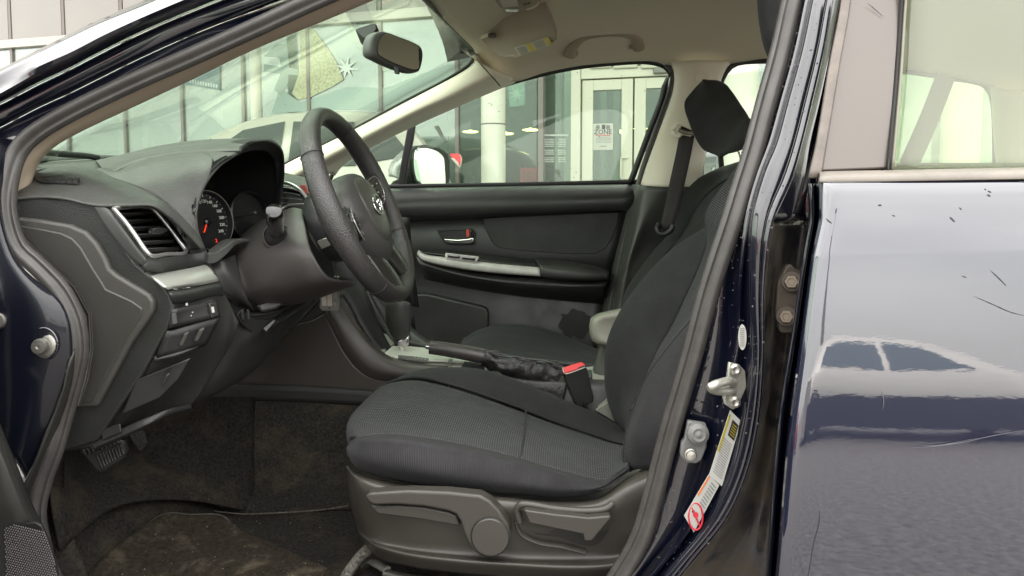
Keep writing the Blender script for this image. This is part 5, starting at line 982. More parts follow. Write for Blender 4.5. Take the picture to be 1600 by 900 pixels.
# speedometer
gc = P(328, 344, 1.135); gn = Vector((.93, -.30, .16)).normalized(); ga, gb, gk = frame_of(gn)
lathe('speedometer_ring', gc-gk*.012, gk, [(.051, 0), (.052, .012), (.049, .014), (.048, .004), (.0005, .003)], M('gauge_black', (.010, .010, .011), .35), ic, n=48)
tube('gauge_chrome_ring', [gc+ga*(.051*math.cos(t))+gb*(.051*math.sin(t)) for t in np.linspace(0, 2*math.pi, 40, endpoint=False)], .0012, M('gauge_trim', (.35, .34, .30), .3, .8), ic, n=8, closed=True, steps=80)
for k in range(0, 49):
    t = math.radians(215-k*5.2); mj = k % 4 == 0
    a = gc-gk*.008+ga*(math.cos(t)*.0455)+gb*(math.sin(t)*.0455); b = gc-gk*.008+ga*(math.cos(t)*(.041 if mj else .044))+gb*(math.sin(t)*(.041 if mj else .044))
    if k % 2 == 0: tube('gauge_tick', [a, b], .0006 if mj else .0004, white_p, ic, n=4, steps=2, cap=False)
for i, s in enumerate(('0', '20', '40', '60', '80', '100', '120', '140', '160', '180', '200', '220', '240')):
    t = math.radians(215-i*20.8); text('gauge_number', s, gc-gk*.0075+ga*(math.cos(t)*.034)+gb*(math.sin(t)*.034), ga, gb, .0078, white_p, ic)
nt_ = gc-gk*.004
plate('gauge_needle', [nt_+gb*.004+ga*.001-ga*.0007, nt_+gb*.004+ga*.001+ga*.0007, nt_-gb*.020-ga*.012+ga*.0012, nt_-gb*.020-ga*.012-ga*.0012], M('needle_red', (.85, .05, .02), .4, emit=((1, .05, .02), .12)), ic, thick=.001, bevel=0)
lathe('needle_hub', nt_-gk*.002-gb*.002, gk, [(.007, 0), (.007, .003), (.005, .005)], gloss_b, ic, n=16)
text('gear_digit', '2', gc-gk*.006-gb*.036+ga*.013, ga, gb, .009, MATS['needle_red'], ic)
# second gauge, hidden partly by the column
g2 = gc+Vector((-.004, .16, 0))
lathe('tachometer_ring', g2-gk*.012, gk, [(.05, 0), (.051, .012), (.048, .014), (.047, .004), (.0005, .003)], MATS['gauge_black'], ic, n=40)
tube('trip_reset_stalk', [(369, 340, 1.2), (385, 336, 1.17), (399, 332, 1.14)], .0022, plas_d, ic, n=8, steps=6)
plate('cluster_lower_lip', [(323, 396, 1.06), (336, 395, 1.07), (351, 386, 1.09), (365, 376, 1.11), (378, 373, 1.13), (391, 374, 1.15), (389, 377, 1.15), (370, 382, 1.115), (353, 399, 1.09), (336, 411, 1.07), (322, 411, 1.06)], plas_l, ic, thick=.03, bevel=.004, smooth=True)
# ---- steering column
sc_ = empty('steering_column', P(450, 400, 1.22), parent=car)
shroud = M('shroud_plastic', (.050, .045, .043), .42, bump=(600, .3, 'noise'))
patch('column_shroud', [
 [(355, 392, 1.33), (378, 366, 1.32), (410, 343, 1.31), (436, 332, 1.31), (458, 327, 1.31), (474, 330, 1.31)],
 [(351, 398, 1.26), (374, 372, 1.24), (405, 350, 1.22), (432, 337, 1.21), (456, 326, 1.21), (472, 328, 1.21)],
 [(350, 408, 1.18), (370, 388, 1.165), (402, 372, 1.15), (430, 360, 1.14), (458, 350, 1.135), (476, 350, 1.13)],
 [(354, 428, 1.15), (376, 418, 1.125), (408, 410, 1.105), (438, 402, 1.09), (468, 396, 1.08), (488, 396, 1.08)],
 [(368, 462, 1.15), (394, 458, 1.13), (430, 452, 1.11), (462, 446, 1.10), (490, 440, 1.09), (512, 434, 1.09)],
 [(385, 482, 1.20), (412, 479, 1.18), (450, 474, 1.17), (488, 464, 1.16), (520, 452, 1.15), (548, 442, 1.15)],
 [(400, 482, 1.30), (430, 480, 1.30), (460, 475, 1.30), (500, 466, 1.30), (530, 455, 1.30), (555, 445, 1.30)]], shroud, sc_, nu=50, sub=9, ang=180)
patch('column_lower_shroud', [[(322, 400, 1.10), (345, 405, 1.10), (368, 398, 1.13)], [(335, 425, 1.09), (356, 430, 1.10), (378, 440, 1.12)], [(350, 455, 1.10), (370, 465, 1.12), (392, 480, 1.14)], [(372, 478, 1.14), (386, 483, 1.16), (400, 490, 1.18)]], M('shroud_dark', (.028, .027, .026), .42, bump=(600, .3, 'noise')), sc_, nu=20, sub=6, ang=180)
st = P(433, 369, 1.12); sd = (P(427, 322, 1.02)-st).normalized()
lathe('stalk_collar', st-sd*.002, sd, [(.0235, -.012), (.0235, .002), (.0215, .004), (.0205, -.004), (.002, -.005)], shroud, sc_, n=32)
lathe('stalk_base', st, sd, [(.0195, -.008), (.019, .004), (.015, .016), (.0125, .020)], plas_d, sc_, n=28)
lathe('turn_signal_stalk', st, sd, [(.0125, .018), (.0128, .045), (.0135, .07), (.0140, .092), (.0135, .099), (.0115, .1035), (.006, .1055), (.0005, .106)], gloss_b, sc_, n=32)
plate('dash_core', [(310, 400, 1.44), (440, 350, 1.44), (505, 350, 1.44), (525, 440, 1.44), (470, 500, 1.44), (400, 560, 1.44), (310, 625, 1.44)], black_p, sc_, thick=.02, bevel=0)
# under the column: openings, knee bar, lever
patch('under_column_cover', [[(352, 462, 1.12), (385, 484, 1.16), (430, 478, 1.2), (480, 462, 1.25), (520, 450, 1.28)], [(356, 488, 1.10), (392, 492, 1.14), (432, 486, 1.18), (472, 470, 1.24), (510, 456, 1.28)]], plas_d, sc_, nu=20, sub=3)
patch('knee_beam', [
 [(360, 487, 1.12), (380, 500, 1.14), (405, 505, 1.16), (430, 494, 1.20), (460, 474, 1.26), (500, 454, 1.32)],
 [(366, 508, 1.11), (385, 512, 1.13), (408, 512, 1.15), (434, 502, 1.19), (462, 486, 1.25), (500, 462, 1.32)],
 [(340, 560, 1.10), (370, 548, 1.12), (398, 536, 1.15), (424, 520, 1.19), (452, 500, 1.25), (495, 470, 1.32)],
 [(300, 632, 1.10), (335, 615, 1.12), (370, 596, 1.15), (400, 575, 1.19), (432, 540, 1.25), (475, 490, 1.32)],
 [(290, 640, 1.14), (325, 622, 1.16), (360, 604, 1.18), (392, 582, 1.22), (425, 546, 1.28), (470, 495, 1.35)]], M('knee_beam_plastic', (.022, .022, .021), .45, bump=(500, .3, 'noise')), sc_, nu=40, sub=7, ang=180)
plate('tilt_lever', [(400, 477, 1.15), (420, 468, 1.16), (440, 465, 1.17), (448, 470, 1.17), (432, 482, 1.16), (408, 488, 1.15)], plas_s, sc_, thick=.02, bevel=.004)
plate('fuse_cover_gap', [(372, 492, 1.105), (378, 486, 1.108), (400, 500, 1.13), (428, 500, 1.165), (412, 514, 1.15), (396, 520, 1.13), (380, 508, 1.108)], black_p, sc_, thick=.005, bevel=0)
for a in (376, 385): plate('bracket_tab', [(a, 484, 1.10), (a+3, 483, 1.10), (a+5, 499, 1.10), (a+2, 500, 1.10)], plas, sc_, thick=.004, bevel=.0006)
plate('hood_release', [(411, 513, 1.14), (428, 499, 1.155), (431, 501, 1.155), (416, 518, 1.14)], plas_l, sc_, thick=.008, bevel=.001)
# ================================================================== STEERING WHEEL
TILT = math.radians(22.7); WC = Vector((-.3785, 1.22, .976)); RW = .1725
WL0, WU0, WN = Vector((0, 1, 0)), Vector((-math.sin(TILT), 0, math.cos(TILT))), Vector((math.cos(TILT), 0, math.sin(TILT)))
TURN = math.radians(17)   # the wheel is turned a little
WL_, WU = WL0*math.cos(TURN)+WU0*math.sin(TURN), WU0*math.cos(TURN)-WL0*math.sin(TURN)
sw = empty('steering_wheel', WC, parent=car)
def W3(a, b, n=0): return WC+WL_*a+WU*b+WN*n
N_ = 120; V, F = [], []; nc = 16
for i in range(N_):
    t = 2*math.pi*i/N_; rad = WL_*math.cos(t)+WU*math.sin(t)
    grip = 1.0+.10*math.exp(-((abs(math.degrees(math.atan2(math.sin(t), abs(math.cos(t))))-12)/22)**2))
    for k in range(nc):
        q = 2*math.pi*k/nc
        V.append(WC+rad*(RW+.0150*grip*math.cos(q))+WN*(.0180*grip*math.sin(q)))
for i in range(N_):
    for k in range(nc): F.append((i*nc+k, ((i+1) % N_)*nc+k, ((i+1) % N_)*nc+(k+1) % nc, i*nc+(k+1) % nc))
mk('rim', V, F, leather, sw, ang=180)
for deg in (47, 133, -38, 218):
    t = math.radians(deg); rad = WL_*math.cos(t)+WU*math.sin(t)
    tube('rim_joint', [WC+rad*(RW+.0156*math.cos(q))+WN*(.0186*math.sin(q)) for q in np.linspace(0, 2*math.pi, 16, endpoint=False)], .0007, black_p, sw, closed=True, n=6, steps=30)
# airbag cover: domed shield
def pad_r(t):
    c, s = math.cos(t), math.sin(t)
    w_ = .086; top = .068; bot = .108
    hb = top if s > 0 else bot
    e = 2.6 if s > 0 else 2.0
    ww = w_ if s > 0 else w_*.93
    return 1/((abs(c)/ww)**e+(abs(s)/hb)**e)**(1/e)
V, F = [], []; NA = 64; rings = [(.02, .052), (.25, .0515), (.5, .049), (.72, .044), (.86, .038), (.95, .030), (1.0, .020), (1.02, .004), (1.0, -.015), (.9, -.03)]
for (f, h) in rings:
    for i in range(NA):
        t = 2*math.pi*i/NA; r = pad_r(t)*f
        V.append(W3(r*math.cos(t), r*math.sin(t)-.008, h-.028))
for j in range(len(rings)-1):
    for i in range(NA): F.append((j*NA+i, j*NA+(i+1) % NA, (j+1)*NA+(i+1) % NA, (j+1)*NA+i))
F.append(tuple(range(NA)))
mk('airbag_cover', V, F, M('airbag_vinyl', (.048, .047, .045), .42, bump=(500, .6, 'leather', .0005)), sw, ang=180)
# smooth raised middle shield
def dome(a, b):
    r = math.hypot(a, b+.008); t = math.atan2(b+.008, a); f = min(1, r/pad_r(t))
    return np.interp(f, [x[0] for x in rings[:7]], [x[1] for x in rings[:7]])-.028
V, F = [], []; fr2 = [0, .3, .6, .85, 1.0, 1.03]
for f in fr2:
    for i in range(NA):
        t = 2*math.pi*i/NA; c, s = math.cos(t), math.sin(t); hb = .058 if s > 0 else .066; ww = .050
        r = f/((abs(c)/ww)**2.3+(abs(s)/hb)**2.3)**(1/2.3); a, b = r*c, r*s-.010
        V.append(W3(a, b, dome(a, b)+(.0022 if f < 1.01 else -.001)))
for j in range(len(fr2)-1):
    for i in range(NA): F.append((j*NA+i, j*NA+(i+1) % NA, (j+1)*NA+(i+1) % NA, (j+1)*NA+i))
mk('centre_shield', V, F, M('shield_grey', (.052, .052, .045), .36), sw, ang=180)
# emblem: oval ring with a cluster of six stars
ec = W3(0, -.010, .0272)
def E(a, b, n=0): return ec+WL_*a+WU*b+WN*n
tube('emblem_ring', [E(.026*math.cos(t), .0175*math.sin(t)) for t in np.linspace(0, 2*math.pi, 40, endpoint=False)], .0015, chrome, sw, closed=True, n=8, steps=80)
V = [E(.025*math.cos(t), .0165*math.sin(t), -.0005) for t in np.linspace(0, 2*math.pi, 32, endpoint=False)]
mk('emblem_field', V, [tuple(range(32))], M('emblem_dark', (.03, .035, .05), .2), sw)
for (a, b, s) in ((-.012, .002, .0085), (.001, .007, .0052), (.013, .006, .0050), (-.001, -.006, .0052), (.008, -.001, .0050), (.014, -.006, .0050)):
    V = []
    for k in range(12):
        r = s if k % 2 == 0 else s*.32; t = k*math.pi/6; V.append(E(a+r*1.15*math.cos(t), b+r*math.sin(t), .0004))
    V.append(E(a, b, .0022))
    mk('emblem_star', V, [(k, (k+1) % 12, 12) for k in range(12)], chrome, sw, smooth=False)
def W4(a, b, n=0):
    f = max(0, min(1, (.150-math.hypot(a, b))/.06)); return W3(a, b-.008, n-.022*f)
# spokes
for s in (-1, 1):
    patch('spoke', [[W4(s*.078, .034, .018), W4(s*.115, .032, .014), W4(s*.150, .026, .010), W4(s*.166, .02, .006)], [W4(s*.076, .014, .026), W4(s*.115, .012, .022), W4(s*.150, .008, .014), W4(s*.164, .004, .008)], [W4(s*.076, -.012, .022), W4(s*.115, -.012, .018), W4(s*.150, -.014, .012), W4(s*.164, -.018, .006)], [W4(s*.076, -.034, .012), W4(s*.112, -.034, .008), W4(s*.148, -.032, .004), W4(s*.162, -.034, 0)]], leather_s, sw, nu=16, sub=5, solid=.02)
    a0 = s*.088
    plate('switch_pod', [W4(s*.088, .030, .0275), W4(s*.118, .027, .0245), W4(s*.128, .016, .022), W4(s*.126, -.014, .021), W4(s*.114, -.024, .021), W4(s*.090, -.026, .023)], gloss_b, sw, thick=.012, bevel=.002)
    tube('pod_trim', [W4(s*.088, .030, .028), W4(s*.118, .027, .025), W4(s*.129, .016, .0225), W4(s*.127, -.014, .0215), W4(s*.114, -.025, .0215), W4(s*.090, -.027, .0235)], .0011, M('pod_silver', (.5, .5, .48), .3, .8), sw, n=6, steps=40)
    for (a, b) in ((.097, .016), (.112, .014), (.104, -.001), (.097, -.014), (.112, -.014)):
        plate('wheel_button', [W4(s*(a-.0055), b-.005, .0285-a*.02), W4(s*(a+.0055), b-.005, .028-a*.02), W4(s*(a+.0055), b+.005, .028-a*.02), W4(s*(a-.0055), b+.005, .0285-a*.02)], plas_s, sw, thick=.004, bevel=.001)
        plate('button_symbol', [W4(s*(a-.002), b-.0012, .029-a*.02), W4(s*(a+.002), b-.0012, .029-a*.02), W4(s*(a+.002), b+.0012, .029-a*.02), W4(s*(a-.002), b+.0012, .029-a*.02)], white_p, sw, thick=.0003, bevel=0)
    patch('lower_spoke', [[W4(s*.012, -.088, .012), W4(s*.014, -.12, .010), W4(s*.02, -.166, .008)], [W4(s*.03, -.084, .022), W4(s*.032, -.12, .017), W4(s*.036, -.164, .012)], [W4(s*.05, -.074, .020), W4(s*.055, -.115, .014), W4(s*.064, -.155, .010)], [W4(s*.066, -.06, .008), W4(s*.078, -.1, .004), W4(s*.092, -.14, 0)]], M('gloss_leather', (.020, .020, .018), .22), sw, nu=16, sub=5, solid=.018)
# hub cover behind the wheel
lathe('hub_cover', WC-WN*.06-WU0*.012, WN, [(.058, -.03), (.066, -.022), (.071, 0), (.070, .03), (.066, .045), (.058, .052), (.05, .055)], M('hub_plastic', (.034, .036, .036), .4, bump=(600, .3, 'noise')), sw, n=48, ang=180, up=WU)
tube('hub_ridge', [W3(-.066, .020, -.040), W3(-.075, -.01, -.042), W3(-.070, -.045, -.038), W3(-.050, -.072, -.032), W3(-.026, -.085, -.030)], .003, plas_l, sw, n=8, steps=30)
plate('hub_window', [W3(-.0745, -.012, -.078), W3(-.0745, -.028, -.078), W3(-.0745, -.028, -.060), W3(-.0745, -.012, -.060)], M('pale_metal', (.45, .45, .40), .3, .6), sw, thick=.004, bevel=.001)
# ================================================================== CENTRE STACK AND CONSOLE
cc_ = empty('centre_console', P(600, 560, 1.6), parent=car)
con = M('console_plastic', (.042, .037, .032), .38, bump=(700, .25, 'noise'))
plate('console_side', [(235, 645, 1.515), (300, 590, 1.515), (352, 545, 1.515), (398, 508, 1.515), (452, 510, 1.515), (490, 500, 1.515), (507, 490, 1.515), (518, 512, 1.515), (534, 545, 1.515), (553, 572, 1.515), (574, 588, 1.515), (600, 594, 1.515), (630, 598, 1.515), (700, 600, 1.515), (700, 640, 1.515), (570, 618, 1.515), (430, 606, 1.515), (300, 604, 1.515)], con, cc_, thick=.02, bevel=.003)
plate('console_upper_side', [(380, 520, 1.52), (440, 460, 1.52), (520, 440, 1.52), (535, 462, 1.52), (508, 489, 1.52), (490, 499, 1.52), (452, 509, 1.52)], M('stack_side', (.030, .030, .027), .42, bump=(600, .3, 'noise')), cc_, thick=.02, bevel=.003)
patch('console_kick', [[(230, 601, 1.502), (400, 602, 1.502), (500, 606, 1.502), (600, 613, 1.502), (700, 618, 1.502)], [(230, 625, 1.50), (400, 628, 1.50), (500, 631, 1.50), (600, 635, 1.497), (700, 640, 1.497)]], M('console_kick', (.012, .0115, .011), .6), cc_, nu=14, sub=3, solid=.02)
patch('console_rail', [
 [(506, 489, 1.515), (519, 514, 1.515), (536, 547, 1.515), (556, 574, 1.515), (578, 590, 1.515), (622, 598, 1.515), (700, 604, 1.515)],
 [(510, 482, 1.505), (524, 506, 1.505), (542, 538, 1.505), (563, 562, 1.505), (588, 578, 1.505), (630, 586, 1.505), (700, 590, 1.505)],
 [(524, 468, 1.515), (540, 492, 1.515), (560, 520, 1.515), (580, 545, 1.515), (606, 562, 1.515), (640, 571, 1.515), (700, 574, 1.515)],
 [(531, 464, 1.53), (547, 490, 1.53), (567, 518, 1.53), (587, 541, 1.53), (612, 558, 1.535), (645, 567, 1.535), (700, 572, 1.535)],
 [(534, 468, 1.56), (550, 494, 1.56), (570, 524, 1.56), (590, 548, 1.56), (614, 564, 1.56), (645, 573, 1.56), (700, 578, 1.56)]], con, cc_, nu=40, sub=6, ang=180)
# dark inner well of the stack, far rail
patch('stack_face', [[(520, 440, 1.56), (545, 470, 1.56), (570, 515, 1.56), (600, 555, 1.57)], [(560, 438, 1.62), (575, 460, 1.62), (592, 505, 1.62), (615, 550, 1.62)]], black_p, cc_, nu=14, sub=3, solid=.01)
patch('stack_far_wall', [[(560, 430, 1.72), (585, 470, 1.72), (607, 510, 1.72), (628, 545, 1.70)], [(600, 430, 1.78), (625, 480, 1.78), (648, 515, 1.78), (690, 545, 1.74)]], plas_s, cc_, nu=14, sub=3, solid=.01)
tube('stack_edge', [(572, 455, 1.66), (583, 478, 1.66), (597, 505, 1.66), (614, 530, 1.66)], .005, plas_l, cc_, n=8, steps=20)
plate('ash_tray_lid', [(577, 530, 1.57), (592, 517, 1.63), (607, 523, 1.66), (616, 536, 1.66), (600, 552, 1.57), (586, 545, 1.55)], M('console_silver', (.28, .29, .25), .35, 0), cc_, thick=.01, bevel=.002, away=(0, 0, -1))
# pale selector plate
plate('selector_plate', [(600, 551, 1.56), (613, 540, 1.63), (640, 541, 1.66), (700, 546, 1.66), (800, 560, 1.66), (880, 572, 1.66), (935, 580, 1.66), (935, 600, 1.56), (880, 592, 1.56), (800, 580, 1.56), (700, 575, 1.55), (650, 572, 1.55), (615, 562, 1.55)], M('selector_plate', (.50, .51, .44), .35, .0), cc_, thick=.02, bevel=.003, away=(0, 0, -1))
sel_m = MATS['selector_plate']
plate('selector_ridge', [(608, 550, 1.565), (620, 543, 1.61), (680, 548, 1.615), (752, 556, 1.61), (748, 566, 1.575), (700, 563, 1.56), (640, 561, 1.55), (614, 557, 1.55)], sel_m, cc_, thick=.006, bevel=.002, away=(0, 0, -1))
plate('selector_step', [(700, 566, 1.54), (703, 556, 1.60), (708, 556, 1.60), (706, 567, 1.54)], M('step_dark', (.12, .12, .10), .5), cc_, thick=.004, bevel=0, away=(0, 0, -1))  # narrow dark strip across the selector plate
plate('selector_slot', [(622, 554.5, 1.560), (650, 557, 1.560), (670, 560, 1.560), (668, 564.5, 1.543), (645, 562, 1.543), (622, 558.5, 1.543)], M('slot_dark', (.09, .09, .085), .5), cc_, thick=.004, bevel=.0005, away=(0, 0, -1))
for i, s in enumerate('PRND'): lathe('gear_mark', P(648+i*5.5, 559.5+i*.9, 1.548), (0, 0, 1), [(.0016, .001), (.0016, .002)], white_p, cc_, n=6)
plate('console_switch', [(726, 564, 1.556), (758, 569, 1.556), (756, 578, 1.535), (721, 573, 1.535)], plas_d, cc_, thick=.01, bevel=.001, away=(0, 0, -1))
tube('selector_plate_rim', [(640, 536, 1.685), (700, 548, 1.685), (800, 560, 1.685), (900, 570, 1.68), (950, 576, 1.68)], .006, plas_s, cc_, n=8, steps=20)
plate('console_tray', [(895, 575, 1.62), (940, 570, 1.66), (948, 592, 1.58), (905, 600, 1.56)], M('tray_pale', (.26, .26, .22), .4), cc_, thick=.02, bevel=.003, away=(0, 0, -1))
plate('tray_socket', [(915, 578, 1.615), (924, 577, 1.615), (925, 590, 1.58), (917, 591, 1.58)], black_p, cc_, thick=.01, bevel=.001)
patch('console_rear_side', [[(860, 585, 1.53), (920, 592, 1.53), (1000, 595, 1.53)], [(860, 640, 1.51), (920, 645, 1.51), (1000, 655, 1.51)], [(860, 700, 1.51), (920, 700, 1.51), (1000, 700, 1.51)]], M('console_rear', (.05, .05, .045), .4), cc_, nu=10, sub=3, solid=.02)
# gear selector
gs = empty('gear_selector', P(628, 555, 1.61), parent=car)
patch('selector_boot_knob', [
 [(622+3*math.cos(t), 470+1*math.sin(t), 1.60+.01*math.sin(t)) for t in np.linspace(0, 2*math.pi, 10, endpoint=False)],
 [(622+19*math.cos(t), 474+2*math.sin(t), 1.60+.028*math.sin(t)) for t in np.linspace(0, 2*math.pi, 10, endpoint=False)],
 [(622+20.5*math.cos(t), 490+2*math.sin(t), 1.60+.030*math.sin(t)) for t in np.linspace(0, 2*math.pi, 10, endpoint=False)],
 [(623+19*math.cos(t), 508+2*math.sin(t), 1.60+.027*math.sin(t)) for t in np.linspace(0, 2*math.pi, 10, endpoint=False)],
 [(627+13*math.cos(t), 528+3*math.sin(t), 1.60+.018*math.sin(t)) for t in np.linspace(0, 2*math.pi, 10, endpoint=False)],
 [(629+10*math.cos(t), 533+3*math.sin(t), 1.60+.014*math.sin(t)) for t in np.linspace(0, 2*math.pi, 10, endpoint=False)]], M('knob_leather', (.040, .040, .036), .42, bump=(300, .4, 'noise')), gs, nu=30, sub=5, closedu=True, solid=0, ang=180)
plate('selector_collar', [(620, 533, 1.585), (629, 529, 1.585), (639, 525, 1.585), (637, 540, 1.585), (631, 544, 1.585), (622, 543, 1.585)], chrome, gs, thick=.025, bevel=.004, bseg=3)
tube('selector_shaft', [(628, 540, 1.60), (630, 558, 1.60)], [.0085, .0065], chrome, gs, n=14, steps=4)
# hand brake
hb = empty('hand_brake', P(760, 575, 1.56), parent=car)
tube('brake_grip', [(672, 542.5, 1.55), (690, 545, 1.55), (715, 549, 1.55), (740, 553.5, 1.55), (757, 557, 1.55)], [.0150, .0155, .0160, .0165, .0165], M('grip_leather', (.045, .040, .037), .32, bump=(300, .3, 'noise')), hb, n=20, steps=24, flat=1.05)
patch('grip_top_sheen', [[(675, 536, 1.543), (700, 539, 1.541), (730, 544, 1.541), (757, 549, 1.541)], [(674, 534.5, 1.552), (700, 537.5, 1.552), (730, 542, 1.552), (757, 547, 1.552)], [(676, 535, 1.562), (700, 538, 1.562), (730, 543, 1.562), (757, 548, 1.562)]], M('grip_sheen_grey', (.12, .12, .105), .4), hb, nu=20, sub=4, solid=.003)  # pale strip stands for light reflected along the top of the grip
tube('grip_seam', [(674, 548, 1.536), (690, 547, 1.535), (720, 552, 1.535), (754, 559, 1.535)], .0009, black_p, hb, n=6, steps=16)
tube('brake_button', [(666, 541, 1.55), (676, 543, 1.55)], .007, chrome, hb, n=14, steps=4)
boot = M('boot_leather', (.015, .0135, .014), .42, bump=(90, .8, 'noise', .003))
G = []
path = crom([uvd(p) for p in ((755, 558, 1.55), (775, 565, 1.55), (800, 572, 1.55), (830, 580, 1.55), (860, 585, 1.55), (885, 592, 1.55), (905, 602, 1.55))], 46)
rad = np.interp(np.linspace(0, 1, 46), [0, .08, .16, .35, .6, .8, 1], [.017, .021, .020, .025, .030, .026, .014])
V, F = [], []
for i in range(46):
    t = Vector(path[min(i+1, 45)]-path[max(i-1, 0)]).normalized(); s = t.cross(Vector((0, 0, 1))).normalized(); q = s.cross(t)
    for k in range(28):
        a = 2*math.pi*k/28; rr = rad[i]*(1+.06*math.sin(i*.9+2.6*math.sin(a*2+1)+2*noise.noise(Vector((i*.12, a, 1))))+.05*math.sin(a*3+i*.4))+.006*noise.noise(Vector((i*.22, math.cos(a)*1.4, math.sin(a)*1.4+3)))
        V.append(Vector(path[i])+s*math.cos(a)*rr*.9+q*math.sin(a)*rr)
for i in range(45):
    for k in range(28): F.append((i*28+k, i*28+(k+1) % 28, (i+1)*28+(k+1) % 28, (i+1)*28+k))
mk('brake_boot', V, F, boot, hb, ang=180)
patch('boot_skirt', [[(765, 583, 1.53), (810, 591, 1.52), (850, 595, 1.52), (885, 597, 1.52)], [(790, 600, 1.515), (830, 598, 1.51), (860, 597, 1.51), (887, 596, 1.51)], [(810, 640, 1.50), (840, 640, 1.50), (860, 640, 1.50), (878, 640, 1.50)]], boot, hb, nu=20, sub=5, ang=180)
for dz in (0, .004): tube('boot_stitching', [Vector(path[i])+Vector((0, -.010, rad[i]*.93+dz)) for i in range(1, 42, 3)], .0011, leather_s, hb, n=6, steps=60)
# belt buckle
bb = empty('belt_buckle', P(905, 600, 1.5), parent=car)
plate('buckle_body', [(881, 581, 1.49), (913, 571, 1.50), (918, 577, 1.50), (923, 600, 1.50), (928, 622, 1.50), (927, 628, 1.50), (909, 636, 1.49), (900, 634, 1.49), (893, 618, 1.49), (884, 595, 1.49)], plas_d, bb, thick=.022, bevel=.003, bseg=3)
plate('buckle_button', [(880, 574, 1.496), (908, 565, 1.506), (914, 569, 1.506), (914, 573, 1.500), (884, 583, 1.488), (880, 580, 1.488)], red_plastic, bb, thick=.016, bevel=.0015)
tube('buckle_edge', [(879, 574, 1.49), (881, 582, 1.487), (884, 584, 1.487), (914, 574, 1.50)], .0012, M('buckle_pale', (.5, .47, .42), .4), bb, n=6, steps=14)
tube('buckle_strap', [(912, 628, 1.5), (918, 645, 1.5), (925, 665, 1.5)], .010, black_rubber, bb, n=8, steps=8, flat=.4)
# armrest box between the seats
ar = empty('armrest', P(945, 520, 1.62), parent=car)
V = []
headrest('armrest_lid', [[(x, y, dd) for x, y in pts_] for dd, pts_ in (
  (1.552, [(945, 506), (965, 503), (1040, 500), (1040, 524), (965, 527), (945, 521)]),
  (1.545, [(931, 500), (950, 493), (1040, 488), (1040, 535), (952, 538), (932, 530)]),
  (1.565, [(925, 499), (938, 492), (1040, 485), (1040, 539), (940, 539), (926, 531)]),
  (1.64, [(923, 498), (938, 490), (1040, 483), (1040, 539), (940, 539), (925, 531)]),
  (1.70, [(928, 496), (945, 489), (1040, 484), (1040, 535), (945, 536), (930, 528)]),
  (1.715, [(945, 502), (960, 498), (1040, 494), (1040, 525), (960, 526), (948, 520)]))], ar, M('armrest_vinyl', (.24, .24, .195), .42, bump=(400, .3, 'noise')))
tube('armrest_stem', [(955, 530, 1.63), (951, 560, 1.63), (945, 590, 1.63)], [.026, .028, .034], M('stem_plastic', (.075, .075, .065), .4), ar, n=12, steps=10)
# ================================================================== FAR VENT, HAZARD SWITCH, FAR DASH
fd = empty('centre_dash', P(460, 310, 1.6), parent=car)
patch('far_dash_top', [[(440, 268, 1.62), (455, 272, 1.65), (490, 280, 1.75), (540, 286, 1.9), (600, 292, 2.1)], [(440, 282, 1.52), (460, 288, 1.55), (490, 296, 1.62), (540, 300, 1.8), (600, 304, 2.0)], [(440, 290, 1.50), (465, 297, 1.52), (500, 310, 1.6), (540, 320, 1.75), (600, 330, 1.95)]], plas_l, fd, nu=24, sub=5)
patch('far_dash_face', [[(436, 286, 1.53), (470, 292, 1.56), (510, 310, 1.62), (560, 330, 1.75), (640, 340, 2.0)], [(440, 330, 1.53), (480, 340, 1.56), (520, 360, 1.62), (580, 380, 1.75), (645, 400, 2.0)], [(440, 420, 1.58), (500, 440, 1.60), (560, 450, 1.65), (610, 470, 1.8), (655, 480, 2.0)]], plas_d, fd, nu=24, sub=6)
tube('far_vent_ring', [(441, 285, 1.46), (452, 287, 1.46), (464, 293, 1.46), (475, 303, 1.46), (484, 315, 1.46)], .0038, MATS['satin_chrome'], fd, n=8, steps=24)
for k in range(4): tube('far_vent_slat', [(441, 293+k*8, 1.475), (455, 294.5+k*8, 1.475), (466+k*3, 298+k*7.4, 1.475)], .0042, MATS['slat_plastic'], fd, n=6, steps=12, flat=.4)
tube('far_vent_ring', [(440, 327, 1.47), (450, 321, 1.465), (474, 319, 1.465)], .0025, MATS['satin_chrome'], fd, n=8, steps=12)
plate('hazard_switch', [(467, 289, 1.47), (476, 289, 1.47), (482, 303, 1.47), (478, 303, 1.47)], M('hazard_red', (.45, .08, .07), .4), fd, thick=.006, bevel=.001)
patch('glove_box', [[(560, 440, 1.95), (640, 430, 1.95)], [(590, 520, 1.95), (650, 520, 1.95)]], black_p, fd, nu=8, sub=3)
# ================================================================== FOOTWELL
fw = empty('footwell', P(300, 760, 1.2), parent=car)
patch('toe_board', [[(60, 640, 1.0), (75, 730, .97), (85, 800, .93), (95, 860, .93)], [(150, 640, 1.22), (170, 700, 1.19), (180, 740, 1.15), (185, 790, 1.08)], [(285, 622, 1.35), (280, 680, 1.33), (284, 730, 1.28), (290, 780, 1.22)], [(400, 620, 1.505), (400, 680, 1.46), (400, 740, 1.41), (400, 800, 1.33)]], carpet, fw, nu=24, sub=8, ang=180)
patch('tunnel_carpet', [[(284, 622, 1.50), (400, 626, 1.50), (500, 630, 1.50), (700, 640, 1.50)], [(280, 640, 1.48), (400, 650, 1.48), (500, 650, 1.48), (700, 655, 1.48)], [(286, 730, 1.39), (370, 745, 1.40), (480, 745, 1.40), (700, 745, 1.40)], [(340, 790, 1.31), (380, 800, 1.31), (480, 797, 1.31), (700, 790, 1.31)]], carpet, fw, nu=30, sub=8, ang=180)
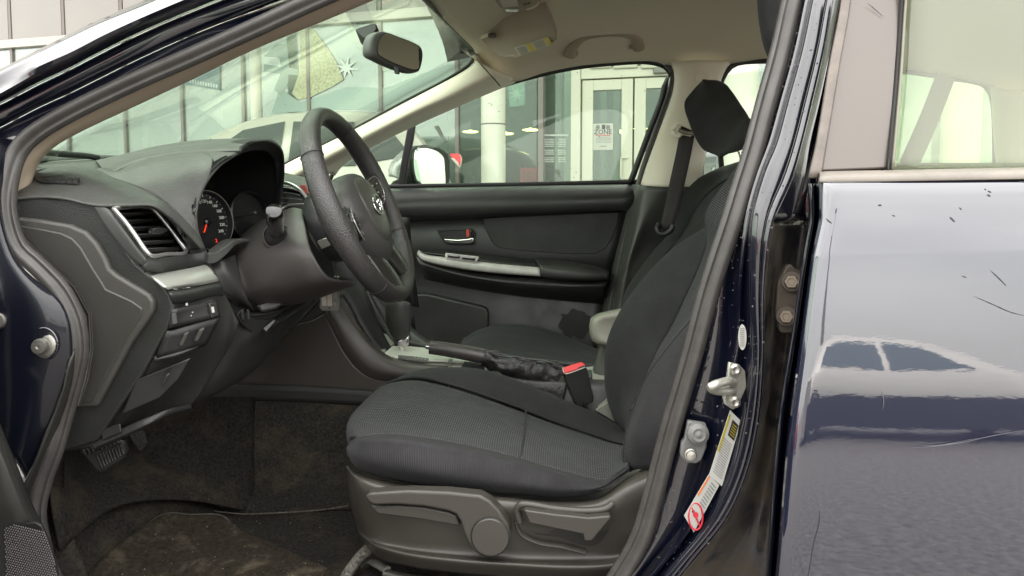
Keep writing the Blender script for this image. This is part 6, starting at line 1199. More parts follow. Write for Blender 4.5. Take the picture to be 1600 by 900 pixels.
patch('floor_carpet', [[(180, 740, 1.26), (284, 735, 1.33), (340, 786, 1.33), (380, 802, 1.315), (480, 799, 1.315), (560, 790, 1.33), (700, 790, 1.33)], [(110, 790, 1.04), (220, 800, 1.14), (300, 815, 1.20), (380, 830, 1.22), (480, 835, 1.22), (560, 835, 1.22), (700, 835, 1.22)], [(60, 880, .90), (150, 900, .98), (260, 910, 1.02), (380, 915, 1.04), (480, 915, 1.04), (560, 915, 1.04), (700, 915, 1.04)], [(60, 1000, .88), (150, 1000, .9), (260, 1000, .92), (380, 1000, .93), (480, 1000, .93), (560, 1000, .93), (700, 1000, .93)]], carpet, fw, nu=50, sub=10, ang=180)
tube('carpet_fold', [(290, 791, 1.29), (345, 800, 1.285), (380, 803, 1.285), (440, 801, 1.29), (500, 797, 1.29), (545, 790, 1.29)], .0013, M('worn_edge', (.06, .052, .04), .9, var=(200, .3, 2)), fw, n=6, steps=60)
0 and patch('carpet_roll', [[(122, 770, 1.0), (180, 790, 1.06), (232, 797, 1.10), (280, 778, 1.14), (310, 765, 1.18)], [(120, 780, .99), (180, 798, 1.045), (234, 805, 1.085), (282, 786, 1.125), (312, 772, 1.165)], [(118, 800, 1.0), (180, 815, 1.06), (240, 822, 1.10), (290, 812, 1.14), (330, 800, 1.17)]], M('worn_heel_pad', (.04, .032, .024), .8, bump=(200, .6, 'noise'), dirt=(20, (.13, .10, .07), .5, .6)), fw, nu=40, sub=5, ang=180)
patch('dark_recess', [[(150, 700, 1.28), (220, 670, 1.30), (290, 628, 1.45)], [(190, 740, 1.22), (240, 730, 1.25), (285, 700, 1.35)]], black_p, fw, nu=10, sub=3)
tube('carpet_cut_edge', [(282, 640, 1.38), (281, 670, 1.37), (270, 690, 1.34), (240, 712, 1.27), (220, 727, 1.22), (190, 737, 1.19), (160, 735, 1.15)], .003, black_p, fw, n=6, steps=40)
# pedals
pb = empty('brake_pedal', P(165, 705, 1.1), parent=car)
plate('pedal_pad', [(124, 706, 1.02), (150, 696, 1.02), (178, 686, 1.03), (192, 690, 1.03), (196, 702, 1.03), (190, 716, 1.02), (170, 730, 1.015), (158, 737, 1.01), (150, 736, 1.01), (138, 722, 1.015)], M('pedal_rubber', (.030, .028, .026), .5), pb, thick=.014, bevel=.003)
for k in range(9):
    plate('tread_bar', [(150+k*4.6, 712-k*2.1, 1.013+k*.001), (152+k*4.6, 711-k*2.1, 1.013+k*.001), (160+k*4.2, 731-k*2.6, 1.007+k*.001), (157+k*4.2, 733-k*2.6, 1.007+k*.001)], MATS['pedal_rubber'], pb, thick=.006, bevel=.001)
    plate('tread_bar', [(128+k*6.5, 703-k*1.9, 1.015+k*.001), (130.5+k*6.5, 702-k*1.9, 1.015+k*.001), (134+k*6.5, 710-k*2.2, 1.012+k*.001), (131.5+k*6.5, 711-k*2.2, 1.012+k*.001)], MATS['pedal_rubber'], pb, thick=.006, bevel=.001)
tube('pedal_arm', [(150, 690, 1.12), (145, 660, 1.15)], .008, black_p, pb, n=8, steps=5)
ga_ = empty('accelerator_pedal', P(216, 690, 1.25), parent=car)
plate('pedal_pad', [(203, 680, 1.22), (216, 668, 1.24), (227, 674, 1.24), (231, 692, 1.23), (221, 703, 1.21), (215, 703, 1.21)], MATS['pedal_rubber'], ga_, thick=.012, bevel=.002)
for k in range(4): tube('tread_line', [(207+k*4.6, 680-k*2.2, 1.215+k*.003), (217+k*3.2, 699-k*1.6, 1.203+k*.003)], .0016, MATS['pedal_rubber'], ga_, n=6, steps=4)
# ================================================================== LOOSE THINGS IN THE CAR
mat_lines = [
 [(258, 804, 1.165), (300, 806, 1.17), (340, 806, 1.18), (354, 812, 1.175), (360, 822, 1.165)],
 [(215, 832, 1.10), (270, 840, 1.11), (320, 842, 1.12), (362, 842, 1.13), (400, 840, 1.14)],
 [(175, 862, 1.04), (250, 872, 1.05), (330, 874, 1.06), (400, 872, 1.07), (470, 870, 1.08)],
 [(146, 890, .995), (240, 905, 1.0), (330, 908, 1.01), (420, 905, 1.02), (520, 900, 1.03)],
 [(130, 960, .93), (240, 970, .93), (330, 975, .93), (420, 975, .93), (520, 970, .94)]]
fm = patch('floor_mat', [shift(l, 0, -3, -.02) for l in mat_lines], matm, None, nu=40, sub=8, solid=.006, ang=180)
tag(fm, 'muddy brown worn floor mat in the driver footwell', 'floor mat')
kt = empty('key_tag', P(513, 470, 1.28), 'grey plastic key tag hanging below the steering column', 'key tag')
plate('tag_body', [(500, 463, 1.285), (502, 458, 1.285), (528, 436, 1.285), (530, 440, 1.285), (530, 482, 1.285), (527, 486, 1.285), (503, 485, 1.285), (499, 481, 1.285)], M('tag_grey', (.17, .17, .15), .35), kt, thick=.004, bevel=.001)
plate('tag_field', [(502, 462, 1.2835), (518, 447, 1.2835), (519, 478, 1.2835), (503, 478, 1.2835)], M('tag_pale', (.50, .48, .42), .4), kt, thick=.0006, bevel=0)
plate('tag_line', [(510, 454, 1.2825), (510.7, 454, 1.2825), (511.3, 478, 1.2825), (510.6, 478, 1.2825)], black_p, kt, thick=.0004, bevel=0)
lathe('tag_hole', P(514.5, 481.5, 1.283), (0, -1, 0), [(.0015, 0), (.0015, .0006)], black_p, kt, n=10)
tube('tag_logo', [P(524+2*math.cos(t), 475+2*math.sin(t), 1.2828) for t in np.linspace(.6, 5.4, 12)], .0006, white_p, kt, n=5, steps=16)
print_lines(kt, [(521, 470, 1.2833), (521, 444, 1.2833), (527, 440, 1.2833), (527, 470, 1.2833)], [.1, .4, .7], white_p, name='tag_print')
tube('key_ring', [(520, 440, 1.28), (524, 432, 1.27), (530, 434, 1.26)], .0015, chrome, kt, n=6, steps=8)

# grit and lint on the carpet and mat
V, F = [], []
for _ in range(110):
    v = 900-150*random.random()**2; u = random.uniform(150, 520)
    d_ = float(np.interp(v, [740, 800, 830, 870, 900], [1.33, 1.17, 1.10, 1.04, .99]))-.03; c = P(u, v, d_); r = random.choice((.0004, .0005, .0006, .0009))
    b0 = len(V); V += [c+Vector((-r, 0, -r*.5)), c+Vector((r, 0, -r*.4)), c+Vector((0, r*.5, r)), c+Vector((0, -r, 0))]; F += [(b0, b0+1, b0+3), (b0+1, b0+2, b0+3), (b0+2, b0, b0+3), (b0, b0+2, b0+1)]
o = mk('grit', V, F, M('grit_pale', (.22, .19, .14), .9, var=(300, .4, 1.6)), None, smooth=False); tag(o, 'specks of sand and grit strewn over the driver footwell carpet', 'grit', kind='stuff')
tube('mat_edge', [(130, 940, .935), (146, 890, .975), (175, 862, 1.018), (215, 832, 1.078), (258, 803, 1.142), (300, 804, 1.148), (340, 804, 1.158), (354, 810, 1.153), (360, 821, 1.143), (352, 832, 1.13)], .0016, M('mat_binding', (.036, .030, .022), .95, bump=(300, 1, 'noise', .002), var=(120, .5, 1.6)), fm, n=6, steps=80)
patch('kick_carpet', [[(58, 720, .925), (58, 780, .925), (50, 830, .925), (62, 880, .925), (85, 940, .925)], [(100, 720, .99), (102, 780, .98), (112, 830, .965), (130, 880, .95), (150, 940, .94)]], carpet, fw, nu=20, sub=5, ang=180)
# ================================================================== OUTSIDE: ground, dealership, other cars
def sheet(name, x0, x1, y0, y1, z, mat, n=2, kind='structure'):
    V = [(x0+(x1-x0)*i/n, y0+(y1-y0)*j/n, z) for i in range(n+1) for j in range(n+1)]
    F = [(i*(n+1)+j, (i+1)*(n+1)+j, (i+1)*(n+1)+j+1, i*(n+1)+j+1) for i in range(n) for j in range(n)]
    o = mk(name, V, F, mat, None, smooth=False); return tag(o, kind=kind)
sheet('ground', -300, 300, -300, 300, 0, M('wet_asphalt', (.15, .138, .125), .55, bump=(90, .8, 'noise', .004), var=(28, .45, 1.7), dirt=(80, (.15, .14, .13), .6, .5)))
# facade frame
FO = P(905, 300, 6.8); FA = math.radians(10.9)
FX = Vector((math.cos(FA), -math.sin(FA), 0)); FN = Vector((-math.sin(FA), -math.cos(FA), 0)); FZ = Vector((0, 0, 1))
def FP(u, v, off=0): return hit(u, v, FO+FN*off, FN)
def fx(u, off=0): return (FP(u, 300, off)-FO).dot(FX)
def fz(u, v, off=0): return FP(u, v, off).z
def FB(s, z, off=0): return FO+FX*s+FN*off+FZ*(z-FO.z)
bd = empty('dealership', FB(0, 0, 0), 'glass fronted car dealership with round white columns and white double doors', 'building')
def fbox(name, s0, s1, z0, z1, o0, o1, mat, bevel=.004, parent=None):
    c = FB((s0+s1)/2, (z0+z1)/2, (o0+o1)/2)
    return box(name, c, (s1-s0, abs(o1-o0), z1-z0), mat, parent or bd, axes=(FX, FN, FZ), bevel=bevel)
walk = fbox('forecourt_slab', -14, 12, .0, .15, .03, 2.4, M('concrete', (.30, .29, .27), .85, var=(2, .85, 1.15), bump=(40, .4, 'noise', .003)), .01); 
white_fr = M('white_door_frame', (.64, .63, .53), .45)
dark_fr = M('dark_mullion', (.24, .21, .195), .45)
spand = M('spandrel_panel', (.27, .25, .22), .35, coat=.9, coat_rough=.04, var=(.8, .93, 1.06))
def pane_mat(name, tint, amt, base): return M(name, base, .06, 0, .5, coat=1, var=(.9, .85, 1.15), ior=1.5)
fglass = glass('showroom_glass', (.76, .88, .82), 5.2, .17, (.60, .68, .62), 1.5)
fglass_c = glass('entrance_glass', (.78, .88, .82), 1.7, .05, (.50, .60, .56), 1.5)
zt = fz(500, 30); zb = zt-.10
zt = FP(470, 36).z
HB0, HB1 = zt-.05, zt+.05
mull = [fx(u) for u in (-50, 29, 113, 204, 291, 387, 487, 598, 719)]
left_edge = fx(-260)
sa, sb_ = mull[0]-1.0, fx(893)
us_m = [-140, -50, 31, 113, 202, 291, 386, 487, 598, 716, 846]
S = [fx(u) for u in us_m]
S = [S[0]-1.6, S[0]-.8]+S
for i in range(len(S)-1):
    fbox('glass_pane', S[i]+.02, S[i+1]-.02, .15, HB0, .0, .012, fglass_c if i == len(S)-2 else fglass, 0)
    fbox('spandrel_panel', S[i]+.03, S[i+1]-.03, HB1, HB1+1.35, .0, .03, spand, .004)
    fbox('upper_pane', S[i]+.03, S[i+1]-.03, HB1+1.42, HB1+3.4, .0, .012, fglass, 0)
for s in S: fbox('mullion', s-.02, s+.02, .15, HB1+3.5, -.02, .035, dark_fr)
fbox('white_transom', S[0], S[-1]+.02, HB0, HB1, -.05, .075, M('white_transom', (.60, .58, .52), .4), .006)
fbox('sill_rail', S[0], S[-1], .15, .22, -.04, .05, dark_fr)
fbox('upper_rail', S[0], S[-1]+3.6, HB1+1.35, HB1+1.42, -.04, .06, dark_fr)
fbox('parapet', S[0], S[-1]+7, HB1+3.5, HB1+4.3, -.1, .12, spand)
# entrance right of the dark post
fbox('dark_post', fx(843), fx(851), .15, HB1+1.4, -.05, .08, dark_fr)
fbox('lobby_pane', fx(851), fx(893), .15, fz(870, 60), 0, .012, fglass_c, 0)
dz1 = fz(975, 122); s0, s1_, s2_, s3_ = fx(893), fx(908), fx(989), fx(1075)
fbox('door_post', s0, s1_-.004, .15, fz(900, 85), -.06, .06, white_fr)
fbox('door_header', s1_, s3_+.3, dz1+.0, dz1+.10, -.05, .05, white_fr)
fbox('transom_light', s1_, s3_+.3, dz1+.10, dz1+.75, 0, .012, fglass_c, 0)
fbox('transom_top', s0, s3_+.3, dz1+.75, dz1+.85, -.05, .05, white_fr)
fbox('door_operator', fx(1019), fx(1043), dz1+.015, dz1+.075, .05, .09, M('operator_grey', (.2, .2, .18), .4), .01)
lw = (s2_-s1_)
def door_leaf(a, b, stile=.105):
    d = empty('entrance_door', FB((a+b)/2, .15, 0), parent=bd)
    t = dz1-.01
    fbox('stile', a, a+stile, .17, t, -.025, .03, white_fr, .004, d); fbox('stile', b-stile, b, .17, t, -.025, .03, white_fr, .004, d)
    fbox('top_rail', a+stile, b-stile, t-.10, t, -.023, .028, white_fr, .004, d); fbox('bottom_rail', a+stile, b-stile, .17, .42, -.023, .028, white_fr, .004, d)
    fbox('door_glass', a+stile, b-stile, .42, t-.10, 0, .008, fglass_c, 0, d)
    return d
dl1 = door_leaf(s1_+.01, s2_-.008); dl2 = door_leaf(s2_+.008, s2_+.008+lw)
for (d, uu, sg) in ((dl1, 981, -1), (dl2, 998, 1)):
    z0, z1 = fz(981, 279), fz(981, 247); s = fx(uu)
    c = [FB(s, z0, .03), FB(s, z0, .075), FB(s, z1, .075), FB(s, z1, .03)] if sg > 0 else [FB(s, z0, .03), FB(s-.06, z0, .06), FB(s-.06, z1, .06), FB(s, z1, .03)]
    tube('pull_handle', c, .010, white_fr, d, n=10, steps=30, smooth_path=False)
fbox('right_post', s2_+lw+.01, s2_+lw+.12, .15, dz1+.8, -.06, .06, white_fr)
for i in range(4): fbox('right_pane', s2_+lw+.15+i*1.3, s2_+lw+1.4+i*1.3, .15, HB1+1.3, 0, .012, fglass, 0); fbox('mullion', s2_+lw+1.4+i*1.3, s2_+lw+1.45+i*1.3, .15, HB1+3.5, -.04, .045, dark_fr)
fbox('lobby_spandrel', fx(851), s2_+lw+6, dz1+.86, HB1+1.35, 0, .03, spand)
# letters above the doors: a pale panel sign
for a, b in ((922, 955), (958, 995), (1000, 1032)): fbox('fascia_panel', fx(a), fx(b), fz(a, 112)+.015, fz(a, 112)+.33, .055, .075, M('fascia_pale', (.55, .54, .45), .4), .01)
# canopy, out of view, added to shade the facade; round columns
fbox('shade_canopy', S[0], s3_+5, HB1+3.0, HB1+3.3, .14, 3.6, M('shade_canopy_soffit', (.40, .39, .36), .7), .01)
colm = M('column_paint', (.64, .63, .55), .45, var=(1.5, .95, 1.05))
def column(u, off, r, joint=None):
    p = FP(u, 300, off); p = Vector((p.x, p.y, 0))
    lathe('column', p, (0, 0, 1), [(r+.02, .0), (r+.02, .06), (r, .065), (r, HB1+3.0)], colm, bd, n=40)
    if joint: lathe('column_joint', p+Vector((0, 0, joint)), (0, 0, 1), [(r+.001, -.006), (r+.0015, 0), (r+.001, .006)], M('joint_grey', (.18, .17, .15), .7), bd, n=40)
column(404, .35, .06); column(771, 1.0, .105, P(771, 196, 6).z); column(1152, 1.1, .14); column(1497, 1.2, .12)
# showroom interior
inn = M('showroom_wall', (.42, .46, .42), .8, var=(.6, .9, 1.1))
fbox('showroom_back_wall', S[0]-1, s3_+6, 0, 6, -7.1, -7, inn, 0)
fbox('showroom_floor', S[0]-1, s3_+6, .05, .14, -7, -.06, M('showroom_tiles', (.30, .29, .26), .2), 0)
fbox('showroom_ceiling', S[0]-1, s3_+6, HB1+.4, HB1+.5, -7, -.06, M('showroom_ceiling_paint', (.35, .35, .32), .8), 0)
fbox('showroom_end_wall', S[0]-1.1, S[0]-1.0, 0, 6, -7, 0, inn, 0)
lampm = M('lamp_glow', (.9, .8, .4), .5, emit=((1, .80, .28), 1.3))
# partitions, boards and desks standing in the showroom
for k, (u0, u1, z0, z1, dep, c_) in enumerate(((-60, 60, .15, 1.9, -2.2, (.55, .58, .50)), (120, 205, .15, 2.6, -3.0, (.30, .40, .36)), (187, 200, .15, 2.1, -1.6, (.60, .62, .52)), (225, 234, .15, 2.1, -1.6, (.60, .62, .52)), (187, 234, 2.1, 2.17, -1.6, (.60, .62, .52)),
    (240, 282, .15, 2.4, -4.5, (.20, .27, .25)), (300, 345, .15, 3.0, -1.8, (.36, .42, .37)), (347, 372, .15, 2.0, -1.4, (.62, .66, .54)), (376, 388, .15, 2.0, -1.5, (.58, .62, .52)), (415, 470, .15, 1.5, -2.5, (.20, .28, .27)), (500, 590, .15, 3.4, -3.2, (.26, .34, .31)), (600, 700, .15, 2.5, -4.0, (.42, .48, .42)), (790, 842, .15, 1.0, -3.0, (.10, .10, .09)), (800, 835, 1.0, 1.18, -2.4, (.30, .25, .10)))):
    fbox('partition', fx(u0, dep), fx(u1, dep), z0, z1, dep-.06, dep, M('partition_tone_'+'abcdefghijklmnop'[k], c_, .7, var=(1.5, .85, 1.15)), .004)
for (u, v) in ((829, 201), (735, 204), (1002, 198), (968, 204), (790, 207)):
    p = hit(u, v, FO+FN*-3, FN); lathe('ceiling_lamp', p, (0, 0, -1), [(.02, -.01), (.035, 0), (.11, .01), (.12, .02), (.09, .03)], lampm, bd, n=24)
# inner partition frames that show through the doors
for u in (868, 938, 958, 972, 1030): fbox('inner_post', fx(u, -1.6), fx(u, -1.6)+.07, .15, 2.6, -1.62, -1.55, M('inner_frame', (.40, .42, .33), .5), .004)
for z in (1.75, 2.3): fbox('inner_rail', fx(900, -1.6), fx(1100, -1.6), z, z+.06, -1.615, -1.555, MATS['inner_frame'], .004)
fbox('green_post', fx(865), fx(866)+.10, .15, 3, -.62, -.5, M('pale_green_post', (.42, .46, .34), .5), .004)
# reflection of a blue sign, painted as a flat sheet on the glass
bs = empty('blue_sign_reflection', FB(fx(320), fz(320, 140), -.1), 'dark blue sign reflection painted on the glass, left, with pale mirrored lettering', 'sign reflection')
q = [(300, 106), (342, 100), (342, 140), (286, 127)]
pl_ = mk('reflected_sign_sheet', [FP(u, v, .03) for u, v in ((298, 96), (343, 96), (343, 141), (284, 131))]+[FP(u, v, .024) for u, v in ((298, 96), (343, 96), (343, 141), (284, 131))], [(0, 1, 2, 3), (4, 7, 6, 5), (0, 4, 5, 1), (1, 5, 6, 2), (2, 6, 7, 3), (3, 7, 4, 0)], M('reflected_sign_blue', (.07, .14, .20), .5), bs)
V, F = [], []
for i in range(12):
    u = 292+i*4.1; b0 = len(V); v = 123+i*.75
    V += [FP(u, v, .034), FP(u+2.4, v+.3, .034), FP(u+2.4, v+6.4, .034), FP(u, v+6, .034)]; F.append((b0, b0+1, b0+2, b0+3))
o = mk('reflected_letters', V, F, M('pale_letters', (.55, .62, .62), .5), bs, smooth=False); o['kind'] = 'stuff'
# decorative snow motif on the windows: tan wedge with a frosty star
wd = empty('window_decal', FP(490, 120, .02), 'tan frosted wedge shaped decal with pale star on the showroom glass', 'decal')
wpts = [(466, 40), (490, 46), (512, 75), (526, 98), (537, 124), (520, 135), (485, 152), (466, 156), (456, 146), (466, 118), (470, 80)]
mk('decal_wedge', [FP(u, v, .022) for u, v in wpts]+[FP(u, v, .016) for u, v in wpts], [tuple(range(11)), tuple(range(21, 10, -1))]+[(i, i+11, (i+1) % 11+11, (i+1) % 11) for i in range(11)], M('decal_tan', (.50, .50, .34), .7, var=(45, .7, 1.4), bump=(80, .6, 'noise')), wd, smooth=False)
def star(u, v, r, mat_, par, nn=8, off=.026):
    V = [FP(u, v, off)]; F = []
    for k in range(nn*2):
        t = k*math.pi/nn+.2; rr = r*random.uniform(.8, 1.1) if k % 2 == 0 else r*.28
        V.append(FP(u+rr*math.cos(t), v+rr*math.sin(t), off))
    for k in range(nn*2): F.append((0, k+1, (k+1) % (nn*2)+1))
    return mk('frost_star', V, F, mat_, par, smooth=False)
frost = M('frost_print', (.74, .80, .74), .6)
star(541, 106, 20, frost, wd); star(530, 122, 8, M('frost_tan', (.58, .56, .40), .6), wd)
# soft slanting bands laid on the glass
wb = empty('window_bands', FP(600, 120, .02), 'large pale green sweeping bands on the showroom windows', 'decal')
def band(pts, mat_, off=.015):
    m_ = len(pts)
    mk('glass_band', [FP(u, v, off) for u, v in pts]+[FP(u, v, off-.002) for u, v in pts], [tuple(range(m_)), tuple(range(2*m_-1, m_-1, -1))], mat_, wb, smooth=False)
band([(412, 88), (430, 70), (448, 68), (452, 100), (450, 130), (440, 150), (428, 140), (440, 110), (436, 90)], M('band_dark_teal', (.30, .38, .36), .5))
band([(412, 100), (466, 108), (466, 118), (412, 112)], MATS['band_dark_teal'], .018)
band([(542, 40), (556, 36), (575, 70), (590, 88), (612, 108), (600, 112), (565, 80)], M('band_pale', (.52, .60, .52), .5))
band([(436, 138), (470, 160), (545, 135), (600, 138), (700, 100), (716, 100), (716, 168), (490, 172), (424, 178)], M('band_mid_teal', (.38, .47, .43), .5), .014)
# posters right of the column
po = empty('snowflake_poster', FP(808, 145, -.05), 'faint square snowflake poster behind the glass right of the white column', 'poster')
mk('poster_sheet', [FP(u, v, -.03) for u, v in ((793, 130), (820, 127), (820, 164), (796, 167))]+[FP(u, v, -.034) for u, v in ((793, 130), (820, 127), (820, 164), (796, 167))], [(0, 1, 2, 3), (7, 6, 5, 4)], M('poster_green', (.38, .45, .42), .6, var=(14, .85, 1.2)), po)
star(807, 147, 14, frost, po, off=-.028)
zp = empty('zone_notice', FP(940, 214, .03), 'white ZONE notice sheet taped to the left entrance door', 'notice')
def fplate(name, a, b, mat_, par, off, th=.003): return fbox(name, fx(a[0], off), fx(b[0], off), fz(b[0], b[1], off), fz(a[0], a[1], off), off-th, off, mat_, 0, par)
pq = fplate('notice_sheet', (926, 193.5), (957, 234), M('paper', (.5, .5, .45), .6), zp, .016)
for u in (934, 950):
    tube('notice_icon', [FP(u+2.6*math.cos(t), 199+2.9*math.sin(t), .018) for t in np.linspace(0, 2*math.pi, 12, endpoint=False)], .0035, black_p, zp, closed=True, n=5, steps=20)
    lathe('icon_dot', FP(u, 199, .017), FN, [(.008, 0), (.008, .001)], black_p, zp, n=10)
fplate('notice_block', (939.5, 195), (944.8, 202), black_p, zp, .018, .0015)
text('notice_word', 'ZONE', FP(942, 206.5, .017), FX, FZ, .062, M('notice_ink', (.04, .04, .04), .6), zp, bold=.001)
def pl2(u0, v0, u1, v1, rows, mat_, par, off, hf=.5, nm='fine_print'):
    V, F = [], []
    for r in range(rows):
        v = v0+(v1-v0)*r/max(1, rows-1); u = u0+random.uniform(0, 2)
        while u < u1:
            l = random.uniform(.6, 2.4); b0 = len(V); h = hf
            V += [FP(u, v, off), FP(min(u+l, u1), v, off), FP(min(u+l, u1), v+h, off), FP(u, v+h, off)]; F.append((b0, b0+1, b0+2, b0+3)); u += l+.5
    o = mk(nm, V, F, mat_, par, smooth=False); o['kind'] = 'stuff'
pl2(930, 210.5, 954, 210.5, 1, red_p, zp, .0185, 1.6, 'red_words'); pl2(930, 214, 955, 222, 5, MATS['grey_print'], zp, .0185, .7); pl2(936, 228, 948, 228, 1, black_p, zp, .0185, .9)
hd = empty('opening_hours', FP(868, 230, .02), 'white opening hours lettering on the glass beside the entrance doors', 'lettering')
pl2(848, 210, 888, 210, 1, M('white_vinyl', (.62, .66, .60), .6), hd, .018, 2.6, 'heading_letters')
for (v0, v1, r) in ((217, 228, 5), (234, 240, 3), (246, 252, 3)):
    pl2(848, v0, 866, v1, r, MATS['white_vinyl'], hd, .018, 1.3); pl2(871, v0, 884, v1, r, MATS['white_vinyl'], hd, .018, 1.3)
# red sign box and dark car in the showroom
rb = empty('red_display_box', P(827, 275, 8.2), 'bright red square display panel inside the showroom near the window', 'display panel')
p = hit(827, 275, FO+FN*-.14, FN)
box('panel', p, (.19, .05, .17), M('signal_red', (.75, .03, .08), .5), rb, axes=(FX, FN, FZ), bevel=.01)
box('panel_field', p+FN*.028, (.12, .006, .10), M('signal_red_dark', (.55, .02, .06), .5), rb, axes=(FX, FN, FZ), bevel=.006)
box('panel_foot', p-FZ*.4, (.16, .12, .62), M('stand_beige', (.35, .33, .25), .5), rb, axes=(FX, FN, FZ), bevel=.01)
# ------------------------------------------------------------------ cars
def simple_car(root, org, yaw, paint, glassm, L=4.5, Wd=1.8, prof=None, win=None, wheels=(.85, 3.55), tail=None, scale=1, z0=0):
    """side profile (x from the nose, z) swept over the width with tumblehome"""
    cx, sx_ = math.cos(yaw), math.sin(yaw)
    def T(x, y, z): return Vector((org[0]+(x*cx-y*sx_)*scale, org[1]+(x*sx_+y*cx)*scale, z*scale+z0))
    top = crom([Vector((x, 0, z)) for x, z in prof], 60)
    belt = win['belt']
    cols = []
    for p in top:
        x, z = p[0], p[2]
        bz = np.interp(x, [b[0] for b in belt], [b[1] for b in belt])
        col = []
        h = max(0, z-bz); tum = .30*min(1, h/.5)
        hw = Wd/2
        nosef = 1-.10*max(0, 1-x/.6)**2-.08*max(0, 1-(L-x)/.5)**2
        for s in (-1, 1):
            sec = [(hw*.93, .20), (hw*.99, .34), (hw*1.0, .60), (hw*.985, min(bz, z)), (hw*.985-tum*.92*(1 if h > .05 else 0), max(min(z-.04, z), min(bz, z)+.001) if h > .05 else min(bz, z)+.001), (hw*.88-tum, z), (hw*.45, z+.012)]
            if s == 1: sec = sec[::-1]
            for (yy, zz) in sec: col.append(T(x, s*yy*nosef, min(zz, z+.02)))
        cols.append(col)
    nv = 14; V = [p for c in cols for p in c]; F = []
    for i in range(59):
        for j in range(nv-1): F.append((i*nv+j, (i+1)*nv+j, (i+1)*nv+j+1, i*nv+j+1))
    F.append(tuple(range(nv))); F.append(tuple(59*nv+j for j in range(nv))[::-1])
    mk('body', V, F, paint, root, ang=50)
    for s in (-1, 1):
        for w_ in win['side']:
            yb = Wd/2*.985+.004
            pts = []
            for (x, z) in w_:
                bz = np.interp(x, [b[0] for b in belt], [b[1] for b in belt]); tz = np.interp(x, [q_[0] for q_ in prof], [q_[1] for q_ in prof])
                f = max(0, (z-bz))/max(.05, tz-.04-bz); y = yb-.276*min(1, (tz-bz)/.5)*min(1, f)
                pts.append(T(x, s*(y+.012), z))
            m_ = len(pts); q_ = [p-(T(0, s, 0)-T(0, 0, 0))*.02 for p in pts]
            mk('side_window', pts+q_, [tuple(range(m_)), tuple(range(2*m_-1, m_-1, -1))]+[(i, (i+1) % m_, m_+(i+1) % m_, m_+i) for i in range(m_)], glassm, root, smooth=False)
        for x in wheels:
            c = T(x, s*(Wd/2-.09), .33)
            ax = (T(0, s, 0)-T(0, 0, 0)).normalized()
            lathe('wheel', c, ax, [(.20, -.1), (.33*scale, -.1), (.335*scale, .0), (.33*scale, .09), (.26*scale, .105), (.22*scale, .10)], M('tyre', (.02, .02, .02), .8), root, n=32)
            lathe('wheel_rim', c, ax, [(.22*scale, .09), (.215*scale, .108), (.19*scale, .10), (.06, .085), (.03, .10), (.001, .10)], M('alloy', (.4, .4, .4), .3, .8), root, n=10)
            a, b, k_ = frame_of(ax)
            tube('wheel_arch', [c+ax*.10*0+ax*.085+a*(.37*scale*math.cos(t))+b*(.37*scale*math.sin(t)) for t in np.linspace(-.15, math.pi+.15, 14)], .03, M('arch_black', (.02, .02, .02), .6), root, n=8, steps=24)
    return T
dg = M('car_glass', (.030, .040, .034), .08, spec=.3)
suv_prof = [(0, .45), (.02, .75), (.12, .92), (.5, 1.02), (1.1, 1.16), (1.35, 1.34), (1.7, 1.54), (2.05, 1.62), (2.5, 1.64), (2.85, 1.60), (3.05, 1.46), (3.22, 1.22), (3.32, 1.04), (3.37, .8), (3.40, .45)]
suv_win = {'belt': [(0, .7), (1.1, 1.12), (2.0, 1.16), (3.4, 1.22)], 'side': [[(1.40, 1.17), (1.75, 1.47), (2.05, 1.54), (2.05, 1.17)], [(2.12, 1.18), (2.12, 1.54), (2.58, 1.54), (2.62, 1.20)], [(2.70, 1.22), (2.66, 1.52), (2.84, 1.50), (3.02, 1.28)]]}
sp_ = M('pearl_paint', (.44, .43, .37), .35, .1, coat=.3)
sv_ = empty('parked_crossover', P(640, 300, 5.8), 'pale silver crossover with red tail light, parked beyond the passenger window', 'car')
tl = P(721, 300, 5.15); ya = math.radians(9)
T1 = simple_car(sv_, (tl.x-3.4*math.cos(ya)-.9*math.sin(ya), tl.y-3.4*math.sin(ya)+.9*math.cos(ya)), ya, sp_, dg, prof=suv_prof, win=suv_win, L=3.4, Wd=1.80, wheels=(.8, 2.75))
def pl3(name, pts, d, mat_, par, th=.03, bevel=.004): return plate(name, [(u, v, dd) for (u, v), dd in zip(pts, d if isinstance(d, (list, tuple)) else [d]*len(pts))], mat_, par, thick=th, bevel=bevel)
pl3('tail_light', [(703, 240), (717, 240), (720, 247), (718, 259), (712, 252), (704, 245)], 5.12, M('tail_red', (.70, .02, .03), .2, coat=.8), sv_, .08)
pl3('tail_light_chrome', [(704, 247), (709, 247), (716, 254), (718, 262), (711, 255)], 5.10, M('tail_pale', (.5, .42, .40), .25), sv_, .05)
pl3('rear_spoiler', [(678, 197), (684, 196), (697, 222), (694, 222), (688, 214)], 5.3, M('spoiler_dark', (.10, .10, .085), .3), sv_, .05)
wp = M('white_paint', (.42, .43, .40), .3, 0, coat=.8)
wf = empty('parked_saloon', P(80, 300, 6.5), 'white saloon far left behind the windscreen foot, mostly hidden by the dash', 'car')
sal_prof = [(0, .40), (.03, .60), (.2, .74), (.9, .88), (1.3, .95), (1.75, 1.18), (2.2, 1.36), (2.7, 1.41), (3.2, 1.36), (3.75, 1.08), (4.1, .98), (4.5, .95), (4.6, .80), (4.62, .45)]
sal_win = {'belt': [(0, .62), (1.3, .90), (4.6, .94)], 'side': [[(1.75, .96), (2.25, 1.26), (2.65, 1.32), (2.65, .95)], [(2.72, .95), (2.72, 1.32), (3.2, 1.27), (3.5, 1.0)]]}
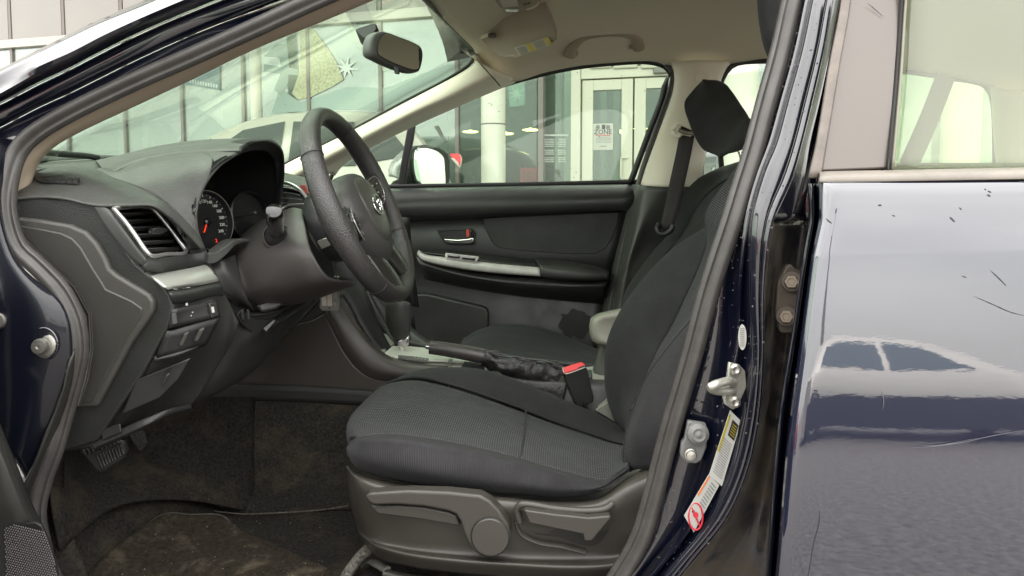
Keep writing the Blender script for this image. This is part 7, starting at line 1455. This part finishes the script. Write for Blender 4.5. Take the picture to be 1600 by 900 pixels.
simple_car(wf, (P(60, 300, 6.2).x-4.2, 6.5), math.radians(-10.9), wp, dg, prof=sal_prof, win=sal_win, L=4.62, Wd=1.76, wheels=(.85, 3.7))
wr = empty('parked_hatchback', (3.9, 4.9, 0), 'white hatchback beyond the far rear door, seen through both rear windows', 'car')
simple_car(wr, (1.75, 5.0), math.radians(-6), wp, glass('pale_car_glass', (.45, .62, .54), 1.6, .25, (.45, .58, .52)), prof=sal_prof, win=sal_win, L=4.62, Wd=1.74, wheels=(.85, 3.7), scale=1.04)
# ---- more cars across the lane, mirrored in the showroom glass
for k, (x, y, col_, nm, lab) in enumerate(((-5.0, -9.2, (.30, .02, .03), 'parked_saloon', 'red saloon car across the lane, mirrored in the showroom glass'), (-11.0, -9.6, (.35, .36, .38), 'parked_saloon', 'silver saloon car across the lane, mirrored in the showroom glass'), (-17.5, -9.4, (.02, .03, .06), 'parked_saloon', 'dark blue saloon car across the lane, mirrored in the showroom glass'))):
    cr_ = empty(nm, (x, y, 0), lab, 'car'); simple_car(cr_, (x+2.3, y), math.pi, M('saloon_paint_'+'abc'[k], col_, .3, coat=.8), dg, prof=sal_prof, win=sal_win, L=4.62, Wd=1.8, wheels=(.85, 3.7))
# ---- behind the viewer: cars and trees that the paint, glass and mirror show
bk = empty('mirrored_saloon', (3.8, -7.5, 0), 'saloon car across the lane, upper body painted white for sky sheen, mirrored in the rear door', 'car')
simple_car(bk, (6.1, -7.5), math.pi, M('sky_sheen_white', (.78, .75, .71), .3, .8), M('blue_glass', (.05, .09, .12), .05, coat=1), prof=sal_prof, win=sal_win, L=4.62, Wd=1.8, wheels=(.85, 3.7))  # white metallic colour stands for sky reflected on a dark car's shoulder
for s_ in (-1, 1): box('dark_body_side', Vector((3.8, -7.5+s_*.9, .40)), (3.9, .06, .44), M('dark_body_paint', (.01, .012, .02), .5), bk)  # boards carry the dark body colour below the painted sheen
bk2 = empty('dark_saloon', (9.1, -8.4, 0), 'dark grey saloon car parked beside another one across the lane', 'car')
simple_car(bk2, (11.4, -8.4), math.pi, M('dark_grey_paint', (.05, .055, .065), .3, coat=.8), dg, prof=sal_prof, win=sal_win, L=4.62, Wd=1.8, wheels=(.85, 3.7))
lp = empty('street_lamp', (4.6, -13, 0), 'tall grey lamp post of the car park, mirrored in the rear door', 'street lamp')
lathe('lamp_pole', (4.6, -13, 0), (0, 0, 1), [(.2, 0), (.2, .4), (.13, .45), (.11, 8)], M('pole_grey', (.2, .2, .2), .5), lp, n=16)
tube('lamp_arm', [(4.6, -13, 7.9), (4.6, -12.6, 8.1), (4.6, -11.6, 8.15)], .03, MATS['pole_grey'], lp, n=8, steps=8) if 0 else tube('lamp_arm', [Vector((4.6, -13, 7.9)), Vector((4.6, -12.6, 8.1)), Vector((4.6, -11.6, 8.15))], .03, MATS['pole_grey'], lp, n=8, steps=8)
box('lamp_head', (4.6, -11.5, 8.13), (.25, .6, .1), MATS['pole_grey'], lp)
dc = empty('showroom_car', P(830, 300, 10), 'black car inside the showroom behind the red display panel', 'car')
simple_car(dc, (P(860, 300, 10).x-3.4, 9.9), math.radians(-10.9), M('black_paint', (.01, .01, .011), .2, coat=1), dg, prof=sal_prof, win=sal_win, L=4.62, Wd=1.8, wheels=(.85, 3.7), z0=.15)
V, F = [], []
bark = M('bark', (.09, .075, .06), .9)
def tree(x, y, h, lab):
    t = empty('bare_tree', (x, y, 0), lab, 'tree', group='bare trees along the far edge of the car park')
    V, F = [], []
    def seg(a, b, r0, r1):
        n = 5; d = (b-a).normalized(); s = d.cross(Vector((.3, .9, .2))).normalized(); q = s.cross(d); b0 = len(V)
        for (p, r) in ((a, r0), (b, r1)):
            for k in range(n): V.append(p+s*r*math.cos(2*math.pi*k/n)+q*r*math.sin(2*math.pi*k/n))
        for k in range(n): F.append((b0+k, b0+(k+1) % n, b0+n+(k+1) % n, b0+n+k))
    def grow(a, d, l, r, lev):
        b = a+d*l; seg(a, b, r, r*.6)
        if lev == 0: return
        for _ in range(4 if lev > 1 else 5):
            nd = (d+Vector((random.uniform(-.8, .8), random.uniform(-.8, .8), random.uniform(-.1, .5)))).normalized(); grow(a+d*l*random.uniform(.45, 1), nd, l*.62, r*.5, lev-1)
    base = Vector((x, y, 0)); seg(base, base+Vector((0, 0, h*.35)), h*.022, h*.017)
    mk('trunk', V, F, bark, t, smooth=True); V.clear(); F.clear()
    grow(base+Vector((0, 0, h*.33)), Vector((0, 0, 1)), h*.3, h*.015, 3)
    mk('crown', list(V), list(F), bark, t, smooth=True)
for i in range(14): tree(38+i*1.5+random.uniform(-1, 1), -14+i*3.1, random.uniform(5, 8), 'bare leafless tree in the row at the far edge of the car park')
for i in range(0): tree(-22+i*5.0+random.uniform(-1, 1), -42+random.uniform(-3, 3), random.uniform(5, 8), 'bare leafless tree in the row at the far edge of the car park')
